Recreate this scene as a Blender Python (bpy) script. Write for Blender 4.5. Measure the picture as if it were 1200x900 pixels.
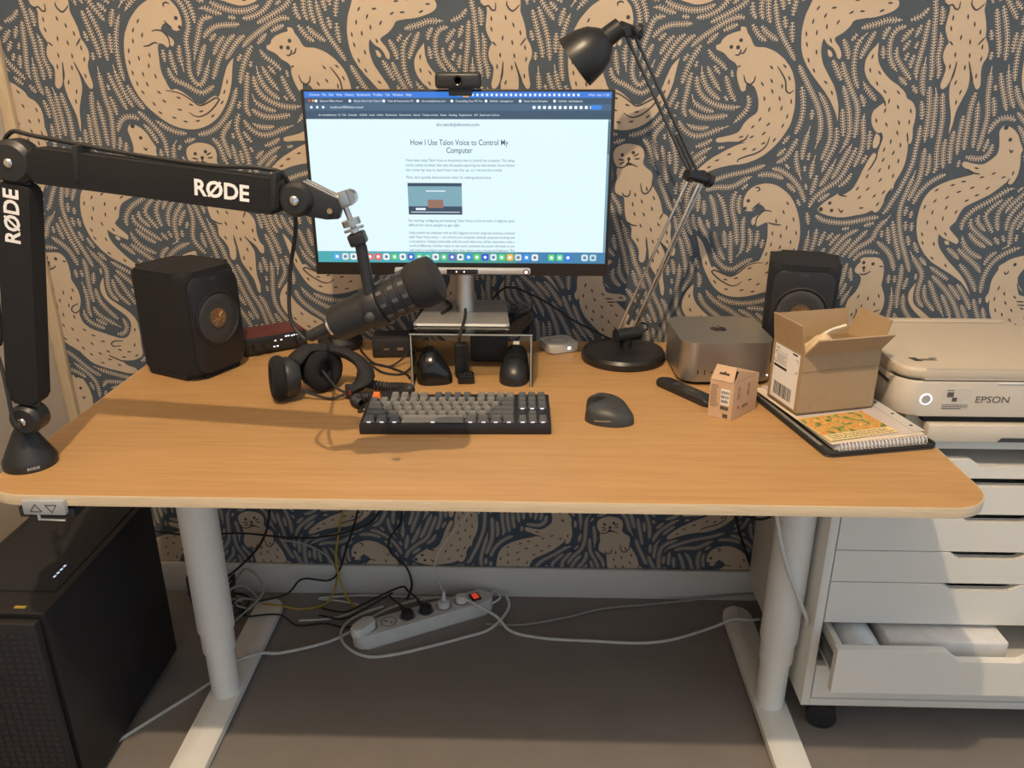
import bpy, bmesh, math, random, json
from mathutils import Vector, Matrix
from mathutils.geometry import delaunay_2d_cdt
for o in list(bpy.data.objects): bpy.data.objects.remove(o, do_unlink=True)
scene = bpy.context.scene
COL = scene.collection
PI = math.pi
# ------------------------------------------------------------------ camera, world, light, exposure
cam_d = bpy.data.cameras.new('camera'); cam = bpy.data.objects.new('camera', cam_d); COL.objects.link(cam)
cam.location = (0.082, -1.0916, 1.399)
cam.rotation_euler = (PI/2 - 0.3702, 0.0, 0.0283)
cam_d.sensor_fit = 'HORIZONTAL'; cam_d.sensor_width = 36.0; cam_d.lens = 940.0/1200.0*36.0
cam_d.clip_start = 0.02
scene.camera = cam
world = bpy.data.worlds.new('world'); scene.world = world; world.use_nodes = True
bg = world.node_tree.nodes['Background']; bg.inputs[0].default_value = (0.78, 0.89, 1.0, 1); bg.inputs[1].default_value = 0.72
scene.view_settings.view_transform = 'Standard'; scene.view_settings.look = 'None'
scene.view_settings.gamma = 1.0; scene.view_settings.use_curve_mapping = False
scene.view_settings.exposure = 0.0
LAMP_POS = (-0.16, -0.90, 3.12); LAMP_POWER = 185.0; LAMP_COL = (1.0, 0.76, 0.50)

# ------------------------------------------------------------------ helpers
MATS = {}
def mat(name, col, rough=0.5, metal=0.0, var=0.06, scale=40.0, bump=0.0, emit=None, estr=1.0, spec=0.5, coat=0.0):
    if name in MATS: return MATS[name]
    m = bpy.data.materials.new(name); m.use_nodes = True; nt = m.node_tree; b = nt.nodes['Principled BSDF']
    b.inputs['Roughness'].default_value = rough; b.inputs['Metallic'].default_value = metal
    b.inputs['Specular IOR Level'].default_value = spec
    if coat: b.inputs['Coat Weight'].default_value = coat
    c = (col[0], col[1], col[2], 1)
    if emit is not None:
        b.inputs['Base Color'].default_value = c if emit is True else (0.02, 0.02, 0.02, 1)
        e = c if emit is True else (emit[0], emit[1], emit[2], 1)
        b.inputs['Emission Color'].default_value = e; b.inputs['Emission Strength'].default_value = estr
        if emit is True: b.inputs['Base Color'].default_value = (0.01, 0.01, 0.01, 1)
    else:
        tc = nt.nodes.new('ShaderNodeTexCoord'); n = nt.nodes.new('ShaderNodeTexNoise'); n.inputs['Scale'].default_value = scale; n.inputs['Detail'].default_value = 4
        nt.links.new(tc.outputs['Object'], n.inputs['Vector'])
        r = nt.nodes.new('ShaderNodeValToRGB'); r.color_ramp.elements[0].position = 0.3; r.color_ramp.elements[1].position = 0.7
        r.color_ramp.elements[0].color = tuple(x*(1-var) for x in c[:3]) + (1,); r.color_ramp.elements[1].color = tuple(min(1, x*(1+var)) for x in c[:3]) + (1,)
        nt.links.new(n.outputs['Fac'], r.inputs['Fac']); nt.links.new(r.outputs['Color'], b.inputs['Base Color'])
        if bump:
            bp = nt.nodes.new('ShaderNodeBump'); bp.inputs['Strength'].default_value = bump; bp.inputs['Distance'].default_value = 0.002
            nt.links.new(n.outputs['Fac'], bp.inputs['Height']); nt.links.new(bp.outputs['Normal'], b.inputs['Normal'])
    MATS[name] = m; return m
def wood(name, c1, c2, sc=(1.6, 26.0, 26.0), rough=0.42):
    m = bpy.data.materials.new(name); m.use_nodes = True; nt = m.node_tree; b = nt.nodes['Principled BSDF']
    tc = nt.nodes.new('ShaderNodeTexCoord'); mp = nt.nodes.new('ShaderNodeMapping'); mp.inputs['Scale'].default_value = sc
    nt.links.new(tc.outputs['Object'], mp.inputs['Vector'])
    n = nt.nodes.new('ShaderNodeTexNoise'); n.inputs['Scale'].default_value = 3.0; n.inputs['Detail'].default_value = 8; n.inputs['Roughness'].default_value = 0.62; n.inputs['Distortion'].default_value = 0.6
    nt.links.new(mp.outputs['Vector'], n.inputs['Vector'])
    mp2 = nt.nodes.new('ShaderNodeMapping'); mp2.inputs['Scale'].default_value = (sc[0]*5, sc[1]*9, sc[2]*9)
    nt.links.new(tc.outputs['Object'], mp2.inputs['Vector'])
    n2 = nt.nodes.new('ShaderNodeTexNoise'); n2.inputs['Scale'].default_value = 2.0; n2.inputs['Detail'].default_value = 5
    nt.links.new(mp2.outputs['Vector'], n2.inputs['Vector'])
    mx = nt.nodes.new('ShaderNodeMath'); mx.operation = 'MULTIPLY_ADD'; mx.inputs[1].default_value = 0.45; nt.links.new(n2.outputs['Fac'], mx.inputs[0])
    ml = nt.nodes.new('ShaderNodeMath'); ml.operation = 'MULTIPLY'; ml.inputs[1].default_value = 0.55; nt.links.new(n.outputs['Fac'], ml.inputs[0]); nt.links.new(ml.outputs[0], mx.inputs[2])
    r = nt.nodes.new('ShaderNodeValToRGB'); r.color_ramp.elements[0].position = 0.36; r.color_ramp.elements[1].position = 0.64
    r.color_ramp.elements[0].color = c1 + (1,); r.color_ramp.elements[1].color = c2 + (1,)
    nt.links.new(mx.outputs[0], r.inputs['Fac']); nt.links.new(r.outputs['Color'], b.inputs['Base Color'])
    b.inputs['Roughness'].default_value = rough; b.inputs['Specular IOR Level'].default_value = 0.35
    bp = nt.nodes.new('ShaderNodeBump'); bp.inputs['Strength'].default_value = 0.05; bp.inputs['Distance'].default_value = 0.001
    nt.links.new(mx.outputs[0], bp.inputs['Height']); nt.links.new(bp.outputs['Normal'], b.inputs['Normal'])
    MATS[name] = m; return m
def clear_plastic(name):
    m = bpy.data.materials.new(name); m.use_nodes = True; nt = m.node_tree
    out = nt.nodes['Material Output']; nt.nodes.remove(nt.nodes['Principled BSDF'])
    t = nt.nodes.new('ShaderNodeBsdfTransparent'); t.inputs[0].default_value = (0.90, 0.93, 0.93, 1)
    g = nt.nodes.new('ShaderNodeBsdfGlossy'); g.inputs['Roughness'].default_value = 0.06
    lw = nt.nodes.new('ShaderNodeFresnel'); lw.inputs[0].default_value = 1.49
    mx = nt.nodes.new('ShaderNodeMixShader'); nt.links.new(lw.outputs[0], mx.inputs[0]); nt.links.new(t.outputs[0], mx.inputs[1]); nt.links.new(g.outputs[0], mx.inputs[2])
    nt.links.new(mx.outputs[0], out.inputs[0]); MATS[name] = m; return m

def spline(pts, n=8, closed=False):
    P = [Vector(p) for p in pts]; N = len(P); o = []
    for i in range(N if closed else N-1):
        a = P[(i-1) % N] if (closed or i > 0) else P[0]; b = P[i]; c = P[(i+1) % N]
        d = P[(i+2) % N] if (closed or i+2 < N) else P[-1]
        for k in range(n):
            s = k/n; o.append(0.5*((2*b) + (c-a)*s + (2*a-5*b+4*c-d)*s*s + (3*b-a-3*c+d)*s**3))
    if not closed: o.append(P[-1])
    return o

class MB:
    def __init__(self): self.bm = bmesh.new()
    def _add(self, verts, faces, M=None, mi=0, smooth=None):
        vs = [self.bm.verts.new((M @ Vector(v)) if M else Vector(v)) for v in verts]; fs = []
        for f in faces:
            try:
                q = self.bm.faces.new([vs[i] for i in f]); q.material_index = mi; fs.append(q)
            except ValueError: pass
        return vs, fs
    def box(self, c, s, bevel=0.0, seg=2, M=None, mi=0, taper=1.0):
        x, y, z = (s[0]/2, s[1]/2, s[2]/2)
        v = [(-x,-y,-z),(x,-y,-z),(x,y,-z),(-x,y,-z),(-x*taper,-y*taper,z),(x*taper,-y*taper,z),(x*taper,y*taper,z),(-x*taper,y*taper,z)]
        v = [(a[0]+c[0], a[1]+c[1], a[2]+c[2]) for a in v]
        vs, fs = self._add(v, [(0,3,2,1),(4,5,6,7),(0,1,5,4),(1,2,6,5),(2,3,7,6),(3,0,4,7)], M, mi)
        if bevel:
            ed = list({e for f in fs for e in f.edges})
            bmesh.ops.bevel(self.bm, geom=ed, offset=bevel, segments=seg, affect='EDGES', profile=0.5)
        return self
    def prism(self, poly, z0, z1, bevel=0.0, seg=2, M=None, mi=0, caps=True):
        n = len(poly); v = [(p[0], p[1], z0) for p in poly] + [(p[0], p[1], z1) for p in poly]
        f = [(i, (i+1) % n, n+(i+1) % n, n+i) for i in range(n)]
        if caps: f += [tuple(range(n-1, -1, -1)), tuple(range(n, 2*n))]
        vs, fs = self._add(v, f, M, mi)
        if bevel:
            ed = list({e for g in fs[n:] for e in g.edges})
            bmesh.ops.bevel(self.bm, geom=ed, offset=bevel, segments=seg, affect='EDGES', profile=0.5)
        return self
    def cyl(self, p0, p1, r0, r1=None, seg=24, caps=True, mi=0, M=None):
        p0, p1 = Vector(p0), Vector(p1); r1 = r0 if r1 is None else r1; d = (p1-p0).normalized()
        u = d.orthogonal().normalized(); w = d.cross(u); v = []
        for p, r in ((p0, r0), (p1, r1)):
            for i in range(seg):
                a = 2*PI*i/seg; v.append(p + u*math.cos(a)*r + w*math.sin(a)*r)
        f = [(i, (i+1) % seg, seg+(i+1) % seg, seg+i) for i in range(seg)]
        if caps: f += [tuple(range(seg-1, -1, -1)), tuple(range(seg, 2*seg))]
        self._add(v, f, M, mi); return self
    def lathe(self, prof, M=None, seg=32, mi=0, ring=False):
        v = []; f = []; n = len(prof)
        for r, z in prof:
            for i in range(seg):
                a = 2*PI*i/seg; v.append((r*math.cos(a), r*math.sin(a), z))
        for j in range(n-1):
            for i in range(seg): f.append((j*seg+i, j*seg+(i+1) % seg, (j+1)*seg+(i+1) % seg, (j+1)*seg+i))
        if ring:
            for i in range(seg): f.append(((n-1)*seg+i, (n-1)*seg+(i+1) % seg, (i+1) % seg, i))
        else: f.append(tuple(range(seg-1, -1, -1))); f.append(tuple((n-1)*seg+i for i in range(seg)))
        self._add(v, f, M, mi); return self
    def tube(self, pts, r, seg=8, closed=False, mi=0, flat=1.0, up=None):
        P = [Vector(p) for p in pts]; n = len(P); v = []; f = []; u = None
        for i in range(n):
            d = (P[(i+1) % n] - P[i-1]) if closed else (P[min(i+1, n-1)] - P[max(i-1, 0)])
            d.normalize()
            if up is not None: u = Vector(up) - d*d.dot(Vector(up)); u.normalize()
            elif u is None: u = d.orthogonal().normalized()
            else: u = (u - d*u.dot(d)).normalized()
            w = d.cross(u); rr = r(i/(n-1)) if callable(r) else r
            for k in range(seg):
                a = 2*PI*k/seg; v.append(P[i] + u*math.cos(a)*rr*flat + w*math.sin(a)*rr)
        for i in range(n if closed else n-1):
            for k in range(seg): f.append((i*seg+k, i*seg+(k+1) % seg, ((i+1) % n)*seg+(k+1) % seg, ((i+1) % n)*seg+k))
        if not closed: f += [tuple(range(seg-1, -1, -1)), tuple((n-1)*seg+k for k in range(seg))]
        self._add(v, f, None, mi); return self
    def sphere(self, c, r, seg=20, rings=12, M=None, mi=0):
        if isinstance(r, (int, float)): r = (r, r, r)
        prof = [(math.sin(PI*i/rings), -math.cos(PI*i/rings)) for i in range(1, rings)]
        T = Matrix.Translation(c) @ Matrix.Diagonal((r[0], r[1], r[2], 1))
        if M: T = M @ T
        return self.lathe(prof, T, seg, mi)
    def shell(self, outline, hfun, rings=8, p=2.2, z0=0.0, M=None, mi=0, center=None):
        n = len(outline); cx = sum(q[0] for q in outline)/n; cy = sum(q[1] for q in outline)/n
        if center: cx, cy = center
        v = [(q[0], q[1], z0) for q in outline]; f = []
        for j in range(rings):
            s = 1 - (j/rings)**1.7
            for q in outline:
                x = cx+(q[0]-cx)*s; y = cy+(q[1]-cy)*s
                v.append((x, y, z0 + hfun(x, y)*(0.12 + 0.88*max(0.0, 1-s**p)**(1/p))))
        v.append((cx, cy, z0 + hfun(cx, cy)))
        for j in range(rings):
            for i in range(n): f.append((j*n+i, j*n+(i+1) % n, (j+1)*n+(i+1) % n, (j+1)*n+i))
        k = rings*n
        for i in range(n): f.append((k+i, k+(i+1) % n, len(v)-1))
        f.append(tuple(range(n-1, -1, -1)))
        self._add(v, f, M, mi); return self
    def poly(self, pts, M=None, mi=0): self._add(pts, [tuple(range(len(pts)))], M, mi); return self
    def quads(self, v, f, M=None, mi=0): self._add(v, f, M, mi); return self

def link(name, me, mats, parent=None, M=None):
    o = bpy.data.objects.new(name, me); COL.objects.link(o)
    if mats is not None:
        for m in (mats if isinstance(mats, (list, tuple)) else [mats]):
            if me.materials.find(m.name) < 0: me.materials.append(m)
    if parent: o.parent = parent
    if M is not None: o.matrix_local = M
    return o
def obj(name, mb, mats, parent=None, M=None, ang=35.0, recalc=True, flat=False):
    me = bpy.data.meshes.new(name); bm = mb.bm
    if recalc: bmesh.ops.recalc_face_normals(bm, faces=bm.faces[:])
    bm.to_mesh(me); bm.free()
    if flat: return link(name, me, mats, parent, M)
    for q in me.polygons: q.use_smooth = True
    me.set_sharp_from_angle(angle=math.radians(ang))
    return link(name, me, mats, parent, M)
def tag(o, label=None, cat=None, group=None, kind=None):
    if label: o['label'] = label
    if cat: o['category'] = cat
    if group: o['group'] = group
    if kind: o['kind'] = kind
    return o
def thing(name, label, cat, loc=(0, 0, 0), rotz=0.0, group=None):
    o = bpy.data.objects.new(name, None); COL.objects.link(o); o.location = loc; o.rotation_euler = (0, 0, rotz)
    o.empty_display_size = 0.05
    return tag(o, label, cat, group)
def text(name, s, size, m, parent, M, align='CENTER', xs=1.0, shear=0.0, space=1.0, bold=0.0, fit=None):
    cu = bpy.data.curves.new('txt', 'FONT'); cu.body = s; cu.size = size; cu.align_x = align; cu.align_y = 'CENTER'; cu.shear = shear; cu.space_character = space; cu.offset = bold
    cu.resolution_u = 3
    t = bpy.data.objects.new('txt', cu); me = bpy.data.meshes.new_from_object(t)
    bpy.data.objects.remove(t); bpy.data.curves.remove(cu)
    if fit:
        w = max(q.co.x for q in me.vertices); xs = min(xs, fit/w)
    o = link(name, me, m, parent, M @ Matrix.Diagonal((xs, 1, 1, 1)))
    return o
def T(x, y, z): return Matrix.Translation((x, y, z))
def RX(a): return Matrix.Rotation(math.radians(a), 4, 'X')
def RY(a): return Matrix.Rotation(math.radians(a), 4, 'Y')
def RZ(a): return Matrix.Rotation(math.radians(a), 4, 'Z')
def frame(o, x, z):      # matrix with origin o, local x and local z given
    x = Vector(x).normalized(); z = Vector(z); z = (z - x*z.dot(x)).normalized(); y = z.cross(x)
    return Matrix(((x.x, y.x, z.x, o[0]), (x.y, y.y, z.y, o[1]), (x.z, y.z, z.z, o[2]), (0, 0, 0, 1)))
def rrect(w, d, r, n=6, cx=0.0, cy=0.0):
    o = []
    for sx, sy, a0 in ((1, -1, -90), (1, 1, 0), (-1, 1, 90), (-1, -1, 180)):
        for k in range(n+1):
            a = math.radians(a0 + 90*k/n); o.append((cx+sx*(w/2-r)+r*math.cos(a), cy+sy*(d/2-r)+r*math.sin(a)))
    return o

black_plastic = mat('black_plastic', (0.018, 0.019, 0.021), 0.42)
black_matte = mat('black_matte', (0.012, 0.013, 0.015), 0.75, bump=0.15, scale=300)
black_gloss = mat('black_gloss', (0.012, 0.012, 0.014), 0.18)
dark_grey = mat('dark_grey', (0.045, 0.048, 0.052), 0.5)
black_fabric = mat('black_fabric', (0.010, 0.0105, 0.012), 0.95, bump=0.6, scale=900, var=0.3)
navy_fabric = mat('navy_fabric', (0.0115, 0.0135, 0.019), 0.9, bump=0.5, scale=1100, var=0.3)
rubber = mat('rubber', (0.014, 0.014, 0.015), 0.6)
silver = mat('silver', (0.62, 0.62, 0.62), 0.34, metal=0.9, var=0.03, scale=120)
chrome = mat('chrome', (0.75, 0.74, 0.72), 0.18, metal=1.0, var=0.02)
steel = mat('steel', (0.55, 0.53, 0.50), 0.3, metal=1.0, var=0.04)
white_paint = mat('white_paint', (0.80, 0.80, 0.76), 0.45, var=0.015, scale=12)
white_plastic = mat('white_plastic', (0.72, 0.72, 0.70), 0.4, var=0.02)
paper = mat('paper', (0.78, 0.76, 0.72), 0.8, var=0.02)
ink = mat('ink', (0.025, 0.025, 0.028), 0.7)
brass = mat('brass', (0.62, 0.42, 0.24), 0.3, metal=1.0)
led_white = mat('led_white', (1.0, 0.97, 0.95), emit=True, estr=2.0)
DZ = 0.779     # top of the desk
WY = 0.8395    # wallpapered wall
TILE_JSON = (
    '{"o":{"B":[[[-1419,2983,-1416,2989,-1415,2997,-1414,3005,-1414,3012,-1414,3020,-1416,3029,-1418,3039,-1421,3050,-1424,3060,-1429,3069,-1435,3077,-1441,3084,-1448,3091,-1455,3096,-1465,3101,-1479,3105,-1495,3107,-1512,3107,-1528,3105,-1545,3100,-1561,3093,-1578,3083,-1596,3071,-1612,3057,-1627,3041,-1642,3024,-1655,3005,-1666,2985,-1677,2964,-1684,2943,-1689,2922,-1692,2901,-1694,2880,-1695,2861,-1695,2842,-1694,2823,-1692,2803,-1690,2784,-1686,2765,-1681,2747,-1675,2730,-1667,2713,-1658,2695,-1646,2677,-1634,2660,-1621,2645,-1606,2631,-1591,2617,-1575,2604,-1557,2591,-1540,2580,-1525,2572,-1510,2566,-1493,2560,-1473,2556,-1452,2553,-1430,2552,-1410,2554,-1391,2558,-1372,2564,-1353,2572,-1335,2582,-1318,2594,-1303,2607,-1289,2622,-1277,2638,-1265,2655,-1254,2674,-1245,2693,-1236,2713,-1229,2733,-1223,2752,-1219,2770,-1216,2786,-1213,2804,-1209,2824,-1204,2846,-1200,2861,-1209,2853,-1220,2842,-1231,2829,-1239,2815,-1245,2800,-1252,2784,-1259,2767,-1265,2749,-1271,2733,-1277,2717,-1283,2704,-1289,2695,-1294,2694,-1299,2698,-1305,2700,-1313,2697,-1323,2693,-1333,2687,-1344,2679,-1355,2670,-1365,2664,-1374,2662,-1383,2663,-1393,2667,-1403,2674,-1413,2684,-1424,2693,-1436,2703,-1448,2712,-1459,2719,-1468,2724,-1477,2728,-1485,2729,-1493,2727,-1500,2724,-1507,2726,-1513,2736,-1520,2750,-1525,2765,-1531,2779,-1536,2794,-1539,2810,-1540,2826,-1540,2843,-1539,2861,-1539,2881,-1538,2902,-1534,2916,-1528,2921,-1520,2920,-1512,2918,-1505,2913,-1499,2907,-1493,2904,-1489,2906,-1485,2911,-1481,2915,-1477,2913,-1472,2909,-1468,2908,-1465,2912,-1462,2918,-1460,2924,-1461,2929,-1463,2935,-1467,2940,-1471,2943,-1476,2947,-1482,2951,-1492,2956,-1503,2963,-1510,2969,-1512,2976,-1510,2983,-1507,2989,-1503,2995,-1497,3001,-1491,3003,-1485,3002,-1478,2998,-1472,2994,-1468,2988,-1464,2982,-1459'
    ',2977,-1452,2974,-1445,2972,-1438,2972,-1431,2974,-1424,2978]],[[-1555,2971,-1549,2972,-1541,2975,-1533,2976,-1524,2975,-1515,2974,-1507,2971,-1500,2965,-1494,2959,-1489,2952,-1485,2946,-1483,2940,-1482,2933,-1481,2925,-1482,2917,-1483,2911],[-1603,2908,-1597,2909,-1588,2910,-1578,2911,-1568,2916,-1557,2921,-1548,2924,-1542,2923,-1537,2921,-1534,2919],[-1493,3014,-1488,3009,-1482,3002,-1475,2995,-1469,2990,-1464,2986,-1460,2983],[-1532,2723,-1521,2721,-1506,2719,-1491,2716,-1477,2713,-1464,2709,-1451,2703,-1438,2695,-1425,2686,-1412,2677,-1401,2669,-1391,2661,-1380,2657,-1368,2659,-1355,2664,-1343,2670,-1330,2677,-1316,2685,-1305,2690,-1297,2690,-1291,2686,-1286,2684,-1292,2677,-1300,2668,-1309,2657,-1321,2646,-1335,2634,-1349,2624,-1362,2617,-1375,2612,-1387,2609,-1397,2608,-1406,2610,-1415,2613,-1423,2618,-1431,2624,-1437,2629],[-1484,3069,-1485,3072,-1486,3077,-1486,3081,-1482,3084,-1476,3086,-1471,3087,-1466,3086,-1462,3083,-1458,3081]],[-1437,3024,6,-1425,2987,5],[-1670,2797,-82,-1567,2783,-76,-1477,2639,-13,-1544,2676,-36,-1508,2604,-19,-1562,2714,-37,-1593,2664,-53,-1400,2590,11,-1631,2859,-84,-1422,2661,-18,-1600,2955,74,-1378,2632,11,-1458,2587,-10,-1610,3012,58,-1638,2975,64,-1591,2827,-90,-1327,2612,37,-1637,2714,-51,-1475,2691,-17,-1646,2930,85,-1580,2871,-85,-1242,2759,80,-1570,2626,-32,-1657,2752,-76,-1260,2716,66,-1611,2749,-72,-1672,2890,76,-1276,2671,49,-1677,2842,-84,-1623,2792,-80]],"A":[[[1984,3200,1966,3199,1949,3195,1935,3189,1926,3179,1921,3167,1917,3154,1913,3141,1912,3127,1912,3113,1914,3100,1917,3087,1922,3078,1928,3073,1935,3070,1940,3067,1943,3062,1944,3056,1945,3048,1944,3037,1942,3025,1941,3012,1940,3000,1939,2988,1940,2976,1944,2963,1950,2951,1955,2940,1959,2933,1963,2927,1965,2921,1963,2916,1959,2910,1955,2903,1953,2894,1950,2883,1950,287'
    '2,1951,2862,1955,2851,1959,2841,1963,2835,1968,2829,1971,2823,1972,2814,1972,2803,1970,2792,1968,2779,1965,2765,1962,2754,1962,2747,1963,2741,1964,2736,1967,2732,1971,2730,1976,2730,1980,2732,1985,2736,1990,2741,1994,2748,1998,2757,2002,2766,2006,2776,2009,2786,2012,2798,2014,2813,2014,2830,2015,2841,2015,2828,2016,2809,2015,2792,2012,2778,2007,2766,2004,2754,2004,2740,2005,2725,2008,2709,2011,2693,2016,2675,2021,2658,2026,2643,2030,2628,2034,2613,2036,2595,2037,2576,2037,2561,2038,2551,2039,2543,2040,2538,2042,2548,2045,2564,2048,2580,2049,2597,2050,2615,2052,2632,2056,2650,2062,2667,2068,2684,2074,2700,2079,2714,2083,2729,2085,2741,2085,2754,2085,2766,2083,2781,2080,2796,2077,2810,2073,2824,2070,2836,2068,2845,2071,2833,2077,2815,2084,2798,2092,2780,2101,2762,2109,2748,2113,2740,2118,2733,2122,2730,2127,2729,2131,2731,2134,2735,2136,2741,2137,2748,2136,2757,2134,2771,2130,2789,2128,2804,2128,2816,2128,2826,2130,2835,2133,2844,2138,2852,2141,2860,2143,2870,2144,2880,2143,2891,2140,2901,2136,2912,2132,2921,2127,2929,2123,2935,2119,2943,2118,2951,2117,2959,2116,2970,2113,2985,2108,3003,2103,3018,2099,3029,2095,3039,2092,3048,2091,3057,2092,3067,2092,3077,2092,3089,2091,3100,2088,3113,2083,3126,2077,3140,2070,3154,2061,3167,2050,3179,2037,3188,2021,3195,2002,3199]],[[1966,2926,1972,2922,1979,2915,1985,2910],[2117,2943,2110,2933,2099,2920,2091,2910],[1922,3078,1925,3074,1929,3070,1933,3067,1939,3068,1946,3070,1952,3071,1957,3066,1961,3060,1965,3055,1971,3053,1977,3052,1981,3054,1983,3063,1983,3075,1983,3084],[2032,3089,2032,3085,2031,3078,2033,3072,2037,3065,2043,3058,2049,3053,2054,3050,2060,3050,2065,3053,2074,3060,2083,3069,2089,3076],[2015,2845,2014,2834,2013,2819,2011,2804,2008,2788,2005,2772,2003,2760],[2067,2845,2071,2834,2076,2819,2082,2804,2089,2788,2096,2772,2101'
    ',2760]],[],[2118,2854,77,1964,2977,-72,2002,2871,-84,2013,2941,-95,2056,2923,-79,2055,2717,77,2054,2819,-89,2061,2994,-74,2065,2868,-81,2027,3023,-78,2110,2784,-86,1964,3019,-89,2092,2962,-79,2026,2757,72,1988,2823,-89,2044,2674,89,2113,2902,-85]],"C":[[[1062,2986,1067,2986,1073,2985,1079,2982,1082,2977,1084,2971,1087,2963,1092,2956,1098,2949,1104,2940,1109,2931,1114,2921,1119,2914,1123,2909,1127,2906,1133,2904,1143,2903,1156,2903,1170,2902,1184,2898,1199,2893,1213,2887,1229,2878,1244,2867,1259,2856,1271,2843,1283,2830,1293,2817,1302,2802,1309,2786,1315,2769,1320,2752,1323,2733,1325,2714,1328,2693,1330,2671,1331,2649,1329,2627,1326,2605,1322,2584,1315,2566,1307,2550,1298,2534,1287,2517,1274,2500,1261,2484,1246,2469,1230,2455,1214,2442,1197,2432,1180,2423,1164,2417,1150,2411,1137,2407,1122,2404,1103,2401,1082,2400,1062,2397,1042,2393,1022,2388,1002,2382,978,2373,954,2363,934,2356,925,2354,918,2352,912,2352,913,2357,913,2364,915,2371,919,2377,924,2384,931,2390,943,2401,957,2413,972,2424,987,2435,1004,2444,1021,2454,1040,2465,1060,2475,1079,2484,1098,2491,1117,2497,1129,2501,1121,2501,1108,2502,1095,2503,1081,2503,1066,2503,1051,2503,1036,2502,1021,2500,1009,2499,1001,2500,994,2502,991,2505,990,2509,993,2515,998,2519,1012,2522,1031,2526,1049,2530,1064,2534,1078,2539,1090,2546,1099,2558,1105,2571,1112,2584,1120,2593,1127,2601,1135,2608,1145,2615,1155,2621,1163,2629,1167,2637,1168,2646,1168,2657,1167,2670,1165,2684,1161,2697,1156,2712,1149,2726,1143,2737,1138,2742,1133,2745,1127,2747,1119,2750,1111,2753,1105,2752,1103,2744,1103,2734,1102,2725,1097,2721,1091,2719,1085,2721,1080,2729,1074,2741,1069,2753,1064,2766,1060,2780,1057,2793,1057,2803,1058,2812,1058,2820,1055,2828,1050,2834,1044,2840,1035,2845,1026,2850,1017,2856,1010,2862,1004,2869,998,2875,993,2879,987,2882,981,2885,'
    '973,2888,965,2891,959,2894,956,2899,955,2905,956,2910,961,2913,968,2915,974,2918,976,2922,978,2927,980,2933,986,2939,994,2946,1003,2952,1015,2957,1028,2962,1039,2965,1047,2967,1053,2968,1057,2970,1058,2974,1056,2978,1056,2982,1057,2985,1059,2986]],[[1233,2824,1240,2816,1249,2805,1258,2793,1265,2783,1272,2772,1277,2761,1279,2749,1281,2736,1283,2726,1288,2718,1295,2714,1302,2712,1307,2715,1313,2721,1317,2726],[1089,2789,1091,2781,1094,2770,1098,2761,1105,2755,1113,2751,1120,2749,1126,2751,1132,2756,1136,2761,1139,2769,1140,2778,1142,2785],[1234,2526,1232,2515,1228,2499,1222,2484,1212,2473,1200,2463,1186,2455,1170,2448,1152,2443,1136,2438,1123,2433,1111,2429,1103,2425,1099,2420,1098,2414,1098,2410],[1134,2536,1132,2529,1129,2521,1124,2513,1114,2508,1103,2505,1095,2502],[1058,2820,1062,2823,1068,2826,1072,2828],[1041,2871,1045,2871,1052,2870,1057,2871,1061,2875,1064,2881,1066,2887,1066,2890,1065,2893,1065,2894],[1067,2875,1071,2877,1076,2879,1081,2883,1084,2889,1087,2897,1089,2902]],[1062,2931,5,1022,2904,5,1052,2902,6],[1057,2447,16,1221,2579,48,1208,2496,24,1218,2643,76,1272,2648,75,1215,2764,-57,1259,2689,-73,1152,2568,45,1125,2471,22,1191,2689,-82,1205,2539,41,1287,2573,65,1208,2820,-47,1256,2511,55,1004,2420,19,1264,2741,-80,1152,2524,32,1181,2600,62,1266,2825,-43,1292,2775,-63,970,2389,27,1104,2524,18,1223,2720,-61,1302,2613,80,1169,2469,32,1175,2751,-55,1312,2677,-87]],"D":[[[1360,3103,1355,3099,1353,3094,1351,3087,1346,3073,1339,3055,1332,3037,1328,3019,1325,3001,1323,2983,1322,2964,1323,2946,1325,2928,1327,2911,1330,2895,1335,2880,1340,2865,1347,2852,1355,2838,1365,2822,1378,2806,1392,2788,1409,2770,1427,2750,1445,2731,1460,2714,1473,2697,1486,2681,1497,2663,1507,2646,1516,2630,1523,2615,1528,2601,1531,2592,1531,2606,1529,2625,1527,2645,1524,2662,1519,2679,1514,269'
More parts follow.
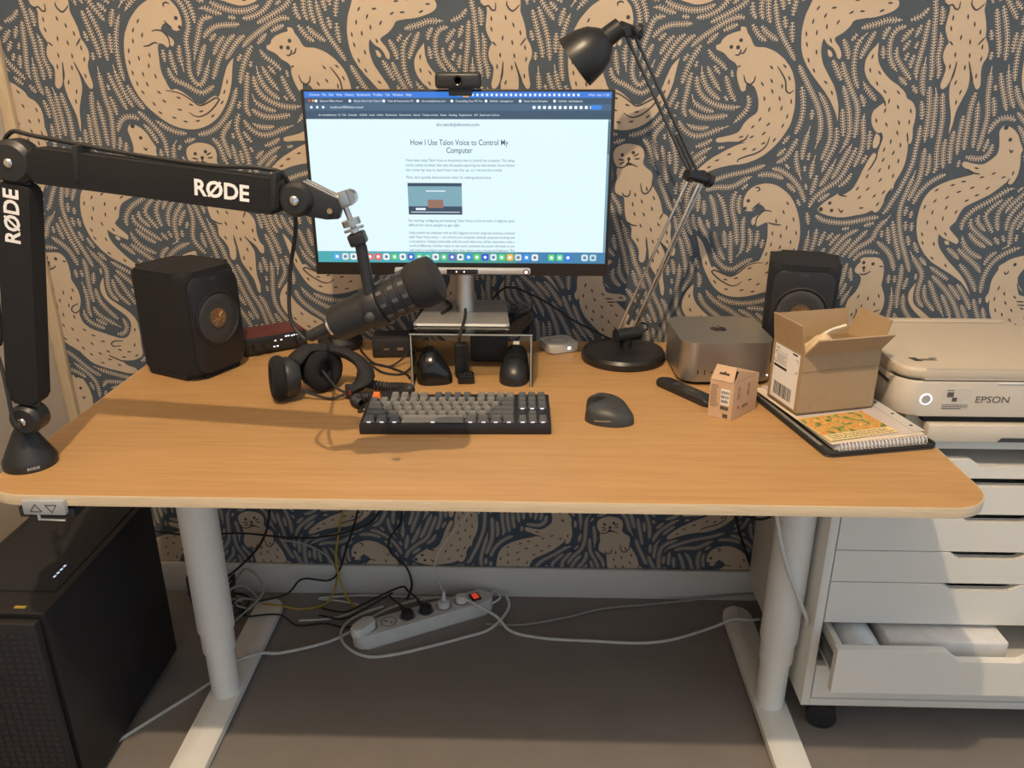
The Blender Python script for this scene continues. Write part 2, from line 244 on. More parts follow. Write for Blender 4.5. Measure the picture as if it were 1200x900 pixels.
    '5,1508,2712,1500,2729,1492,2746,1481,2762,1469,2779,1458,2795,1448,2810,1439,2823,1431,2838,1425,2854,1420,2871,1417,2886,1416,2900,1416,2911,1417,2921,1418,2928,1421,2934,1423,2938,1427,2932,1434,2922,1442,2914,1450,2909,1458,2905,1466,2900,1472,2894,1477,2887,1482,2880,1486,2872,1489,2864,1493,2859,1496,2856,1500,2854,1504,2855,1506,2859,1507,2865,1507,2873,1505,2881,1500,2891,1495,2900,1490,2908,1483,2915,1478,2921,1473,2927,1470,2933,1469,2938,1471,2942,1476,2945,1481,2949,1489,2953,1499,2959,1508,2966,1516,2973,1524,2982,1530,2989,1534,2997,1537,3003,1542,3008,1550,3012,1561,3014,1574,3016,1591,3019,1612,3020,1631,3023,1649,3027,1666,3032,1680,3037,1692,3041,1702,3046,1711,3051,1717,3057,1722,3063,1724,3070,1724,3077,1721,3084,1718,3090,1716,3095,1714,3100,1709,3103,1699,3105,1685,3105,1669,3105,1627,3106,1572,3107,1523,3108,1485,3107,1451,3106,1422,3105,1397,3105,1376,3104],[1444,2893,1449,2892,1455,2890,1460,2886,1464,2881,1468,2874,1469,2869,1467,2865,1464,2863,1460,2862,1456,2864,1452,2868,1449,2873,1447,2880,1445,2888]],[],[],[1474,3003,58,1526,3041,29,1366,3006,80,1388,2961,-90,1381,3059,58,1595,3097,-3,1428,2985,-86,1397,2883,-78,1396,2807,-61,1449,3060,8,1655,3048,24,1455,2758,-37,1501,3099,-3,1546,3090,6,1416,3029,67,1686,3078,0,1343,2956,-81,1572,3046,-2,1351,2914,-69,1488,2714,-65,1367,2849,-67,1453,2930,-67]],"E":[[[1663,2922,1663,2912,1664,2898,1665,2885,1666,2873,1669,2861,1672,2849,1677,2837,1684,2826,1693,2813,1704,2800,1718,2786,1733,2773,1747,2763,1762,2754,1776,2746,1788,2736,1800,2727,1809,2718,1816,2709,1820,2699,1826,2691,1834,2686,1842,2682,1850,2677,1858,2668,1865,2657,1871,2644,1874,2631,1876,2616,1876,2602,1876,2590,1874,2578,1873,2565,1875,2549,1878,2532,1879,2517,1878,2508,1876,2500,1873,2495,1870,2495,1866,2497,1863,2498,1864,2491,1865,'
    '2481,1866,2470,1867,2455,1867,2438,1866,2421,1864,2405,1860,2389,1855,2372,1848,2355,1840,2338,1834,2323,1831,2311,1831,2301,1828,2291,1821,2283,1813,2276,1806,2268,1803,2258,1801,2246,1798,2233,1793,2219,1787,2204,1780,2192,1774,2187,1767,2185,1761,2185,1757,2188,1754,2192,1749,2194,1741,2191,1732,2185,1721,2180,1709,2177,1697,2174,1682,2172,1663,2168,1643,2164,1622,2161,1601,2161,1580,2163,1560,2166,1542,2170,1525,2176,1512,2181,1504,2186,1498,2191,1495,2196,1495,2201,1498,2206,1503,2211,1510,2219,1519,2228,1530,2237,1542,2246,1556,2255,1567,2262,1572,2266,1576,2269,1581,2270,1587,2268,1593,2264,1602,2264,1615,2271,1630,2281,1643,2292,1651,2305,1656,2318,1662,2332,1668,2348,1673,2365,1679,2382,1685,2397,1691,2412,1697,2426,1703,2438,1709,2448,1715,2455,1721,2454,1726,2449,1730,2448,1733,2455,1736,2467,1738,2479,1741,2492,1744,2505,1744,2517,1742,2527,1738,2535,1733,2541,1727,2543,1720,2543,1712,2546,1705,2553,1697,2563,1690,2574,1685,2586,1682,2599,1680,2612,1681,2622,1683,2631,1687,2640,1695,2648,1704,2656,1713,2663,1719,2668,1725,2672,1728,2677,1727,2684,1723,2691,1716,2700,1705,2710,1691,2721,1677,2732,1665,2742,1653,2752,1643,2764,1634,2776,1626,2790,1620,2804,1617,2819,1616,2835,1617,2849,1621,2862,1626,2873,1633,2885,1643,2898,1655,2912],[1713,2541,1718,2538,1726,2533,1731,2527,1734,2518,1734,2508,1734,2498,1731,2490,1728,2482,1723,2477,1718,2475,1713,2476,1708,2479,1706,2485,1705,2494,1704,2503,1705,2511,1707,2519,1708,2527,1710,2533,1712,2537]],[[1723,2686,1727,2677,1732,2665,1735,2656],[1862,2498,1859,2512,1854,2532,1851,2546],[1825,2298,1820,2290,1812,2277,1806,2265,1803,2253,1800,2241,1798,2233],[1581,2267,1586,2266,1594,2263,1602,2261,1610,2260,1617,2259,1623,2258],[1591,2202,1596,2196,1603,2189,1608,2183,1610,2187,1613,2193,1615,2197],[1732,2455,1732,2449'
    ',1731,2440,1729,2430,1724,2418,1718,2403,1712,2391,1708,2385,1703,2380,1700,2377],[1732,2546,1735,2540,1739,2531,1742,2522,1741,2510,1739,2497,1737,2488]],[1548,2227,5,1561,2193,4,1510,2198,7],[1770,2223,56,1747,2679,-91,1643,2808,-74,1765,2334,54,1754,2377,65,1795,2392,87,1791,2654,-64,1807,2587,-66,1714,2293,48,1820,2352,81,1763,2424,64,1830,2489,97,1697,2205,7,1682,2753,-60,1702,2350,70,1784,2505,-89,1681,2254,48,1852,2590,-86,1704,2596,-71,1851,2637,-73,1752,2579,-58,1749,2261,51,1833,2419,93,1722,2719,-46,1782,2716,-49,1807,2543,-68,1736,2639,76,1804,2455,70,1789,2278,56,1760,2469,76,1666,2294,60,1644,2864,80,1686,2798,-53]],"F":[[[2285,2576,2296,2573,2308,2569,2321,2562,2331,2555,2341,2545,2350,2535,2356,2525,2361,2514,2366,2504,2373,2493,2380,2481,2385,2472,2385,2465,2382,2460,2381,2453,2382,2441,2385,2427,2387,2412,2389,2397,2389,2381,2388,2365,2385,2350,2380,2334,2374,2323,2369,2317,2363,2315,2357,2314,2353,2318,2350,2324,2345,2326,2338,2321,2331,2313,2321,2304,2309,2293,2296,2282,2281,2270,2264,2260,2247,2251,2229,2241,2211,2232,2192,2222,2177,2212,2169,2203,2164,2194,2159,2183,2155,2171,2152,2157,2148,2144,2139,2134,2129,2124,2124,2115,2129,2105,2139,2095,2149,2085,2160,2075,2171,2065,2178,2056,2179,2048,2176,2040,2174,2036,2169,2038,2161,2041,2152,2045,2139,2051,2124,2057,2110,2063,2098,2071,2087,2079,2079,2085,2080,2074,2081,2060,2084,2045,2089,2032,2096,2019,2106,2005,2119,1989,2134,1972,2150,1955,2168,1938,2187,1921,2205,1904,2221,1888,2236,1871,2250,1853,2265,1830,2279,1804,2288,1786,2274,1804,2253,1829,2230,1853,2205,1871,2178,1888,2150,1904,2123,1919,2097,1934,2072,1949,2052,1967,2033,1985,2018,2005,2004,2024,1993,2044,1984,2064,1977,2087,1971,2110,1968,2133,1966,2157,1967,2180,1969,2202,1973,2222,1978,2242,1985,2260,1994,2274,2004,2287,2017,2298,2032,'
    '2308,2050,2318,2069,2326,2089,2334,2111,2340,2132,2346,2152,2351,2172,2356,2186,2360,2183,2364,2179,2369,2173,2374,2162,2380,2148,2386,2136,2392,2130,2397,2126,2402,2124,2406,2126,2411,2130,2416,2136,2418,2150,2415,2169,2410,2186,2407,2199,2405,2212,2405,2223,2407,2235,2413,2246,2421,2256,2430,2265,2438,2272,2447,2276,2458,2277,2472,2276,2488,2273,2503,2270,2520,2265,2536,2263,2549,2265,2557,2269,2564,2273,2569,2276,2573,2280,2575],[2114,2053,2119,2053,2126,2052,2132,2050,2135,2046,2137,2040,2138,2035,2134,2034,2130,2033,2125,2033,2122,2036,2118,2039,2116,2043,2114,2047,2114,2051]],[[2152,2385,2160,2380,2172,2373,2184,2367,2196,2364,2207,2363,2216,2362],[2355,2344,2352,2337,2348,2328,2346,2320,2349,2316,2355,2315,2359,2314],[2325,2472,2328,2468,2332,2462,2336,2458,2338,2461,2340,2466,2342,2470]],[2319,2514,5,2289,2567,7],[2141,1933,-46,2091,2208,68,2111,2085,-51,2227,2348,16,2325,2348,20,2086,2255,40,2070,1969,-39,2016,2139,-90,2192,2300,26,2140,2188,69,2012,2042,-56,1991,2211,74,2263,2298,37,2085,2157,90,2194,2388,-10,2135,2281,18,2179,2241,31,2033,2239,55,2002,2083,-59,2066,2037,-68,2032,2289,39,2277,2365,29,2060,2112,-64,2221,2266,19,2364,2366,80,2148,2328,7,2101,2312,19,2031,2186,83]],"G":[[[1149,2203,1147,2210,1145,2219,1145,2228,1145,2237,1146,2247,1149,2256,1153,2266,1157,2275,1164,2284,1172,2292,1182,2299,1193,2305,1206,2310,1220,2313,1234,2316,1248,2316,1263,2315,1277,2312,1289,2308,1301,2303,1314,2295,1329,2285,1346,2272,1361,2257,1374,2240,1386,2221,1396,2201,1406,2178,1414,2153,1421,2130,1425,2107,1428,2086,1429,2065,1429,2045,1427,2027,1425,2006,1421,1983,1416,1958,1409,1932,1399,1906,1387,1880,1374,1857,1360,1839,1345,1824,1328,1811,1310,1802,1290,1795,1272,1790,1254,1784,1238,1780,1221,1776,1204,1773,1187,1771,1170,1770,1155,1770,1140,1771,1125,1773,1110,'
    '1777,1094,1783,1079,1790,1065,1800,1052,1811,1039,1824,1027,1840,1016,1858,1005,1877,995,1896,986,1916,978,1937,971,1959,964,1981,958,2004,951,2029,944,2055,939,2073,947,2065,958,2054,969,2040,978,2023,987,2003,996,1982,1005,1959,1015,1935,1023,1919,1027,1918,1032,1920,1038,1921,1044,1916,1052,1908,1062,1900,1074,1892,1088,1884,1100,1878,1111,1875,1120,1875,1130,1878,1141,1885,1152,1895,1164,1905,1175,1915,1186,1926,1197,1935,1209,1940,1222,1943,1232,1946,1239,1948,1245,1949,1250,1954,1256,1965,1261,1981,1266,1998,1270,2015,1273,2033,1275,2049,1276,2065,1275,2079,1274,2093,1272,2109,1271,2125,1267,2135,1260,2135,1250,2130,1241,2125,1234,2121,1227,2117,1221,2116,1216,2120,1211,2127,1208,2132,1207,2129,1204,2124,1203,2120,1199,2123,1195,2127,1192,2132,1191,2139,1192,2147,1195,2154,1201,2159,1208,2163,1215,2168,1222,2173,1229,2178,1235,2182,1242,2185,1248,2186,1252,2189,1251,2194,1248,2201,1243,2207,1237,2213,1230,2217,1224,2220,1218,2219,1212,2215,1207,2211,1203,2204,1199,2197,1195,2191,1190,2188,1184,2187,1178,2187,1170,2187,1162,2189,1156,2191,1152,2194,1150,2198]],[[1284,2186,1276,2188,1263,2191,1252,2192,1243,2188,1235,2182,1229,2175,1222,2168,1217,2159,1214,2150,1213,2140,1214,2129,1215,2121],[1335,2123,1327,2124,1317,2124,1306,2126,1293,2128,1279,2132,1269,2135],[1223,2228,1218,2224,1210,2217,1203,2210,1197,2204,1192,2197,1188,2193],[1269,1941,1258,1941,1241,1941,1226,1939,1214,1935,1202,1930,1191,1924,1180,1914,1169,1903,1158,1893,1146,1885,1135,1878,1123,1874,1111,1875,1098,1880,1085,1885,1069,1892,1053,1899,1039,1904,1033,1903,1028,1899,1025,1896,1029,1892,1034,1885,1042,1878,1053,1868,1067,1857,1081,1848,1097,1839,1113,1831,1127,1827,1139,1826,1148,1828,1156,1831,1164,1837,1171,1843,1175,1848],[1191,2297,1195,2297,1202,2298,1208,2298,1212,2295,1214,2292,1215,228'
    '8,1212,2284,1207,2281,1203,2279]],[1167,2236,5,1156,2201,4],[1256,1835,25,1096,1857,-7,1287,1939,50,1338,2071,99,1349,1941,71,1391,1955,80,1351,1866,43,1389,2150,-70,1180,1805,12,1409,2086,-77,1408,2002,85,1297,2030,82,1045,1846,-54,1341,2017,72,1326,1977,58,1147,1865,14,1352,2225,-52,995,1938,-70,1214,1858,14,1388,2042,88,1308,2142,-78,1293,1894,32,1297,2083,-83,1322,1831,24,1207,1914,23,1361,2111,-89,1234,1798,8,1378,1900,53,1279,1983,73,1338,2184,-61,1104,1809,-8]],"H":[[[597,2493,608,2492,620,2490,632,2487,642,2483,651,2477,659,2470,664,2461,666,2451,668,2441,667,2429,664,2417,664,2406,668,2398,675,2391,681,2385,689,2379,698,2374,704,2368,709,2360,711,2351,712,2342,711,2333,709,2323,711,2312,718,2298,728,2283,737,2268,745,2254,752,2239,758,2224,762,2209,766,2193,770,2180,777,2173,786,2169,794,2162,801,2152,808,2141,812,2127,814,2109,813,2090,814,2072,817,2055,821,2040,826,2027,831,2020,837,2015,841,2008,842,1997,841,1985,839,1976,834,1973,829,1973,823,1976,818,1984,812,1996,804,2008,794,2019,781,2030,770,2040,763,2048,756,2054,752,2058,759,2047,768,2032,777,2017,783,2005,789,1994,793,1980,794,1963,793,1944,792,1925,791,1906,791,1887,791,1868,794,1849,799,1829,802,1811,802,1796,801,1782,800,1773,797,1775,792,1777,788,1782,784,1798,780,1820,775,1840,767,1856,758,1871,749,1887,739,1902,730,1917,723,1933,719,1951,717,1969,715,1989,710,2014,706,2040,702,2058,703,2042,703,2019,703,1998,702,1981,701,1965,699,1952,695,1945,690,1940,686,1938,680,1940,675,1944,671,1952,669,1965,669,1982,667,1998,662,2011,655,2024,648,2035,641,2044,634,2052,628,2062,627,2076,628,2093,626,2108,619,2118,610,2128,602,2139,597,2154,593,2170,590,2188,588,2210,586,2233,583,2250,576,2256,568,2258,560,2261,553,2265,546,2269,541,2276,539,2287,539,2300,540,2311,542,2321,545,2329,547,2337,546,2346,543,23'
    '55,542,2363,543,2372,545,2380,545,2389,540,2397,534,2405,529,2415,526,2426,524,2438,524,2449,527,2458,530,2467,536,2474,545,2480,556,2485,566,2489,576,2492,586,2493]],[[612,2285,611,2278,610,2267,607,2259,601,2255,594,2254,587,2255,581,2259,576,2267,573,2272],[657,2316,659,2305,662,2289,666,2277,672,2270,681,2267,689,2268,696,2274,704,2284,709,2294,712,2305,713,2317,713,2325],[597,2139,605,2134,615,2127,625,2121,635,2118,646,2117,653,2117],[757,2146,761,2156,768,2169,772,2178],[545,2389,550,2387,559,2385,567,2385,575,2388,584,2394,593,2398,600,2400,607,2400,615,2399,624,2397,634,2392,642,2389],[699,2063,701,2044,704,2017,707,1998],[752,2056,762,2045,775,2030,786,2017,792,2010,797,2003,801,1999],[596,2423,596,2418,596,2411,597,2406],[584,2402,587,2403,592,2405,597,2406,603,2405,610,2403,615,2402],[548,2423,557,2422,569,2420,578,2419],[553,2402,561,2404,571,2408,579,2410],[617,2436,625,2440,635,2445,643,2449],[622,2423,630,2425,640,2426,648,2428]],[566,2443,4,616,2453,4,597,2425,4],[724,2247,-62,669,2117,-65,732,2041,-72,754,2122,-52,718,2197,-69,681,2170,-60,668,2231,-75,801,2040,-53,626,2218,-77,635,2262,-80,719,2098,-70,659,2049,-63,637,2172,-68,759,1991,-69,796,2084,-84,738,1949,-77,764,1897,-72,688,2289,-77]],"J":[[[-2313,1686,-2308,1697,-2306,1713,-2304,1729,-2301,1742,-2299,1754,-2294,1766,-2286,1777,-2277,1787,-2269,1798,-2262,1812,-2256,1826,-2252,1840,-2251,1849,-2251,1858,-2251,1866,-2253,1873,-2256,1879,-2260,1885,-2266,1889,-2275,1893,-2281,1896,-2285,1901,-2287,1906,-2287,1912,-2286,1918,-2283,1925,-2279,1932,-2275,1938,-2269,1943,-2266,1948,-2266,1953,-2267,1958,-2267,1963,-2263,1966,-2258,1969,-2250,1970,-2240,1971,-2228,1971,-2216,1971,-2205,1971,-2195,1971,-2186,1969,-2178,1966,-2172,1961,-2166,1956,-2161,1949,-2157,1942,-2154,1933,-2151,1924,-2149,1913,'
    '-2147,1902,-2147,1891,-2146,1878,-2146,1866,-2147,1856,-2148,1845,-2148,1835,-2144,1825,-2139,1814,-2134,1804,-2130,1794,-2126,1783,-2123,1773,-2122,1762,-2121,1751,-2121,1741,-2121,1732,-2122,1724,-2124,1715,-2129,1700,-2136,1682,-2141,1665,-2141,1648,-2138,1632,-2133,1617,-2124,1604,-2112,1591,-2099,1581,-2082,1573,-2064,1566,-2046,1560,-2026,1553,-2006,1545,-1987,1539,-1973,1534,-1960,1530,-1948,1529,-1937,1529,-1927,1532,-1918,1536,-1909,1544,-1901,1555,-1895,1567,-1890,1580,-1886,1595,-1885,1609,-1888,1622,-1893,1634,-1901,1646,-1913,1658,-1927,1670,-1941,1682,-1956,1695,-1971,1709,-1984,1723,-1994,1737,-2002,1751,-2007,1764,-2010,1778,-2010,1791,-2008,1805,-2001,1821,-1991,1837,-1984,1848,-1985,1834,-1987,1815,-1987,1795,-1986,1778,-1983,1760,-1976,1744,-1962,1729,-1944,1716,-1927,1703,-1911,1691,-1896,1679,-1882,1667,-1871,1654,-1861,1640,-1854,1625,-1850,1608,-1849,1588,-1848,1567,-1848,1542,-1850,1516,-1851,1492,-1850,1471,-1850,1453,-1855,1438,-1868,1426,-1887,1416,-1906,1410,-1929,1408,-1952,1408,-1969,1409,-1963,1402,-1953,1391,-1943,1382,-1929,1376,-1915,1371,-1903,1366,-1898,1361,-1894,1355,-1896,1350,-1903,1344,-1915,1338,-1930,1336,-1948,1338,-1969,1343,-1991,1349,-2010,1353,-2030,1358,-2051,1365,-2074,1372,-2098,1381,-2119,1391,-2137,1405,-2151,1421,-2163,1435,-2169,1442,-2173,1449,-2180,1456,-2193,1466,-2209,1477,-2226,1488,-2240,1500,-2254,1511,-2270,1526,-2291,1542,-2313,1560,-2330,1584,-2340,1619,-2346,1660,-2349,1689,-2339,1687,-2324,1684]],[[-2135,1712,-2144,1708,-2158,1702,-2168,1696,-2174,1689,-2177,1681,-2178,1675,-2174,1669,-2167,1663,-2160,1661,-2151,1665,-2142,1673,-2136,1678],[-1940,1513,-1952,1514,-1968,1515,-1982,1514,-1992,1511,-2000,1506,-2005,1501,-2006,1495,-2003,1489,-1997,1485,-1984,1485,-1967,1487,-1955,1489],[-2032,1436,-2021,1430'
    ',-2004,1422,-1989,1415,-1977,1409,-1967,1405,-1960,1402],[-2251,1716,-2250,1709,-2248,1700,-2248,1690,-2252,1680,-2256,1670,-2260,1664],[-2261,1894,-2258,1891,-2253,1888,-2247,1886,-2241,1887,-2235,1889,-2228,1891,-2221,1896,-2215,1901,-2210,1904],[-2246,1917,-2245,1911,-2243,1903,-2241,1897],[-2174,1928,-2168,1927,-2160,1926,-2155,1925]],[-2250,1945,4,-2205,1939,4,-2246,1920,4],[-2225,1652,-86,-2107,1499,-45,-2121,1440,-39,-1871,1575,80,-2236,1595,-56,-2193,1576,-61,-2202,1767,-93,-2280,1581,-58,-2167,1739,-89,-2152,1780,-71,-1921,1456,4,-2132,1572,-35,-2228,1726,87,-1984,1383,-22,-1967,1466,-12,-2047,1511,-21,-2157,1474,-47,-2178,1517,-52,-2241,1524,-37,-2171,1640,-75,-1886,1493,70,-2074,1445,-43,-2304,1620,-65,-2070,1395,-30,-2269,1685,72,-2250,1777,70,-1952,1427,1,-2028,1413,-13,-2030,1457,-25,-1884,1436,32,-2187,1700,84,-2091,1543,-23]],"K":[[[2385,1770,2384,1763,2382,1755,2380,1748,2377,1750,2373,1752,2369,1756,2366,1762,2364,1770,2363,1778,2366,1785,2370,1792,2374,1801,2374,1817,2374,1836,2374,1853,2376,1866,2379,1877,2383,1887,2387,1897,2392,1907,2396,1915,2395,1921,2394,1926,2395,1932,2401,1937,2409,1943,2418,1948,2425,1954,2433,1960,2441,1965,2451,1969,2461,1973,2471,1976,2482,1979,2493,1982,2502,1982,2504,1977,2503,1970,2504,1963,2511,1960,2520,1959,2528,1956,2534,1950,2539,1942,2543,1937,2543,1938,2543,1940,2543,1941,2536,1936,2526,1928,2516,1919,2507,1906,2500,1892,2496,1877,2499,1859,2505,1841,2513,1826,2521,1817,2530,1810,2536,1806,2525,1819,2509,1837,2497,1850,2499,1843,2502,1833,2506,1823,2510,1813,2514,1801,2520,1792,2530,1787,2542,1784,2554,1782,2568,1781,2583,1781,2595,1779,2604,1776,2612,1771,2616,1766,2619,1760,2619,1753,2617,1748,2612,1746,2605,1745,2597,1745,2586,1744,2574,1744,2566,1744,2571,1739,2579,1732,2588,1723,2598,1714,2609,1703,2620,1692'
    ',2630,1681,2639,1670,2648,1660,2656,1651,2663,1643,2670,1633,2677,1620,2683,1606,2688,1589,2693,1567,2696,1542,2694,1523,2685,1513,2669,1509,2651,1506,2628,1504,2603,1504,2577,1505,2550,1509,2524,1514,2506,1521,2501,1533,2504,1548,2507,1560,2504,1568,2501,1575,2495,1582,2485,1593,2471,1606,2457,1620,2444,1634,2431,1648,2419,1663,2410,1677,2403,1692,2397,1706,2393,1719,2390,1732,2388,1743,2387,1754,2386,1763]],[[2427,1907,2427,1903,2428,1899,2430,1896,2433,1894,2437,1894,2440,1896,2443,1900,2444,1906,2445,1910],[2514,1758,2526,1757,2542,1756,2553,1755],[2522,1740,2536,1739,2555,1739,2569,1738]],[2468,1940,4,2521,1956,4],[2575,1672,-50,2504,1663,-49,2654,1564,-80,2549,1722,-25,2503,1779,-43,2423,1713,-73,2571,1604,-46,2632,1631,-49,2449,1796,-64,2460,1691,-69,2501,1713,-53,2604,1572,-48,2524,1544,-78,2567,1530,-10,2407,1770,-87,2510,1597,-49,2539,1637,-54,2416,1824,-101,2464,1750,-56,2614,1522,-1,2455,1649,-52,2592,1762,-7]],"L":[[[-1056,1833,-1062,1828,-1069,1820,-1077,1811,-1086,1799,-1095,1784,-1101,1770,-1105,1756,-1106,1743,-1106,1729,-1104,1715,-1100,1702,-1093,1688,-1083,1672,-1071,1655,-1058,1639,-1044,1625,-1030,1610,-1015,1598,-997,1587,-979,1577,-963,1570,-951,1567,-941,1566,-930,1562,-912,1551,-892,1536,-872,1522,-855,1504,-838,1487,-821,1479,-798,1487,-775,1504,-763,1523,-771,1541,-791,1562,-813,1579,-835,1590,-859,1598,-878,1606,-891,1615,-900,1625,-910,1634,-924,1643,-939,1652,-955,1661,-970,1672,-984,1683,-998,1695,-1012,1709,-1024,1722,-1035,1736,-1043,1749,-1049,1762,-1054,1777,-1056,1797,-1056,1818]],[],[],[-896,1573,-30,-973,1601,-24,-823,1515,-27,-1062,1703,-61,-1003,1667,-47,-1039,1642,-44,-1072,1774,86,-857,1550,-37,-940,1626,-34,-810,1561,-47]],"Q":[[[-2250,1324,-2242,1325,-2233,1319,-2224,1313,-2214,1310,-2204,1307,-2194,1302,-2187,1293,-2182,1282'
    ',-2177,1269,-2171,1252,-2167,1232,-2164,1212,-2163,1194,-2165,1175,-2166,1155,-2168,1133,-2171,1111,-2176,1092,-2185,1079,-2198,1071,-2214,1065,-2239,1061,-2268,1061,-2290,1064,-2298,1069,-2302,1079,-2302,1090,-2298,1118,-2291,1154,-2284,1188,-2279,1217,-2274,1243,-2268,1268,-2263,1290,-2257,1311]],[[-2215,1206,-2213,1202,-2211,1196,-2209,1191,-2205,1196,-2201,1202,-2197,1206]],[-2215,1251,4,-2226,1318,5],[-2237,1089,7,-2196,1102,44,-2281,1085,-63,-2275,1129,79]],"N":[[[-1242,3105,-1235,3097,-1223,3094,-1210,3091,-1200,3087,-1189,3084,-1178,3081,-1167,3078,-1156,3075,-1145,3074,-1134,3074,-1122,3075,-1111,3077,-1099,3080,-1087,3084,-1076,3089,-1066,3095,-1058,3103,-1053,3113,-1050,3130,-1050,3150,-1060,3167,-1084,3179,-1118,3188,-1151,3191,-1182,3186,-1213,3176,-1235,3162,-1244,3143,-1245,3122]],[],[],[-1080,3110,28,-1210,3119,-20,-1124,3153,4,-1157,3119,-3,-1192,3169,13,-1121,3096,19,-1076,3159,-42]]},"f":[[1134,1445,1164,1434,1196,1437,1226,1448,1252,1466,1268,1492,1258,1522],[986,1563,1015,1549,1045,1538,1073,1522,1098,1503,1123,1483,1151,1467,1182,1464],[1133,1416,1156,1394,1181,1364,1200,1337,1223,1305,1243,1280],[1193,1407,1219,1389,1244,1369,1277,1347,1306,1332,1337,1323,1376,1316,1408,1314,1440,1313],[1240,1423,1269,1410,1298,1396,1328,1385,1351,1379,1383,1375,1415,1373],[1278,1451,1307,1437,1345,1424,1376,1418,1408,1414,1440,1411,1480,1408,1511,1403],[1286,1522,1309,1500,1336,1483,1365,1471,1396,1462],[860,1668,875,1640,893,1614,919,1583,942,1561,968,1542,995,1526,1023,1510,1056,1488,1080,1467,1104,1446],[1122,1391,1135,1362,1144,1331,1151,1300,1156,1269],[1229,1339,1253,1318,1279,1299,1307,1283,1337,1272,1368,1265,1400,1261,1431,1258,1463,1256,1495,1253],[1188,1308,1202,1279,1217,1251,1238,1217,1254,1189],[1304,1362,1335,1353,1366,1347,1398,1344,1430,1343,1462'
    ',1343,1494,1342,1526,1339],[1419,1444,1450,1439,1489,1432],[1445,1382,1477,1380,1509,1377,1541,1372,1579,1360,1607,1345,1632,1326],[1138,1664,1165,1646,1192,1630,1220,1613,1245,1594,1270,1573,1293,1551,1317,1531,1344,1513,1373,1500,1403,1489,1434,1481,1465,1472,1495,1462,1525,1451],[866,1934,870,1902,869,1870,866,1838,864,1806,863,1774,865,1742,871,1711,884,1682,901,1655,921,1629,943,1606,967,1586],[792,1757,810,1731,821,1701,830,1670,841,1640,853,1611,862,1588,873,1559,881,1528,882,1496,874,1465,862,1435],[913,1552,933,1527,953,1501,967,1473,961,1442,947,1413,927,1389,903,1368,875,1352],[983,1503,1007,1482,1030,1449,1036,1418,1031,1387,1017,1358,990,1329,961,1315],[1101,1373,1103,1341,1099,1310,1090,1279,1076,1250,1063,1230,1039,1209,1008,1206,980,1221,951,1236],[1268,1275,1294,1257,1323,1242,1353,1233,1377,1231,1409,1229,1441,1227],[1362,1292,1393,1288,1425,1287,1457,1285,1489,1284,1521,1280,1552,1274,1583,1264,1612,1251,1636,1230,1653,1203],[1183,1259,1192,1229,1202,1198,1211,1168,1218,1145,1226,1114,1234,1083],[1247,1250,1269,1227,1292,1204,1301,1176,1293,1154,1285,1123,1279,1091,1276,1060],[1469,1314,1501,1313,1533,1309,1572,1300,1601,1288],[1540,1403,1584,1384],[1552,1337,1597,1321],[1611,1380,1646,1348],[1005,1805,1023,1779,1046,1756,1071,1737,1099,1720,1127,1705,1154,1688,1180,1669,1206,1651],[974,1790,985,1760,1003,1733,1031,1705,1056,1685,1083,1667,1109,1649,1142,1626,1170,1611,1199,1597],[1236,1637,1261,1618,1286,1598,1311,1578,1337,1559,1364,1542,1392,1527,1422,1515,1452,1504],[1221,1578,1250,1551],[1483,1501,1525,1479],[854,2067,867,2037,879,1999,887,1968,895,1937,899,1898,894,1866],[830,1953,839,1922,845,1883],[835,1857,839,1834],[892,1797,906,1826,923,1853,934,1882,929,1914,919,1944],[833,1807,837,1784],[696,1918,708,1888,721,1859,734,1830,744,1799,756,17'
    '70,771,1741,786,1713,797,1683,806,1652,814,1621,822,1590,828,1559,832,1527,831,1495,826,1464],[713,1293,739,1311,767,1327,795,1343,822,1361,847,1380,864,1397,884,1422,899,1450,910,1480,912,1512],[895,1394,915,1418,928,1439,938,1469],[929,1357,954,1377,974,1402,985,1423,995,1454],[1057,1444,1071,1416,1077,1376,1072,1345,1056,1308,1037,1283],[916,1289,948,1289,979,1292,1008,1305,1031,1328,1048,1355],[860,1314,892,1319,923,1326,959,1342,984,1363,1004,1388],[1052,1144,1074,1167,1092,1194,1108,1230,1116,1261,1121,1293],[1013,1233,1036,1240],[1000,1178,1004,1148,990,1119,969,1095,951,1080,922,1066,891,1056,860,1052],[1333,1202,1356,1206],[1384,1200,1432,1203],[1523,1250,1555,1244,1586,1236],[1666,1229,1669,1261,1670,1293,1664,1324],[1159,1243,1163,1212,1164,1180,1165,1148,1165,1124,1167,1092,1172,1060,1183,1030],[1241,1167,1250,1136,1255,1105],[1190,1145,1195,1114,1201,1082,1209,1051,1218,1021,1236,985,1253,958,1272,932,1290,906,1307,879],[1311,1116,1324,1145,1346,1178],[1551,1432,1592,1408],[1615,1421,1637,1398,1658,1374,1676,1348],[1067,1772,1095,1757,1125,1746,1157,1740,1188,1738,1212,1739,1244,1743,1275,1750,1306,1759,1336,1771],[1176,1704,1205,1691,1233,1675,1264,1650,1288,1630,1313,1609,1345,1585,1371,1567,1399,1551],[1349,1637,1374,1616,1399,1597,1425,1578,1452,1561,1478,1543,1504,1524,1530,1505],[818,272,830,243,844,214,856,184,865,154,875,123,887,94,900,64,911,34,922,4],[812,1926,815,1878],[961,1889,972,1859,970,1820],[943,1960,960,1914],[576,2143,589,2114,601,2084,608,2053,622,2024,636,1995,644,1965,653,1934,669,1906,681,1877,691,1846,701,1816,711,1786,723,1756,736,1727,749,1697,761,1668,773,1638],[786,1614,795,1583,802,1552,807,1521],[715,1326,736,1349,757,1374,775,1400,790,1428,799,1459,802,1491],[625,1185,644,1210,667,1232,693,1251,721,1267,742,1278,771,1291,802,'
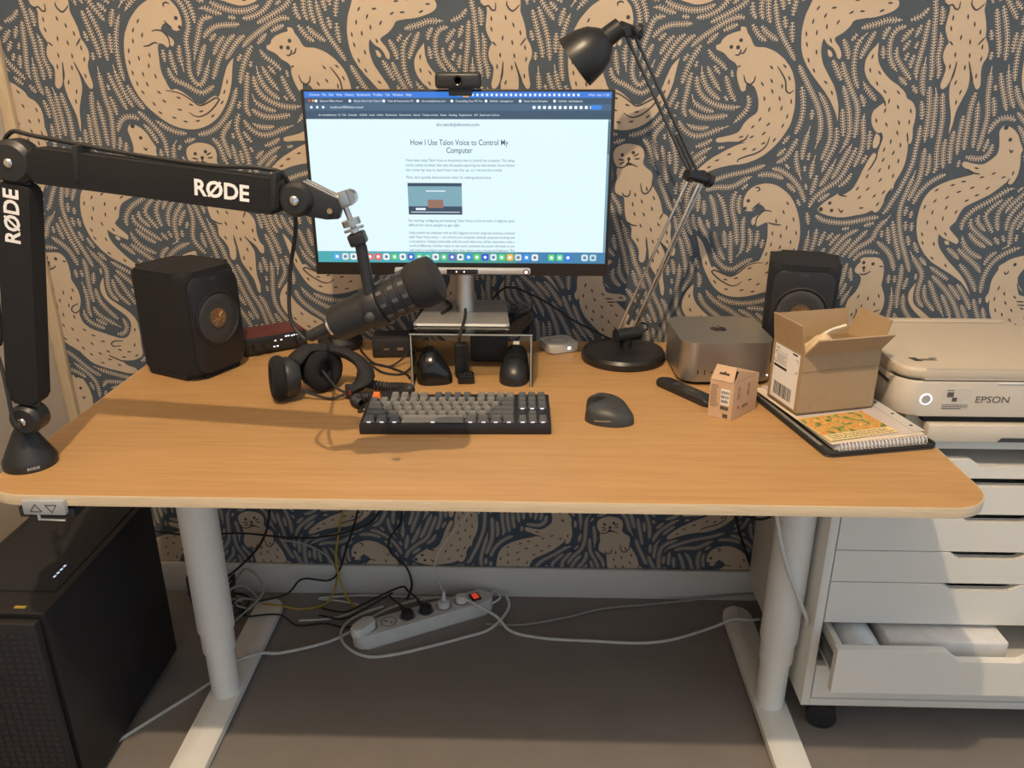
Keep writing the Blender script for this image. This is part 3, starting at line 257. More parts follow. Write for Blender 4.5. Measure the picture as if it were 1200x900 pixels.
    '1301,833,1309],[800,1377,821,1401,836,1420],[700,1182,717,1209,740,1231,775,1251,805,1261,837,1267,877,1269,908,1265,940,1259],[969,1263,1016,1263],[1036,1171,1055,1185],[924,1033,953,1047,982,1061,1010,1076,1031,1087,1058,1104,1079,1128,1097,1155],[1121,1166,1130,1197,1135,1228],[967,1133,968,1180],[723,1119,751,1103,782,1093,813,1085,844,1081,876,1083,907,1090,936,1104],[1370,1167,1402,1173,1442,1176,1474,1177,1506,1177,1546,1177,1578,1177],[1470,1225,1502,1223,1534,1219,1566,1215],[1679,1164,1687,1195,1693,1226,1699,1258,1704,1281,1712,1312,1731,1335],[1632,1298,1644,1277],[1150,1044,1139,1074,1137,1106,1139,1138],[1241,1056,1252,1009],[1147,1018,1168,994,1195,976,1222,960],[1278,1033,1280,994,1288,954],[1553,1469,1591,1440],[1547,1574,1564,1547,1585,1513,1604,1487,1623,1462,1647,1430,1666,1404],[1217,1714,1249,1713,1288,1710,1328,1704,1353,1685],[1323,1734,1353,1745,1380,1763,1402,1786,1416,1805,1432,1833,1446,1862,1458,1891],[1263,1687,1289,1667,1318,1641],[1369,1660,1391,1637,1409,1621],[1436,1608,1459,1586],[1485,1580,1508,1557,1525,1540],[877,382,860,355,853,324,850,292,851,260],[744,380,752,349,768,313,781,283,797,247,813,219],[976,381,947,369,918,356,889,328,880,297,878,266,878,234,882,202,890,163,900,133,916,105],[826,192,836,162,842,122],[487,381,488,349,490,317,498,286,517,251,531,223,540,192,550,162,561,131,571,101,580,70,590,40,601,2,608,-30,614,-61,622,-92],[643,1898,653,1868,664,1837,677,1808],[676,1779,696,1745,716,1710],[725,1679,747,1636],[758,1606,767,1575,776,1536,779,1504],[616,1224,632,1252,650,1278,673,1311,691,1337,708,1364,724,1392,741,1428,751,1459,758,1490],[651,1175,676,1195],[737,1141,733,1188],[859,1241,890,1238,922,1232],[849,937,872,959,897,978,924,996,951,1013,978,1030,1007,1043,1037,1055,1068,1051],[1016,1110,1036,1123],[1120,1047,110'
    '2,1074,1098,1112],[670,1093,701,1093,738,1079,769,1071],[799,1058,830,1054],[1106,1024,1125,998,1146,974,1174,959],[1552,1692,1556,1660,1565,1621,1578,1583,1590,1553],[1610,1532,1631,1497,1653,1464],[1391,1734,1400,1704,1417,1677,1440,1644,1460,1620],[1361,1788,1391,1815],[1442,1684,1429,1713,1422,1744,1427,1776],[1447,1797,1457,1827],[1400,1839,1417,1867,1431,1896,1445,1933,1454,1964,1460,1995,1466,2035,1468,2067,1467,2098],[1467,1671,1482,1643,1504,1609,1521,1582],[838,370,849,400,866,427,888,450,919,475,946,493,974,507],[825,296,826,344],[747,512,752,481,758,449,768,410,774,379,781,348],[908,305,929,327,958,342,987,355,1017,366,1047,377,1070,383,1101,391,1133,397,1164,406,1194,416,1224,428],[904,224,907,272],[913,200,919,161,939,126],[514,325,516,357,516,389,511,429,505,460],[371,217,385,245,406,270,428,293,447,319,456,349,461,381,463,413,463,445,464,477,469,508,487,534],[525,297,545,264,563,237,571,198],[470,291,472,259,459,230,439,206,424,178,417,155,415,123,419,91,418,61,391,45],[496,237,506,206,510,175,508,143,501,112,498,80,509,50,528,25,550,1],[543,101,545,69,557,31],[575,1958,577,1926,578,1894,595,1858,615,1833],[615,1807,637,1784,650,1764,670,1739],[659,1715,680,1691,698,1665,714,1637,727,1608,737,1569,739,1537,729,1507,704,1488],[596,1191,590,1222,599,1253,612,1290,622,1321,631,1351,638,1391,626,1418,596,1428],[661,1339,673,1368,684,1398,692,1421,716,1442],[766,886,786,911,806,936,833,965,860,982],[817,781,825,812,838,850,851,879,871,914,889,940],[917,950,940,972,958,988],[983,1000,1012,1014,1042,1025],[658,1132,695,1122],[620,880,628,911,637,942,648,972,659,1002,669,1032,690,1055,722,1057],[676,974,698,998,725,1015,755,1024,779,1026,811,1027,843,1029],[1615,1825,1600,1796,1589,1766,1582,1735,1580,1711,1583,1679,1587,1648,1593,1616],[1582,1930,1566,1902,1551'
    ',1874,1538,1845,1527,1814,1520,1783,1517,1759,1517,1727,1520,1696,1527,1664,1536,1634],[1614,1598,1625,1568,1643,1533,1661,1506,1681,1481,1707,1450,1727,1426],[1453,1765,1456,1733,1464,1702],[1475,1780,1481,1811,1489,1842,1499,1872,1510,1903,1518,1925,1529,1955,1541,1985,1554,2014],[1471,1918,1480,1949,1488,1980,1494,2011,1500,2043,1503,2075,1504,2107],[816,387,817,419,815,451,807,490,797,520,786,550,777,589,782,620,796,650],[853,453,888,485],[891,411,919,440,950,466],[901,510,939,522,973,543],[757,624,737,599,716,574,705,545,714,515,723,484,731,453],[781,487,786,455,789,431],[934,217,934,257,936,297],[963,313,993,324,1024,328,1056,327,1088,332,1116,347,1143,364,1172,377],[943,188,952,158,968,130,989,96,1004,67],[354,131,343,160,336,200,343,231,365,264,387,287],[390,133,388,165,393,196,403,218,420,245,441,269],[406,313,423,330],[428,361,437,408],[325,662,348,640,371,617,392,593,411,568,429,532,433,501,434,469,434,437],[491,492,503,512],[440,138,455,175,477,209],[447,112,447,80],[380,108,394,79],[334,-170,332,-138,332,-106,338,-75,348,-44,369,-11,393,11,419,28,448,42,479,52],[472,125,482,155],[587,1821,562,1841,544,1875,551,1906],[507,1376,514,1345,519,1313,522,1281,526,1250,537,1220,562,1200],[567,1238,571,1269,575,1301,577,1325,578,1357,574,1388],[612,1450,644,1448,684,1449],[696,802,709,831,722,860,736,889,753,916,771,943,792,967,817,986],[847,642,833,670,834,702,840,734,845,765,850,797,857,828],[817,878,836,904],[872,851,878,875],[691,883,678,853,666,824,652,795,628,774,605,794,593,823,592,855,595,887,596,919,594,951,599,982,612,1011,615,1043,609,1074,597,1104,579,1130,554,1149],[627,813,636,843,649,881,664,918,679,946],[703,962,732,989],[1634,1655,1623,1685,1609,1714,1615,1753,1627,1783,1640,1812,1654,1841,1664,1879,1665,1911,1673,1942],[1550,1717,1554,1749,1562,178'
    '0,1574,1809,1589,1838,1601,1858,1617,1886,1632,1915,1645,1944],[1485,1750,1489,1718,1498,1679],[1642,1608,1651,1577,1665,1548,1680,1530,1703,1508,1727,1486],[1676,1446,1693,1419,1714,1385,1737,1363,1766,1350,1802,1331,1826,1311],[1539,1909,1553,1937,1569,1965,1586,1993,1604,2019,1622,2045,1643,2070,1669,2088,1698,2102],[1523,54,1532,85,1545,122],[829,504,840,483],[755,565,757,541],[807,573,824,546,839,527],[815,624,831,596,855,575,883,560,915,558,953,568,982,581,1013,591,1043,601],[594,559,626,565,656,575,690,596,713,617,735,641,753,667,773,702,786,731,797,761],[656,543,679,521,691,491,698,460,711,431,728,404],[959,265,963,233,966,201],[987,292,1000,263,1011,233,1017,209,1025,178,1031,147],[1019,299,1039,275,1053,246,1065,208,1075,177,1083,146],[1134,60,1130,91,1125,123,1119,154,1109,185,1099,215,1094,247,1096,279,1107,308],[1133,320,1157,342],[981,175,995,137],[342,275,318,254,296,231,280,204,293,175,311,148,330,123],[295,773,307,743,323,715,337,696,357,671],[217,575,228,605,255,633,294,639,323,627],[344,602,366,578,382,551,396,522],[401,622,427,603,454,586,476,576,506,567,538,564],[406,452,404,492],[345,98,371,68],[207,1939,230,1917,252,1893,276,1862,293,1835,308,1806],[185,2013,209,1993,234,1973,266,1949,291,1928,310,1903],[323,1938,339,1975,369,2000],[449,1506,465,1478,491,1448,512,1424,530,1397,539,1367,545,1327,546,1295],[360,1596,377,1569,394,1542,410,1514,425,1486,440,1458,459,1422,471,1393,481,1362,488,1331,495,1300],[487,1273,496,1242,507,1221],[412,1185,443,1194,475,1197,507,1194,537,1186],[604,1393,606,1353],[495,1512,520,1493,551,1485,583,1480,615,1478,647,1478,678,1481],[711,903,727,931,745,957,768,979],[858,672,883,652,913,640,944,637,968,638,1000,642,1032,647],[795,675,807,704],[866,737,877,707,901,686,938,670,969,664],[881,815,885,783,896,753,915,728,94'
    '1,709,963,698,993,688,1024,682,1056,681,1087,686],[495,850,502,819,523,795,552,783,580,768,608,751,638,742,667,755,694,772],[560,943,555,904,560,872,566,832],[575,1175,599,1153,618,1128,632,1099,641,1068,644,1036],[1640,1715,1662,1706],[1642,1741,1656,1778,1669,1808,1682,1845],[1692,1919,1695,1887,1705,1857],[1737,1402,1753,1384],[1776,1394,1799,1372,1823,1351,1846,1328,1869,1295,1878,1265,1880,1233,1878,1201],[1597,-13,1615,13,1633,40,1652,65,1672,90],[1576,59,1593,86,1615,109],[1623,135,1654,140],[1558,84,1583,115],[852,611,881,596,920,591,952,596],[1097,120,1102,88,1105,56,1107,32,1110,0,1115,-30],[1157,190,1153,159,1156,127,1160,95,1162,55,1155,24,1137,-2],[1128,291,1122,260,1124,236,1134,206],[183,134,180,164,193,194,217,225,243,243,271,260,298,277,330,300,356,319,387,328],[293,130,270,152,248,175,251,203],[244,862,249,831,257,800,266,769,277,739,290,710,306,682],[183,497,188,529,191,561,193,593,196,625,195,656,187,696,181,727,178,759,176,791,173,823,172,855],[216,826,225,796,236,766,251,729,263,699,275,669],[218,185,220,156,243,133,268,113,287,99,314,81,340,63],[193,105,203,75,221,49,245,28,273,12,303,0],[134,46,166,22,196,-5],[521,1453,565,1432],[307,1769,318,1739,331,1709,348,1673,363,1645,380,1618,403,1585,422,1559,439,1533],[254,1737,271,1709,286,1681,302,1653,316,1625,331,1596,344,1567,356,1538,368,1508,379,1478,388,1447,397,1416,404,1385],[428,1427,439,1397,450,1358,460,1319,468,1288],[458,1265,473,1228],[359,1432,364,1400,368,1368,374,1337,381,1306,391,1275,403,1245,419,1218],[338,1083,358,1107,381,1129,401,1143,428,1159,458,1171],[485,1165,517,1165],[900,857,904,825,917,788,935,761,964,733,991,716],[1013,728,1029,711],[1009,816,1021,786,1033,756,1044,735,1062,709],[515,920,516,888,524,849,533,818],[1670,1731,1679,1761,1698,1797,1711,1826],[1743,1464,1767,1'
    '443,1791,1421,1812,1398,1829,1381,1852,1359,1878,1339,1905,1323],[1842,1283,1854,1245],[1908,1261,1925,1288,1957,1289,1989,1288,2020,1284,2051,1276,2082,1266,2108,1249,2125,1221],[1908,1216,1919,1238],[1643,3,1661,30,1680,55,1700,80,1721,105,1742,129],[1490,200,1517,182,1547,172,1586,166,1618,165,1650,167,1682,173,1721,181,1752,188,1784,192],[1067,123,1074,84,1081,44],[1020,2091,1030,2061,1041,2031,1050,2008,1063,1979,1083,1955],[1183,138,1194,108,1198,76,1197,52,1185,23],[311,1069,297,1040,287,1010,279,979,275,947,273,923,273,891,275,859,278,827,284,796],[144,709,147,677,151,645,154,613,156,573,157,541,159,509],[209,494,219,524,220,548],[206,724,218,686,225,646],[203,779,208,755],[222,118,250,90,276,71,311,52],[339,1772,342,1748],[214,1840,236,1817,255,1791,269,1771,286,1744,301,1716],[360,1723,371,1693,383,1663,398,1635,422,1603,442,1578,461,1552,471,1522],[87,1883,111,1862,135,1840,158,1818,185,1788,204,1763,222,1736,238,1708,252,1680,264,1650,275,1620,285,1581,290,1550,291,1518,290,1486],[323,1550,330,1518,336,1479,339,1447],[420,1359,428,1328,439,1289],[333,1420,333,1388,335,1356,338,1324,346,1285,356,1255,370,1226,386,1198],[311,1095,335,1126,358,1149,390,1173],[927,851,941,823,958,795,972,776,992,751],[482,924,485,876],[1875,1375,1903,1359,1940,1345,1970,1335,2001,1326,2040,1316,2071,1310],[1946,1254,1978,1259,2018,1257,2048,1248,2077,1233,2104,1204,2120,1176],[1675,-1,1693,25,1715,49,1748,70,1773,89,1782,120,1799,155,1822,178,1840,203],[1017,41,1030,12,1045,-16,1067,-39,1093,-58,1131,-60,1157,-41,1184,-24,1213,-10],[1223,54,1227,86,1226,126],[264,1021,272,1052,285,1090],[248,912,249,952,251,991],[121,498,118,530,117,562,116,594,115,626,114,650,115,682,118,714,124,745],[136,468,168,462,200,460,222,467,241,492,245,524],[176,1837,199,1815,220,1791,240,1765],[71,192'
    '5,104,1903,131,1886,165,1864],[76,1857,93,1830,111,1794,126,1766,142,1738,164,1704,180,1677],[149,1790,166,1763,186,1728,204,1692,215,1662],[237,1640,244,1608,246,1576,246,1552,244,1521,239,1489],[320,1238,309,1268,302,1300,300,1332,301,1371,304,1403,307,1435,309,1467],[340,1217,357,1190],[214,1284,219,1252,229,1222,245,1194,259,1175,281,1151,297,1125],[257,1324,258,1292,264,1261,276,1231,287,1210,306,1184,325,1159],[955,856,981,825],[1699,1954,1718,1980,1745,1995,1785,1996,1816,1989],[1799,75,1824,56,1854,30,1873,5,1890,-32,1899,-62],[1812,128,1814,97],[1855,173,1862,142,1872,112,1883,81,1894,51,1906,22,1916,-9],[1251,43,1256,83],[168,1158,181,1129,197,1101,222,1070,240,1043],[218,1116,252,1083],[170,1096,181,1066,193,1036,203,1006,212,975,217,944,221,912,224,880],[89,647,89,615,88,583,88,543,90,511,94,479],[60,1836,63,1804,72,1774,84,1753,106,1729,128,1706],[209,1634,215,1603,217,1571,217,1539,214,1507,212,1483,206,1451,194,1422,175,1397],[268,1350,273,1382,279,1413],[247,1459,238,1428,226,1399,212,1370,197,1342,187,1312,185,1280,190,1248,199,1217,211,1188,228,1161,249,1137,272,1115],[924,923,942,897,968,878,987,863,1010,841],[1835,145,1844,106,1855,68],[1920,407,1913,376,1905,345,1897,314,1886,275,1880,244,1879,212,1883,180,1890,149,1899,118,1909,88,1921,58,1937,22,1950,-8,1963,-37,1974,-67],[141,1155,152,1116],[144,1086,152,1055,161,1024,169,993,180,955,188,924,191,892],[69,440,62,471,59,511,59,551,61,583],[72,1726,49,1749,36,1778,32,1809,35,1841,39,1873,35,1896,18,1923,-2,1948,-21,1974,-39,2001],[174,1652,183,1621,187,1590,188,1558,188,1534,187,1502,184,1470],[134,1405,160,1423,173,1443],[227,1309,233,1341,241,1372],[103,1314,132,1326,167,1346],[179,1181,167,1211,157,1242,153,1273,159,1304],[1910,271,1920,301,1934,339,1943,369,1946,401,1946,433,1945,473,1944,505],['
    '1803,209,1822,235,1834,264,1848,293,1862,322,1872,352,1883,382,1893,413,1900,444,1903,476,1903,508,1906,540,1907,572,1906,604],[1905,201,1909,241],[1915,172,1921,132],[1935,106,1950,61],[1932,1936,1937,1905,1938,1873,1937,1841,1936,1817,1937,1785,1940,1753,1944,1721],[114,1147,122,1108],[137,1001,148,962],[160,912,159,880],[30,545,29,513,31,481,36,449,42,418],[9,1890,10,1866],[13,1970,47,1935],[1971,75,1986,46,1998,26],[132,1356,159,1373],[1935,255,1945,285,1960,313,1980,338,2004,360,2031,377,2060,390],[1971,385,1977,416,1974,448,1970,479],[1917,770,1921,739,1928,699,1932,667,1934,635,1935,603,1936,563,1937,531],[1933,190,1936,222],[1945,167,1950,128],[1909,1881,1912,1849],[1961,1816,1967,1847,1971,1871],[1902,1824,1909,1792,1913,1761,1914,1729,1912,1705,1910,1673,1918,1642],[1966,1788,1969,1756,1977,1725,1993,1698,2008,1679,2029,1655,2052,1632],[-20,744,-16,712,-9,681,-3,649,-1,617,0,585,0,553,0,521,1,489,5,458,11,426,3,397],[1878,893,1878,861,1878,829,1880,797,1885,766,1896,735],[1943,766,1952,735,1955,704,1958,672,1960,648,1962,616,1964,584,1965,552],[1891,710,1902,672,1906,632],[1880,1886,1883,1846],[1938,1694,1949,1664,1972,1642,2006,1620,2033,1604,2060,1587],[1875,1139,1879,1108,1887,1077,1890,1045,1893,1013,1897,981,1901,957,1902,926,1904,894,1910,862,1914,830,1914,798],[1853,798,1846,829,1847,860,1851,892,1855,924,1858,948,1860,980,1862,1012,1865,1044],[1841,774,1865,743],[1941,1629,1968,1612,1990,1601],[1910,1093,1919,1063,1919,1023],[1922,992,1931,961,1932,929,1930,897,1937,866,1947,836,1945,804],[1746,932,1747,900,1763,873,1783,848,1805,824,1826,800],[1826,902,1817,872,1818,848],[1824,928,1832,951],[1819,976,1836,1021],[1885,1682,1885,1650,1899,1622,1918,1607,1946,1592,1976,1580],[1773,918,1797,959],[1772,1016,1740,1009,1720,986,1713,955,1715,915,1724,884,174'
    '0,857,1762,833],[1776,809,1812,778],[1788,880,1799,910],[1762,956,1780,983,1802,1006],[1580,1009,1611,1018,1649,1028,1679,1039,1718,1041,1750,1041],[1680,965,1688,996,1704,1014],[1684,934,1693,887],[1602,764,1587,792,1576,822,1569,853,1568,885,1567,909,1571,940,1587,968,1609,991],[1593,887,1604,917,1618,946,1627,968,1642,996],[1517,872,1527,841,1542,813,1557,785,1573,757,1589,729,1601,708,1613,679,1617,647,1618,615,1620,583,1617,552],[1620,791,1638,765,1666,735,1688,712],[1507,965,1523,937,1533,915,1541,885],[1544,959,1563,985],[1473,880,1490,853,1506,825,1522,797],[1535,772,1549,743,1560,713,1573,676,1581,645,1587,613,1592,582,1587,542,1575,513,1560,484],[1617,736,1635,710,1639,687],[1635,422,1646,451,1658,490,1660,522,1659,554,1653,585,1646,624,1647,656],[1545,677,1551,646,1557,615,1562,591,1565,559],[1542,370,1558,398,1570,427,1586,464,1598,493,1611,523],[1454,236,1464,266,1484,292,1514,318,1539,337,1565,355,1585,381,1598,410,1613,447,1624,477,1634,507],[1668,437,1685,473],[1684,580,1687,541,1688,501],[1531,594,1537,563,1537,531,1528,500,1512,463,1502,433,1493,403],[1491,335,1508,362,1522,391,1537,428,1549,458],[1261,413,1292,409,1328,391,1354,373,1377,351,1398,326,1418,291,1430,262],[1454,297,1462,328,1466,351,1471,383],[1494,265,1519,286,1538,299],[1579,333,1610,358,1629,393],[1430,747,1450,722,1467,695,1481,666,1492,636,1500,605,1506,574,1508,542,1501,510,1491,480,1481,450],[1281,441,1309,455,1329,480,1347,516,1360,545],[1201,382,1233,387,1265,385,1288,380,1318,368],[1322,431,1339,414],[1365,492,1366,460,1373,429,1388,392,1402,363],[1337,346,1362,326,1379,309],[1424,343,1431,320],[1395,273,1410,245],[1328,860,1344,832,1361,805,1378,778,1396,751,1413,724,1429,696,1445,660,1454,629,1459,598,1459,566,1454,534,1446,503],[1277,469,1311,502],[1394,453,1393,485,1396,516,'
    '1400,540,1406,572,1412,603],[1410,427,1412,403],[1352,769,1360,738,1368,699,1370,667,1368,635,1359,596,1347,567],[1412,671,1413,631],[1421,453,1423,484],[1443,371,1444,403,1447,443,1453,474],[36,1552,68,1554,87,1578,90,1602,78,1632],[1448,211,1456,180,1461,157],[1115,733,1125,703,1114,666,1087,637,1064,614],[1786,1041,1816,1052,1837,1065,1856,1090],[1006,504,1029,509],[110,452,108,424],[1035,835,1039,812],[525,527,571,540],[1722,151,1767,165],[799,1228,830,1238],[1298,525,1321,558],[1596,1158,1628,1157,1652,1157],[1604,1187,1628,1186]]}')
# ------------------------------------------------------------------ setting
XL, XR, YF, ZC = -1.151, 2.3, -3.0, 3.3
floor_m = mat('floor_lino', (0.235, 0.212, 0.193), 0.55, var=0.05, scale=9, bump=0.02)
wall_m = mat('wall_plain', (0.50, 0.43, 0.36), 0.85, var=0.02, scale=6)
blue_m = mat('wallpaper_blue', (0.062, 0.083, 0.108), 0.85, var=0.06, scale=30)
tan_m = mat('wallpaper_tan', (0.51, 0.41, 0.305), 0.85, var=0.03, scale=25)
line_m = mat('wallpaper_line', (0.045, 0.050, 0.058), 0.85)
frond_m = mat('wallpaper_frond', (0.56, 0.47, 0.37), 0.85, var=0.05, scale=25)
trim_m = mat('trim_paint', (0.62, 0.62, 0.59), 0.5, var=0.02, scale=6)
def struct(name, mb, m, label): return tag(obj(name, mb, m), label, name.split('_')[0], kind='structure')
struct('floor', MB().box(((XL+XR)/2, (YF+WY)/2, -0.05), (XR-XL+0.4, WY-YF+0.4, 0.1)), floor_m, 'smooth grey brown linoleum floor under the desk')
struct('ceiling', MB().box(((XL+XR)/2, (YF+WY)/2, ZC+0.05), (XR-XL, WY-YF, 0.1)), mat('ceiling_paint', (0.75, 0.74, 0.72), 0.9, var=0.01), 'white ceiling above the desk')
wall_back = struct('wall_back', MB().box(((XL+XR)/2, WY+0.05, ZC/2), (XR-XL, 0.1, ZC)), blue_m, 'blue grey wallpapered wall printed with tan otters and fern fronds')
struct('wall_left', MB().box((XL-0.05, (YF+WY)/2, ZC/2), (0.1, WY-YF+0.2, ZC)), wall_m, 'plain beige side wall left of the desk')
struct('baseboard_back', MB().box(((XL+XR)/2, WY-0.006, 0.0475), (XR-XL, 0.012, 0.095), 0.003), trim_m, 'tall white painted baseboard below the wallpaper')
struct('trim_1', MB().box((XL+0.0145, WY-0.009, 0.1+(ZC-0.1)/2), (0.027, 0.016, ZC-0.1), 0.002), wood('trim_wood', (0.50, 0.39, 0.25), (0.60, 0.48, 0.33), (26, 26, 1.6)), 'pale wooden corner strip at the left end of the wallpaper')

# wallpaper print: otters (parts of the wall) and fern fronds, traced in wall coordinates (units of 0.5 mm), tile 1.0 x 0.985 m
TILE = json.loads(TILE_JSON)
PXT, PZT = 1.0, 0.985
def clip(bm, x0=XL+0.002, z0=0.0955, x1=1.75, z1=1.85):
    for co, no in (((x0, 0, 0), (-1, 0, 0)), ((x1, 0, 0), (1, 0, 0)), ((0, 0, z0), (0, 0, -1)), ((0, 0, z1), (0, 0, 1))):
        bmesh.ops.bisect_plane(bm, geom=bm.verts[:]+bm.edges[:]+bm.faces[:], plane_co=co, plane_no=no, clear_outer=True)
def pairs(l): return [(l[i]/2000, l[i+1]/2000) for i in range(0, len(l), 2)]
def stroke(mb, pts, w, y, mi):
    n = len(pts); v = []; f = []
    for i in range(n):
        a = pts[max(i-1, 0)]; b = pts[min(i+1, n-1)]; dx, dz = b[0]-a[0], b[1]-a[1]; L = math.hypot(dx, dz) or 1e-9
        k = w*(0.35 + 0.65*math.sin(PI*min(1, max(0, i/(n-1))))**0.5)/2
        nx, nz = -dz/L*k, dx/L*k; v += [(pts[i][0]+nx, y, pts[i][1]+nz), (pts[i][0]-nx, y, pts[i][1]-nz)]
        if i: f.append((2*i-2, 2*i-1, 2*i+1, 2*i))
    mb.quads(v, f, mi=mi)
for key, (outs, strokes, eyes, dash) in TILE['o'].items():
    allp = [q for o in outs for q in pairs(o)]
    lx, hx = min(q[0] for q in allp), max(q[0] for q in allp); lz, hz = min(q[1] for q in allp), max(q[1] for q in allp)
    for i in range(-4, 5):
        for j in range(-3, 4):
            dx, dzz = i*PXT, j*PZT
            if hx+dx < XL+0.01 or lx+dx > 1.6 or hz+dzz < 0.11 or lz+dzz > 1.66 or (key == 'Q' and j > 0): continue
            mb = MB()
            for o in outs:
                po = pairs(o); cd_ = delaunay_2d_cdt([Vector(q) for q in po], [], [list(range(len(po)))], 1, 1e-6)
                mb.quads([(q[0]+dx, WY-0.0006, q[1]+dzz) for q in cd_[0]], [tuple(f_) for f_ in cd_[2]], mi=0)
            for s in strokes: stroke(mb, [(x+dx, z+dzz) for x, z in pairs(s)], 0.0036, WY-0.0010, 1)
            for k in range(0, len(dash), 3):
                x, z, a = dash[k]/2000+dx, dash[k+1]/2000+dzz, math.radians(dash[k+2]); c, s = math.cos(a)*0.0054, math.sin(a)*0.0054
                stroke(mb, [(x-c, z-s), (x, z), (x+c, z+s)], 0.0042, WY-0.0010, 1)
            for k in range(0, len(eyes), 3):
                x, z, r = eyes[k]/2000+dx, eyes[k+1]/2000+dzz, max(0.0042, eyes[k+2]/2000*1.5)
                mb.poly([(x+r*math.cos(t*PI/5), WY-0.0010, z+r*math.sin(t*PI/5)) for t in range(10)][::-1], mi=1)
            clip(mb.bm); mb.bm.normal_update()
            for q in mb.bm.faces:
                if q.normal.y > 0: q.normal_flip()
            if not mb.bm.faces: mb.bm.free(); continue
            obj('printed_otter', mb, [tan_m, line_m], wall_back, recalc=False, flat=True)
random.seed(11)
fv = []; ff = []
def leaf(x, z, ax, az, L, w):
    k = len(fv); nx, nz = -az, ax
    fv.extend([(x, 0, z), (x+ax*L*0.55+nx*w, 0, z+az*L*0.55+nz*w), (x+ax*L, 0, z+az*L), (x+ax*L*0.45-nx*w, 0, z+az*L*0.45-nz*w)]); ff.append((k, k+1, k+2, k+3))
for fr in TILE['f']:
    p = spline([(x, 0, z) for x, z in pairs(fr)], 6)
    d = [0.0]
    for a, b in zip(p[:-1], p[1:]): d.append(d[-1]+(b-a).length)
    L = d[-1]; rev = random.random() < 0.5
    if rev: p = p[::-1]; d = [L-q for q in d[::-1]]
    # stem
    k0 = len(fv)
    for i, q in enumerate(p):
        t = (p[min(i+1, len(p)-1)]-p[max(i-1, 0)]).normalized(); w = 0.00095
        fv.extend([(q.x-t.z*w, 0, q.z+t.x*w), (q.x+t.z*w, 0, q.z-t.x*w)])
        if i: ff.append((k0+2*i-2, k0+2*i-1, k0+2*i+1, k0+2*i))
    bare = random.choice((0.0, 0.0, 0.006, 0.014)) if L > 0.05 else 0.0
    sp = random.uniform(0.0055, 0.0064); s = bare; j = 0
    big = random.uniform(0.0076, 0.0086)
    while s < L:
        while j < len(d)-2 and d[j+1] < s: j += 1
        u = (s-d[j])/max(1e-6, d[j+1]-d[j]); q = p[j].lerp(p[j+1], min(1, max(0, u))); t = (p[j+1]-p[j]).normalized()
        e = min(1.0, (L-s)/0.02+0.35)*min(1.0, (s-bare)/0.012+0.6)
        for sd in (1, -1):
            a = math.radians(58)*sd; ax = t.x*math.cos(a)-t.z*math.sin(a); az = t.x*math.sin(a)+t.z*math.cos(a)
            leaf(q.x, q.z, ax, az, big*e, 0.00132)
        s += sp
lx, hx = min(v[0] for v in fv), max(v[0] for v in fv); lz, hz = min(v[2] for v in fv), max(v[2] for v in fv)
big_bm = MB(); cv = []; cf = []
for i in range(-4, 5):
    for j in range(-3, 4):
        dx, dzz = i*PXT, j*PZT
        if hx+dx < XL or lx+dx > 1.75 or hz+dzz < 0.09 or lz+dzz > 1.85: continue
        for q in ff:
            x, z = fv[q[0]][0]+dx, fv[q[0]][2]+dzz
            if x < XL-0.01 or x > 1.75 or z < 0.085 or z > 1.85: continue
            k = len(cv); cv.extend([(fv[v][0]+dx, WY-0.0003, fv[v][2]+dzz) for v in q]); cf.append((k, k+1, k+2, k+3))
big_bm.quads(cv, cf); clip(big_bm.bm)
fo = obj('frond_print', big_bm, frond_m, wall_back, recalc=False, flat=True); fo['kind'] = 'stuff'; fo['label'] = 'pale printed fern fronds filling the gaps between the otters'

# ------------------------------------------------------------------ ceiling lamp (above the frame, lights the room)
cl = thing('ceiling_lamp', 'round opal glass ceiling lamp with a steel rim above the desk', 'lamp', (LAMP_POS[0], LAMP_POS[1], ZC))
obj('canopy', MB().lathe([(0.02, -0.03), (0.055, -0.03), (0.06, 0.0)]), white_paint, cl)
obj('rod', MB().cyl((0, 0, -0.03), (0, 0, -0.12), 0.006), steel, cl)
obj('bulb', MB().sphere((0, 0, LAMP_POS[2]-ZC), 0.055), mat('opal_bulb', (1.0, 0.8, 0.55), emit=True, estr=6.0), cl)
ld = bpy.data.lights.new('lamp_light', 'POINT'); ld.energy = LAMP_POWER; ld.color = LAMP_COL; ld.shadow_soft_size = 0.025
lo = bpy.data.objects.new('lamp_light', ld); COL.objects.link(lo); lo.parent = cl; lo.location = (0, 0, LAMP_POS[2]-ZC-0.07)

# ------------------------------------------------------------------ desk
oak = wood('oak_veneer', (0.40, 0.225, 0.092), (0.50, 0.30, 0.130), (1.2, 34.0, 34.0))
edge_m = wood('edge_birch', (0.52, 0.42, 0.28), (0.66, 0.55, 0.40), (3, 60, 60))
desk = thing('standing_desk', 'oak veneer sit stand desk with two white telescopic legs', 'desk')
obj('tabletop', MB().prism(rrect(1.596, 0.796, 0.068, 8, 0, 0.40), DZ-0.0165, DZ), oak, desk)
rb = MB(); o1 = rrect(1.6, 0.8, 0.07, 8, 0, 0.40); i1 = rrect(1.596, 0.796, 0.068, 8, 0, 0.40); n = len(o1)
v = [(x, y, DZ-0.018) for x, y in o1]+[(x, y, DZ-0.0015) for x, y in o1]+[(x*0.9993, 0.4+(y-0.4)*0.9985, DZ-0.0002) for x, y in o1]+[(x, y, DZ-0.0002) for x, y in i1]+[(x, y, DZ-0.018) for x, y in i1]
f = []
for a in range(4):
    for i in range(n): f.append((a*n+i, a*n+(i+1) % n, (a+1)*n+(i+1) % n, (a+1)*n+i))
for i in range(n): f.append((4*n+i, 4*n+(i+1) % n, (i+1) % n, i))
rb.quads(v, f); obj('edge_band', rb, edge_m, desk)
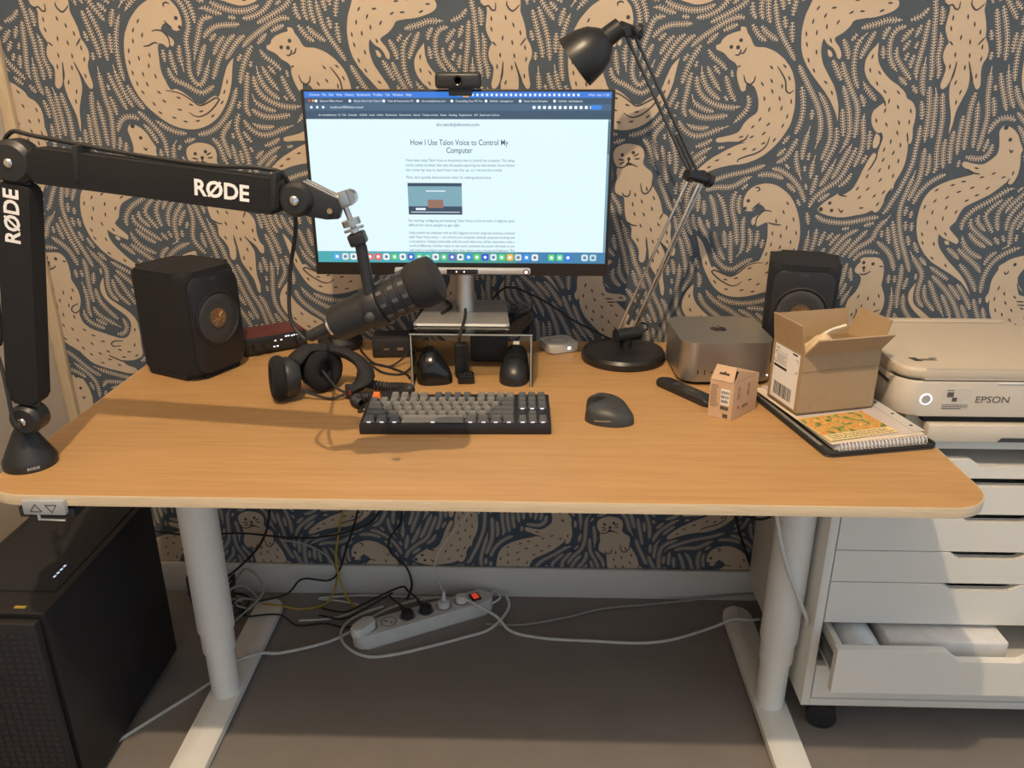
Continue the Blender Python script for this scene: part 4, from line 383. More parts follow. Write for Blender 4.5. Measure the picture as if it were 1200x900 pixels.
obj('frame_beam', MB().box((0, 0.36, DZ-0.041), (1.20, 0.035, 0.045), 0.004).box((0, 0.46, DZ-0.041), (1.20, 0.035, 0.045), 0.004), white_paint, desk)
for sx in (-1, 1):
    x = 0.643*sx; y = 0.41
    leg = obj('leg', MB().lathe([(0.0402, 0.206), (0.0412, 0.211), (0.0412, DZ-0.03)], T(x, y, 0), 32), white_paint, desk)
    obj('middle_tube', MB().lathe([(0.0360, 0.148), (0.0370, 0.153), (0.0370, 0.26)], T(x, y, 0), 32), white_paint, leg)
    obj('lower_tube', MB().lathe([(0.0325, 0.024), (0.0325, 0.22)], T(x, y, 0), 32), white_paint, leg)
    ft = obj('foot', MB().prism(rrect(0.074, 0.70, 0.0365, 8, x, 0.42), 0.006, 0.026, 0.004, 2), white_paint, desk)
    for gy in (0.11, 0.73): obj('glide', MB().cyl((x, gy, 0), (x, gy, 0.007), 0.012), rubber, ft)
    obj('crossbar', MB().box((x, 0.40, DZ-0.0258), (0.06, 0.62, 0.015), 0.003), white_paint, desk)
cp = obj('control_panel', MB().box((-0.685, -0.004, DZ-0.0175), (0.068, 0.012, 0.026), 0.003), mat('panel_grey', (0.36, 0.38, 0.40), 0.45), desk)
for cx, s in ((-0.697, 1), (-0.672, -1)):
    tri = [(cx-0.009, -0.006*s), (cx+0.009, -0.006*s), (cx, 0.007*s)]
    mb = MB()
    for a in range(3):
        p, q = tri[a], tri[(a+1) % 3]; mb.cyl((p[0], -0.0102, DZ-0.0175+p[1]), (q[0], -0.0102, DZ-0.0175+q[1]), 0.0006, seg=6)
    obj('arrow_mark', mb, ink, cp)
obj('panel_housing', MB().box((-0.69, 0.03, DZ-0.033), (0.09, 0.055, 0.018), 0.003), black_plastic, desk)
k = obj('lock_key', MB().cyl((-0.70, -0.002, DZ-0.03), (-0.70, -0.002, DZ-0.043), 0.0022, seg=8).cyl((-0.70, -0.002, DZ-0.042), (-0.658, -0.004, DZ-0.042), 0.0016, seg=8), white_plastic, desk)
# ------------------------------------------------------------------ drawer unit on castors
CX0, CX1, CY0, CY1, CZ0, CZ1 = 0.690, 1.356, 0.345, 0.822, 0.075, 0.735
CXM = (CX0+CX1)/2
cab_m = mat('cabinet_white', (0.78, 0.765, 0.71), 0.42, var=0.012, scale=5)
cab = thing('drawer_unit', 'white drawer unit on castors with one drawer pulled open', 'drawer unit')
for x in (CX0+0.009, CX1-0.009): obj('side_panel', MB().box((x, (CY0+CY1)/2, (CZ0+CZ1)/2), (0.018, CY1-CY0, CZ1-CZ0), 0.001), cab_m, cab)
obj('top_panel', MB().box((CXM, (CY0+CY1)/2, CZ1-0.010), (CX1-CX0-0.037, CY1-CY0, 0.020), 0.001), cab_m, cab)
obj('bottom_panel', MB().box((CXM, (CY0+CY1)/2, CZ0+0.009), (CX1-CX0-0.037, CY1-CY0, 0.018), 0.001), cab_m, cab)
obj('back_panel', MB().box((CXM, CY1-0.005, (CZ0+CZ1)/2), (CX1-CX0-0.037, 0.006, CZ1-CZ0-0.042)), cab_m, cab)
def drawer(z0, z1, y, open_=False):
    w = CX1-CX0-0.042; cw, cb, cd = 0.085, 0.052, 0.017
    if open_: cw, cb, cd = 0.095, 0.058, 0.026
    top = []
    for k in range(9):
        t = k/8; s = t*t*(3-2*t); top.append((cw-(cw-cb)*t, z1-cd*s))
    poly = [(-w/2, z0), (w/2, z0), (w/2, z1)] + top + [(-x, z) for x, z in top[::-1]] + [(-w/2, z1)]
    M = Matrix(((1, 0, 0, CXM), (0, 0, -1, y+0.018), (0, 1, 0, 0), (0, 0, 0, 1)))
    d = obj('drawer', MB().prism(poly, 0, 0.018, 0.0008, 1, M), cab_m, cab)
    dep = 0.42; yc = y+0.018+dep/2; h = (z1-z0)*0.72
    obj('drawer_box', MB().box((CXM, yc, z0+0.014), (w-0.05, dep, 0.006)).box((CXM-w/2+0.02, yc, z0+0.012+h/2), (0.012, dep, h)).box((CXM+w/2-0.02, yc, z0+0.012+h/2), (0.012, dep, h)).box((CXM, y+0.018+dep-0.006, z0+0.012+h/2), (w-0.06, 0.012, h)), cab_m, d)
    if open_:
        obj('runner', MB().box((CXM-w/2+0.009, yc, z0+0.05), (0.008, dep-0.02, 0.028)), mat('runner_grey', (0.16, 0.18, 0.18), 0.4, metal=0.6), d)
    return d
for z0, z1 in ((0.650, 0.6915), (0.5685, 0.648), (0.481, 0.5665), (0.404, 0.479), (0.3, 0.402)): drawer(z0, z1, CY0+0.001)
drawer(0.096, 0.185, CY0+0.001)
drawer(0.1875, 0.2975, CY0-0.085, True)
for x in (CX0+0.06, CX1-0.06):
    for y in (CY0+0.030, CY1-0.06):
        c = obj('castor', MB().cyl((x-0.006, y-0.020, 0.033), (x+0.006, y+0.020, 0.033), 0.033, seg=28), rubber, cab)
        obj('castor_bracket', MB().cyl((x, y+0.01, 0.05), (x, y+0.01, CZ0), 0.014).box((x, y+0.012, 0.064), (0.05, 0.04, 0.016), 0.003), dark_grey, c)
# things in the open drawer
pb = thing('wrapped_parcel', 'white paper wrapped parcel lying in the open bottom drawer', 'parcel', (1.00, 0.40, 0.2045))
obj('parcel_body', MB().box((-0.04, 0, 0.042), (0.25, 0.19, 0.082), 0.006, 3), mat('parcel_white', (0.72, 0.71, 0.70), 0.7), pb)
pr_ = thing('paper_roll', 'translucent white plastic roll beside the parcel in the drawer', 'roll', (0.786, 0.385, 0.2045))
obj('roll_body', MB().lathe([(0.006, -0.09), (0.036, -0.085), (0.042, -0.07), (0.042, 0.07), (0.036, 0.085), (0.006, 0.09)], T(0, 0, 0.042) @ RX(90)), mat('roll_white', (0.70, 0.74, 0.78), 0.35), pr_)
obj('roll_cap', MB().lathe([(0.020, -0.093), (0.024, -0.09), (0.024, -0.083)], T(0, 0, 0.042) @ RX(-90)), white_plastic, pr_)

# ------------------------------------------------------------------ printer
prn = thing('printer', 'white inkjet printer with round power button on the drawer unit', 'printer', (0.957, 0.493, CZ1))
pm = mat('printer_white', (0.62, 0.565, 0.48), 0.4, var=0.015, scale=10)
pm2 = mat('printer_lid', (0.54, 0.47, 0.375), 0.5, var=0.02, scale=30, bump=0.05)
PW, PD = 0.374, 0.316     # local front at y=-PD/2
obj('base', MB().box((0.012, 0.012, 0.026), (0.32, PD-0.04, 0.048), 0.004), pm, prn)
obj('tray_well', MB().box((0.012, -PD/2+0.028, 0.044), (0.27, 0.03, 0.014)), black_matte, prn)
ot = obj('paper_tray', MB().box((0.012, -PD/2+0.004, 0.020), (0.262, 0.022, 0.036), 0.003), pm, prn)
obj('tray_notch', MB().prism([(-0.035, 0), (0.035, 0), (0.028, 0.008), (-0.028, 0.008)], 0, 0.002, 0, 2, T(0.05, -PD/2-0.0068, 0.004) @ RX(90)), dark_grey, ot)
obj('body', MB().prism(rrect(PW, PD, 0.045, 8), 0.053, 0.124, 0.004, 2), pm, prn)
obj('seam', MB().prism(rrect(PW-0.006, PD-0.006, 0.043, 8), 0.1235, 0.128), dark_grey, prn)
obj('scanner_lid', MB().prism(rrect(PW+0.002, PD+0.002, 0.046, 8), 0.127, 0.150, 0.009, 4), pm2, prn)
obj('lid_hinge', MB().box((0, PD/2-0.012, 0.153), (PW-0.06, 0.02, 0.006), 0.002), pm2, prn)
fy = -PD/2-0.0004
def FM(x, z, y=fy): return T(x, y, z) @ RX(90)
bx = 0.825-0.957
b = obj('power_button', MB().lathe([(0.0085, 0), (0.0085, 0.0012)], FM(bx, 0.088), 28), mat('button_grey', (0.42, 0.41, 0.39), 0.4), prn)
obj('button_ring', MB().lathe([(0.0092, 0.0), (0.0112, 0.0), (0.0112, 0.0014), (0.0092, 0.0014)], FM(bx, 0.088), 28, ring=True), mat('ring_light', (1.0, 1.0, 1.0), emit=True, estr=1.6), b)
st = obj('sticker', MB().box((0.881-0.957, fy, 0.090), (0.052, 0.0006, 0.042)), mat('sticker_beige', (0.60, 0.56, 0.49), 0.5), prn)
mb = MB(); random.seed(3)
for z, x0, x1 in ((0.1065, -0.020, -0.006), (0.077, -0.024, 0.024), (0.0735, -0.024, 0.024), (0.070, -0.024, 0.012)): mb.box((0.881-0.957+(x0+x1)/2, fy-0.0006, z), (x1-x0, 0.0004, 0.0012))
mb.box((0.869-0.957, fy-0.0006, 0.098), (0.012, 0.0004, 0.010)).box((0.878-0.957, fy-0.0006, 0.088), (0.009, 0.0004, 0.008))
obj('sticker_print', mb, mat('sticker_ink', (0.10, 0.09, 0.085), 0.7), st)
text('brand_text', 'EPSON', 0.0185, mat('brand_ink', (0.09, 0.085, 0.08), 0.5), prn, FM(0.949-0.957, 0.088, fy-0.0006), xs=1.15)
obj('paper_guide', MB().box((0.03, fy, 0.1215), (0.07, 0.003, 0.004), 0.001), white_plastic, prn)
obj('side_vent', MB().box((-PW/2-0.0006, -0.09, 0.108), (0.002, 0.05, 0.007)), dark_grey, prn)
lb = obj('lid_mark', MB().prism([(0, 0), (0.014, 0), (0.008, 0.02), (-0.006, 0.02)], 0, 0.0004, 0, 2, T(-0.145, -0.118, 0.1502)), dark_grey, prn)
obj('lid_mark', MB().prism([(0.014, 0.004), (0.044, 0.004), (0.040, 0.013), (0.012, 0.013)], 0, 0.0004, 0, 2, T(-0.145, -0.118, 0.1502)).prism([(0.034, 0.015), (0.048, 0.015), (0.046, 0.020), (0.032, 0.020)], 0, 0.0004, 0, 2, T(-0.145, -0.118, 0.1502)), mat('lid_mark_ink', (0.16, 0.14, 0.12), 0.6), prn)

# ------------------------------------------------------------------ computer tower
pc = thing('computer_tower', 'black mesh fronted computer tower on the floor left of the desk', 'computer', (-0.943, 0.335, 0))
pcm = mat('tower_black', (0.013, 0.013, 0.015), 0.5)
W_, D_, H_ = 0.236, 0.45, 0.462
obj('body', MB().box((0, 0.006, 0.018+(H_-0.022)/2), (W_, D_-0.012, H_-0.022), 0.004), pcm, pc)
obj('top_filter', MB().box((0, 0.03, H_-0.003), (W_-0.03, D_-0.10, 0.006), 0.002), mat('filter_black', (0.016, 0.016, 0.018), 0.8, bump=0.6, scale=600), pc)
fr = obj('front_panel', MB().box((0, -D_/2-0.010, 0.018+(H_-0.022)/2), (W_, 0.020, H_-0.022), 0.005), pcm, pc)
mb = MB()
for i in range(14):
    for j in range(30):
        mb.box((-0.105+i*0.0161, -D_/2-0.0206, 0.04+j*0.0135), (0.010, 0.0014, 0.0085))
obj('front_mesh', mb, mat('mesh_black', (0.022, 0.022, 0.026), 0.6), fr)['kind'] = 'stuff'
random.seed(9); mb = MB()
for k in range(46):
    x = random.uniform(-0.11, 0.0); z = random.uniform(0.25, 0.44); mb.box((x, -D_/2-0.0212, z), (0.003, 0.0012, 0.003))
obj('front_lights', mb, mat('led_blue', (0.10, 0.08, 0.55), emit=True, estr=2.0), fr)
mb = MB()
for k in range(4): mb.box((0.075, -0.10+k*0.012, H_+0.0003), (0.004, 0.007, 0.001))
obj('status_light', mb, mat('led_ice', (0.6, 0.75, 0.9), emit=True, estr=0.9), pc)
obj('badge', MB().box((0.062, -D_/2+0.03, H_-0.003), (0.022, 0.007, 0.0016)), mat('badge_gold', (0.42, 0.30, 0.05), 0.5), pc)
for x in (-0.09, 0.09):
    for y in (-0.18, 0.18): obj('foot', MB().cyl((x, y, 0), (x, y, 0.019), 0.016), rubber, pc)

# ------------------------------------------------------------------ clear riser, monitor, webcam, eye tracker
acr = clear_plastic('clear_acrylic'); edge_acr = mat('acrylic_edge', (0.30, 0.34, 0.345), 0.15, var=0.02)
RX0, RX1, RY0, RY1, RSZ = -0.176, 0.080, 0.488, 0.742, 0.897
ris = thing('acrylic_riser', 'clear acrylic monitor riser on the desk', 'riser')
obj('shelf', MB().box(((RX0+RX1)/2, (RY0+RY1)/2, RSZ-0.003), (RX1-RX0, RY1-RY0, 0.006)), acr, ris)
obj('edge_strip', MB().box(((RX0+RX1)/2, RY0-0.0006, RSZ-0.003), (RX1-RX0, 0.0012, 0.0030)), edge_acr, ris)
for x in (RX0+0.003, RX1-0.003):
    s = obj('side', MB().box((x, (RY0+RY1)/2, (DZ+RSZ)/2-0.003), (0.006, RY1-RY0, RSZ-DZ-0.006)), acr, ris)
    obj('side_edge', MB().box((x, RY0-0.0006, (DZ+RSZ)/2-0.003), (0.0030, 0.0012, RSZ-DZ-0.006)), edge_acr, s)
MXC = -0.0715; MY = 0.567; MZ0, MZ1 = 1.001, 1.369
mon = thing('monitor', 'slim black monitor on a silver stand showing a web page', 'monitor', (MXC, MY, RSZ))
zc = (MZ0+MZ1)/2-RSZ
bez = mat('bezel_black', (0.014, 0.015, 0.017), 0.35)
obj('housing', MB().box((0, 0.020, zc), (0.606, 0.036, MZ1-MZ0-0.012), 0.012, 3), dark_grey, mon)
scr = obj('bezel', MB().box((0, 0, zc), (0.614, 0.009, MZ1-MZ0), 0.002), bez, mon)
obj('stand_column', MB().cyl((0, 0.075, 0.006), (0, 0.075, zc+0.03), 0.021, seg=32), silver, mon)
obj('stand_neck', MB().box((0, 0.052, zc+0.02), (0.10, 0.045, 0.08), 0.006), dark_grey, mon)
bs = obj('stand_base', MB().prism([(-0.102, -0.032), (0.102, -0.032), (0.088, 0.16), (-0.088, 0.16)], 0.0, 0.007, 0.002, 2), mat('stand_silver', (0.45, 0.46, 0.47), 0.38, metal=0.7), mon)
obj('base_edge', MB().box((0, -0.0328, 0.0035), (0.190, 0.001, 0.0042)), white_plastic, bs)
# the screen picture: flat emissive print on the panel.  local px frame: 360 x 202, origin top left
SW, SH = 0.600, 0.337; SX = SW/360.0; sy0 = -0.0047; top = MZ1-RSZ-0.0045
def em(name, c, s=1.0): return mat('screen_'+name, c, emit=True, estr=s)
def SM(px, py, lay): return T((px-180)*SX, sy0-0.00015*lay, top-py*SX) @ RX(90)
def srect(mb, x0, y0, x1, y1, lay, r=0.0):
    M = SM(0, 0, lay)
    if r: p = [(x*SX, -y*SX, 0) for x, y in rrect(x1-x0, y1-y0, r, 3, (x0+x1)/2, (y0+y1)/2)][::-1]
    else: p = [(x0*SX, -y1*SX, 0), (x1*SX, -y1*SX, 0), (x1*SX, -y0*SX, 0), (x0*SX, -y0*SX, 0)]
    mb.poly(p, M); return mb
def sobj(name, mb, m): return obj(name, mb, m, scr, recalc=False)
sobj('screen_wallpaper', srect(MB(), 0, 0, 360, 202, 0), em('teal', (0.045, 0.22, 0.42)))
sobj('menu_bar', srect(MB(), 0, 0, 360, 6.6, 1), em('blue', (0.03, 0.20, 0.72)))
sobj('browser_bar', srect(MB(), 0, 6.6, 360, 30.5, 1), em('navy', (0.035, 0.085, 0.15)))
sobj('tab', srect(srect(MB(), 58, 7.4, 96, 13.4, 2, 1.2), 0, 13.4, 360, 21, 2), em('tab', (0.055, 0.125, 0.215)))
sobj('web_page', srect(MB(), 0, 30.5, 357, 188, 1), em('page', (0.76, 0.95, 1.0)))
sobj('scroll_bar', srect(MB(), 357, 30.5, 360, 188, 2), em('scroll', (0.20, 0.36, 0.45)))
sobj('scroll_thumb', srect(MB(), 357.6, 33, 359.4, 70, 3), em('thumb', (0.06, 0.12, 0.18)))
wt = em('white', (0.85, 0.93, 1.0)); dk = em('dark', (0.05, 0.09, 0.15)); gy = em('grey', (0.14, 0.20, 0.28))
def stext(s, px, py, size, m, align='LEFT', xs=1.0, bold=0.0, fit=None): return text('screen_text', s, size*SX, m, scr, SM(px, py, 4), align, xs, bold=bold*SX, fit=fit)
stext('Chrome   File   Edit   View   History   Bookmarks   Profiles   Tab   Window   Help', 6, 3.4, 3.6, wt)
stext('Wed 1 Apr 11:20', 357, 3.4, 3.4, wt, 'RIGHT')
for i, s in enumerate(('General Office Hours', 'About How I Use Talon V', 'Talon & Powertools 101', 'slo.vanduijnhoven.com', 'Controlling Your PC Voi', 'GitHub - chaosparrot', 'Smart Voice Dictation', 'GitHub - talonhubcom')): stext(s, 18+i*40, 10.3, 3.1, wt)
stext('localhost:3000/talon-voice/', 30, 17.2, 3.6, wt)
stext('slo vanduijnhoven  AI  Talk   Calendar   GitHub   Local   Admin   Bookmarks   Documents   Search   Twitter articles   Notes   Reading   Deployment   API   Read Later Chores', 15, 25.8, 3.0, wt)
mb = MB()
for k in range(26): srect(mb, 180+k*5.6, 2.0, 182.6+k*5.6, 4.8, 4, 0.6)
for k in range(13): srect(mb, 268+k*6.1, 15.4, 271.6+k*6.1, 19.0, 4, 1.2)
for k in range(8): srect(mb, 12+k*40, 8.6, 15.2+k*40, 11.8, 4, 1.2)
for k in range(3): srect(mb, 6+k*7, 15.8, 9+k*7, 18.6, 4, 1.0)
sobj('toolbar_icon', mb, wt)
sobj('record_mark', srect(MB(), 186, 0.8, 194, 6.0, 5, 2), em('orange', (0.9, 0.35, 0.06)))
sobj('window_button', srect(MB(), 4.4, 8.6, 7.2, 11.4, 4, 1.3), em('red', (0.8, 0.08, 0.06)))
sobj('window_button', srect(MB(), 8.8, 8.6, 11.4, 11.4, 4, 1.3), em('amber', (0.85, 0.4, 0.06)))
sobj('update_button', srect(MB(), 336, 14.6, 349, 19.6, 5, 2), em('bluebtn', (0.04, 0.25, 0.8)))
stext('slo.vanduijnhoven.com', 180, 36.5, 5.6, gy, 'CENTER', bold=0.05)
stext('How I Use Talon Voice to Control My', 181, 57, 9.3, dk, 'CENTER', 0.80, bold=0.05)
stext('Computer', 181, 66, 9.3, dk, 'CENTER', 0.80, bold=0.05)
def para(lines, y0, dy):
    for i, s in enumerate(lines):
        if not s: continue
        stext(s, 116, y0+i*dy, 4.3, gy, bold=0.03, fit=131*SX if i < len(lines)-1 else 120*SX)
para(['I have been using Talon Voice as the primary way to control my computer. This setup', 'works a whole lot better than what the people supporting me have advised. Some interest', 'has come my way to learn how I set this up, so I wrote this article.'], 77.5, 5.6)
para(['First, let\'s quickly demonstrate what I\'m talking about here:'], 97.5, 5.6)
para(['Fair warning: configuring and tweaking Talon Voice is a lot of work. It might be quite', 'difficult for some people to get right.'], 149.5, 5.6)
para(['I fully control my computer with an ALS diagnosis by both using eye tracking combined', 'with Talon Voice every \u2014 to control your computer entirely using eye tracking and', 'a microphone. Getting comfortable with the tools before you will be, need them make a', 'world of difference. Another reason to start early: sometimes the system will break on you', 'and need to reconfigure something, which does require using a mouse and keyboard. This', ''], 164.5, 5.4)
sobj('video_frame', srect(MB(), 117, 104, 183, 142, 2), em('video', (0.20, 0.40, 0.48)))
sobj('video_bar', srect(srect(MB(), 117, 104, 183, 108, 3), 117, 132, 183, 142, 3), em('videobar', (0.03, 0.07, 0.12)))
sobj('video_still', srect(MB(), 141, 124, 160, 134, 4), em('still', (0.30, 0.16, 0.12)))
sobj('video_line', srect(srect(srect(MB(), 120, 138.6, 180, 139.4, 5), 126, 134, 138, 136.5, 5), 139, 113, 163, 114.2, 5), wt)
dock = [(0.1,0.4,0.9),(0.75,0.78,0.8),(0.85,0.85,0.85),(0.03,0.04,0.06),(0.9,0.12,0.12),(0.9,0.1,0.1),(0.85,0.9,0.9),(0.1,0.6,0.2),(0.85,0.9,0.9),(0.05,0.1,0.6),(0.1,0.6,0.3),(0.1,0.55,0.3),(0.85,0.9,0.9),(0.1,0.6,0.25),(0.12,0.1,0.6),(0.85,0.9,0.9),(0.02,0.25,0.8),(0.1,0.65,0.15),(0.03,0.05,0.7),(0.75,0.85,0.95),(0.1,0.65,0.2),(0.95,0.5,0.05),(0.7,0.75,0.8),(0.03,0.3,0.9),(0.85,0.85,0.85),None,(0.1,0.7,0.15),(0.1,0.7,0.3),(0.03,0.2,0.8),None,(0.6,0.8,0.85),(0.5,0.75,0.75)]
sobj('dock_shelf', srect(MB(), 0, 188.4, 150, 202, 1), em('dockgreen', (0.06, 0.40, 0.45)))
sobj('dock_shelf', srect(MB(), 150, 188.4, 250, 202, 1), em('dockmid', (0.06, 0.33, 0.30)))
for k, c in enumerate(dock):
    if c is None: continue
    x = 20+k*10.35
    d = sobj('dock_icon', srect(MB(), x, 190.6, x+8.2, 198.8, 3, 2), em('i%d' % k, c))
    d2 = srect(MB(), x+2.2, 192.8, x+6.0, 196.6, 4, 1.4)
    obj('icon_glyph', d2, em('g0', (0.9, 0.95, 1.0)) if max(c) > 0.01 and min(c) < 0.5 else em('g1', (0.12, 0.2, 0.35)), d, recalc=False)
wc = thing('webcam', 'small black webcam clipped on top of the monitor', 'webcam', (-0.0685, MY, MZ1))
obj('body', MB().box((0, -0.006, 0.016), (0.089, 0.030, 0.030), 0.007, 3), black_plastic, wc)
obj('clip', MB().box((0.004, -0.0085, -0.004), (0.046, 0.006, 0.016), 0.002).box((0.004, 0.03, -0.01), (0.03, 0.03, 0.04), 0.003).box((0.004, 0.005, 0.002), (0.046, 0.028, 0.003)), black_plastic, wc)
ln = obj('lens', MB().lathe([(0.002, 0.0), (0.006, 0.0), (0.009, 0.002), (0.0095, 0.0)], T(0, -0.0215, 0.016) @ RX(90)), black_gloss, wc)
et = thing('eye_tracker', 'slim grey eye tracking bar with red lights under the screen', 'eye tracker', (-0.068, MY-0.0125, 1.0065))
obj('bar', MB().box((0, 0, 0.006), (0.285, 0.014, 0.014), 0.0045, 3), mat('tracker_grey', (0.38, 0.38, 0.39), 0.35), et)
obj('sensor_window', MB().box((0.0, -0.0072, 0.006), (0.065, 0.002, 0.010), 0.0009), black_gloss, et)
red = mat('led_red', (1.0, 0.55, 0.55), emit=True, estr=2.2)
for x in (-0.012, 0.004): obj('infrared_light', MB().cyl((x, -0.0086, 0.006), (x, -0.0076, 0.006), 0.0018, seg=10), red, et)
for x in (-0.125, 0.133):
    w = obj('end_window', MB().cyl((x, -0.0082, 0.006), (x, -0.0068, 0.006), 0.0058, seg=16), mat('dark_red', (0.10, 0.02, 0.03), 0.2), et)
    obj('infrared_light', MB().cyl((x, -0.0090, 0.006), (x, -0.0080, 0.006), 0.0036, seg=12), red, w)
# ------------------------------------------------------------------ speakers
def speaker(name, label, loc, rotz, fab, sc):
    # local front = -y, 0.155 x 0.18 x 0.24
    t = thing(name, label, 'speaker', loc, rotz, 'bookshelf speakers')
    c = obj('cabinet', MB().prism(rrect(0.155, 0.172, 0.028, 8, 0, 0.0), 0.004, 0.24, 0.018, 5), fab, t)
    obj('baffle', MB().prism(rrect(0.134, 0.214, 0.026, 8), 0, 0.007, 0.003, 2, T(0, -0.084, 0.121) @ RX(90)), mat('baffle_dark', (0.013, 0.0145, 0.019), 0.5), t)
    M = T(0, -0.0905, 0.130) @ RX(90)
    s = obj('surround', MB().lathe([(0.057, 0), (0.060, 0.0012), (0.062, 0.0028), (0.058, 0.0042), (0.054, 0.002), (0.052, 0.0)], M, 48, ring=True), mat('surround_black', (0.012, 0.012, 0.013), 0.55), t)
    obj('cone', MB().lathe([(0.054, 0.0004), (0.052, 0.0016), (0.036, 0.0012), (0.022, 0.0006)], M, 48), mat('cone_grey', (0.060, 0.062, 0.066), 0.4, metal=0.3), s)
    tw = obj('tweeter', MB().lathe([(0.0215, 0.0), (0.0215, 0.0030), (0.0190, 0.0028), (0.012, 0.0014), (0.004, 0.0020)], M, 32), mat('copper', (0.50, 0.36, 0.24), 0.35, metal=0.9), t)
    mb = MB()
    for k in range(9):
        a = 2*PI*k/9; mb.cyl(M @ Vector((0.004*math.cos(a), 0.004*math.sin(a), 0.0028)), M @ Vector((0.017*math.cos(a), 0.017*math.sin(a), 0.0028)), 0.0011, seg=6)
    obj('phase_plug', mb, brass, tw)
    t.scale = (sc, sc, sc)
    text('brand_text', 'KEF', 0.009, mat('brand_dim', (0.10, 0.10, 0.11), 0.4), t, T(0, -0.0914, 0.218) @ RX(90), space=1.3)
    obj('base', MB().prism(rrect(0.14, 0.155, 0.02, 5), 0, 0.006), rubber, t)
    return t
speaker('bookshelf_speaker', 'black fabric speaker turned sideways at the left of the desk', (-0.679, 0.592, DZ), math.radians(64.0), black_fabric, 0.985)
speaker('bookshelf_speaker', 'dark speaker facing forward behind the open cardboard box', (0.692, 0.716, DZ), math.radians(-15.0), navy_fabric, 0.96)

# ------------------------------------------------------------------ audio interface
ai = thing('audio_interface', 'small dark red audio interface with lit front panel beside the left speaker', 'audio interface', (-0.5375, 0.735, DZ), math.radians(34))
obj('body', MB().box((-0.012, 0.012, 0.024), (0.150, 0.090, 0.042), 0.005), mat('dull_red', (0.115, 0.025, 0.025), 0.45), ai)
fp = obj('front_panel', MB().box((-0.012, -0.035, 0.024), (0.148, 0.006, 0.040), 0.002), black_plastic, ai)
mb = MB()
for x, z in ((0.0, 0.030), (0.012, 0.037), (0.018, 0.037), (0.032, 0.037), (0.040, 0.037), (-0.018, 0.016), (-0.010, 0.016), (-0.014, 0.030), (0.026, 0.036)): mb.box((x, -0.0386, z), (0.004, 0.001, 0.0025))
obj('panel_light', mb, led_white, fp)
for x in (-0.06, -0.035, 0.045): obj('knob', MB().cyl((x, -0.038, 0.024), (x, -0.050, 0.024), 0.008 if x < 0.04 else 0.011, seg=18), black_plastic, fp)
for x in (-0.07, 0.045): obj('foot', MB().box((x, 0.012, 0.0017), (0.012, 0.07, 0.0035)), rubber, ai)

# ------------------------------------------------------------------ microphone arm
AY = 0.095; AH = 0.055
arm = thing('microphone_arm', 'black jointed microphone arm with white lettering at the left desk edge', 'microphone arm')
bxc, byc = -0.770, 0.108
obj('desk_mount', MB().lathe([(0.042, DZ), (0.042, DZ+0.012), (0.040, DZ+0.016), (0.018, DZ+0.060), (0.014, DZ+0.066)], T(bxc, byc, 0), 36), black_plastic, arm)
text('mount_text', 'RODE', 0.007, white_plastic, arm, T(bxc+0.026, byc-0.034, DZ+0.008) @ RZ(38) @ RX(90))
def V(x, z, dy=0.0): return Vector((x, 0.095-0.081*(min(x, -0.25)+0.744)+dy, z))   # the arm swings slightly forward along its length
jl, je, jr = V(-0.744, 0.872), V(-0.669, 1.279), V(-0.2535, 1.233)
obj('swivel_post', MB().cyl((bxc, byc, DZ+0.06), (-0.752, 0.098, 0.858), 0.012), black_plastic, arm)
def joint(c, r, name='joint'):
    j = obj(name, MB().lathe([(r*0.72, -0.020), (r, -0.014), (r, 0.014), (r*0.78, 0.021), (r*0.15, 0.022)], T(c.x, c.y, c.z) @ RX(90), 40), black_plastic, arm)
    obj('pivot_screw', MB().lathe([(0.0065, 0.020), (0.0065, 0.0235), (0.0045, 0.0255), (0.001, 0.026)], T(c.x, c.y, c.z) @ RX(90), 20), chrome, j)
    return j
joint(jl, 0.026); joint(je, 0.032); joint(jr, 0.024)
def sleeve(a, b, w, d, name):
    u = (b-a).normalized(); L = (b-a).length; M = frame(a, u, (0, -1, 0))
    s = obj(name, MB().prism(rrect(L, w, 0.012, 5, L/2, 0), -d/2, d/2, 0.005, 3, M), black_fabric, arm)
    return s, M, L
u1 = (je-jl).normalized(); u2 = (jr-je).normalized()
s1, M1, L1 = sleeve(jl+u1*0.030, je-u1*0.030, 0.050, 0.036, 'lower_sleeve')
s2, M2, L2 = sleeve(je+u2*0.026, jr-u2*0.022, 0.050, 0.036, 'upper_sleeve')
wl = mat('lettering_white', (0.85, 0.85, 0.85), 0.6)
text('lettering', 'R\u00d8DE', 0.031, wl, s1, M1 @ T(L1-0.048, 0.0, 0.0184), xs=0.98, bold=0.0009)
text('lettering', 'R\u00d8DE', 0.031, wl, s2, M2 @ T(L2-0.083, -0.001, 0.0184), xs=0.98, bold=0.0009)
for s in (-0.012, 0.012):
    obj('joint_plate', MB().cyl(jl+u1*0.0+Vector((s*0.3, 0.0, 0)), jl+u1*0.04+Vector((s, 0, 0)), 0.008, seg=12), dark_grey, arm)
    obj('joint_plate', MB().cyl(je-u1*0.0, je-u1*0.05+Vector((s, 0, 0)), 0.009, seg=12), dark_grey, arm)
    obj('joint_plate', MB().cyl(je, je+u2*0.05+Vector((0, 0, s)), 0.009, seg=12), dark_grey, arm)
    obj('joint_plate', MB().cyl(jr, jr-u2*0.04+Vector((0, 0, s)), 0.008, seg=12), dark_grey, arm)
hd = V(-0.213, 1.2165)
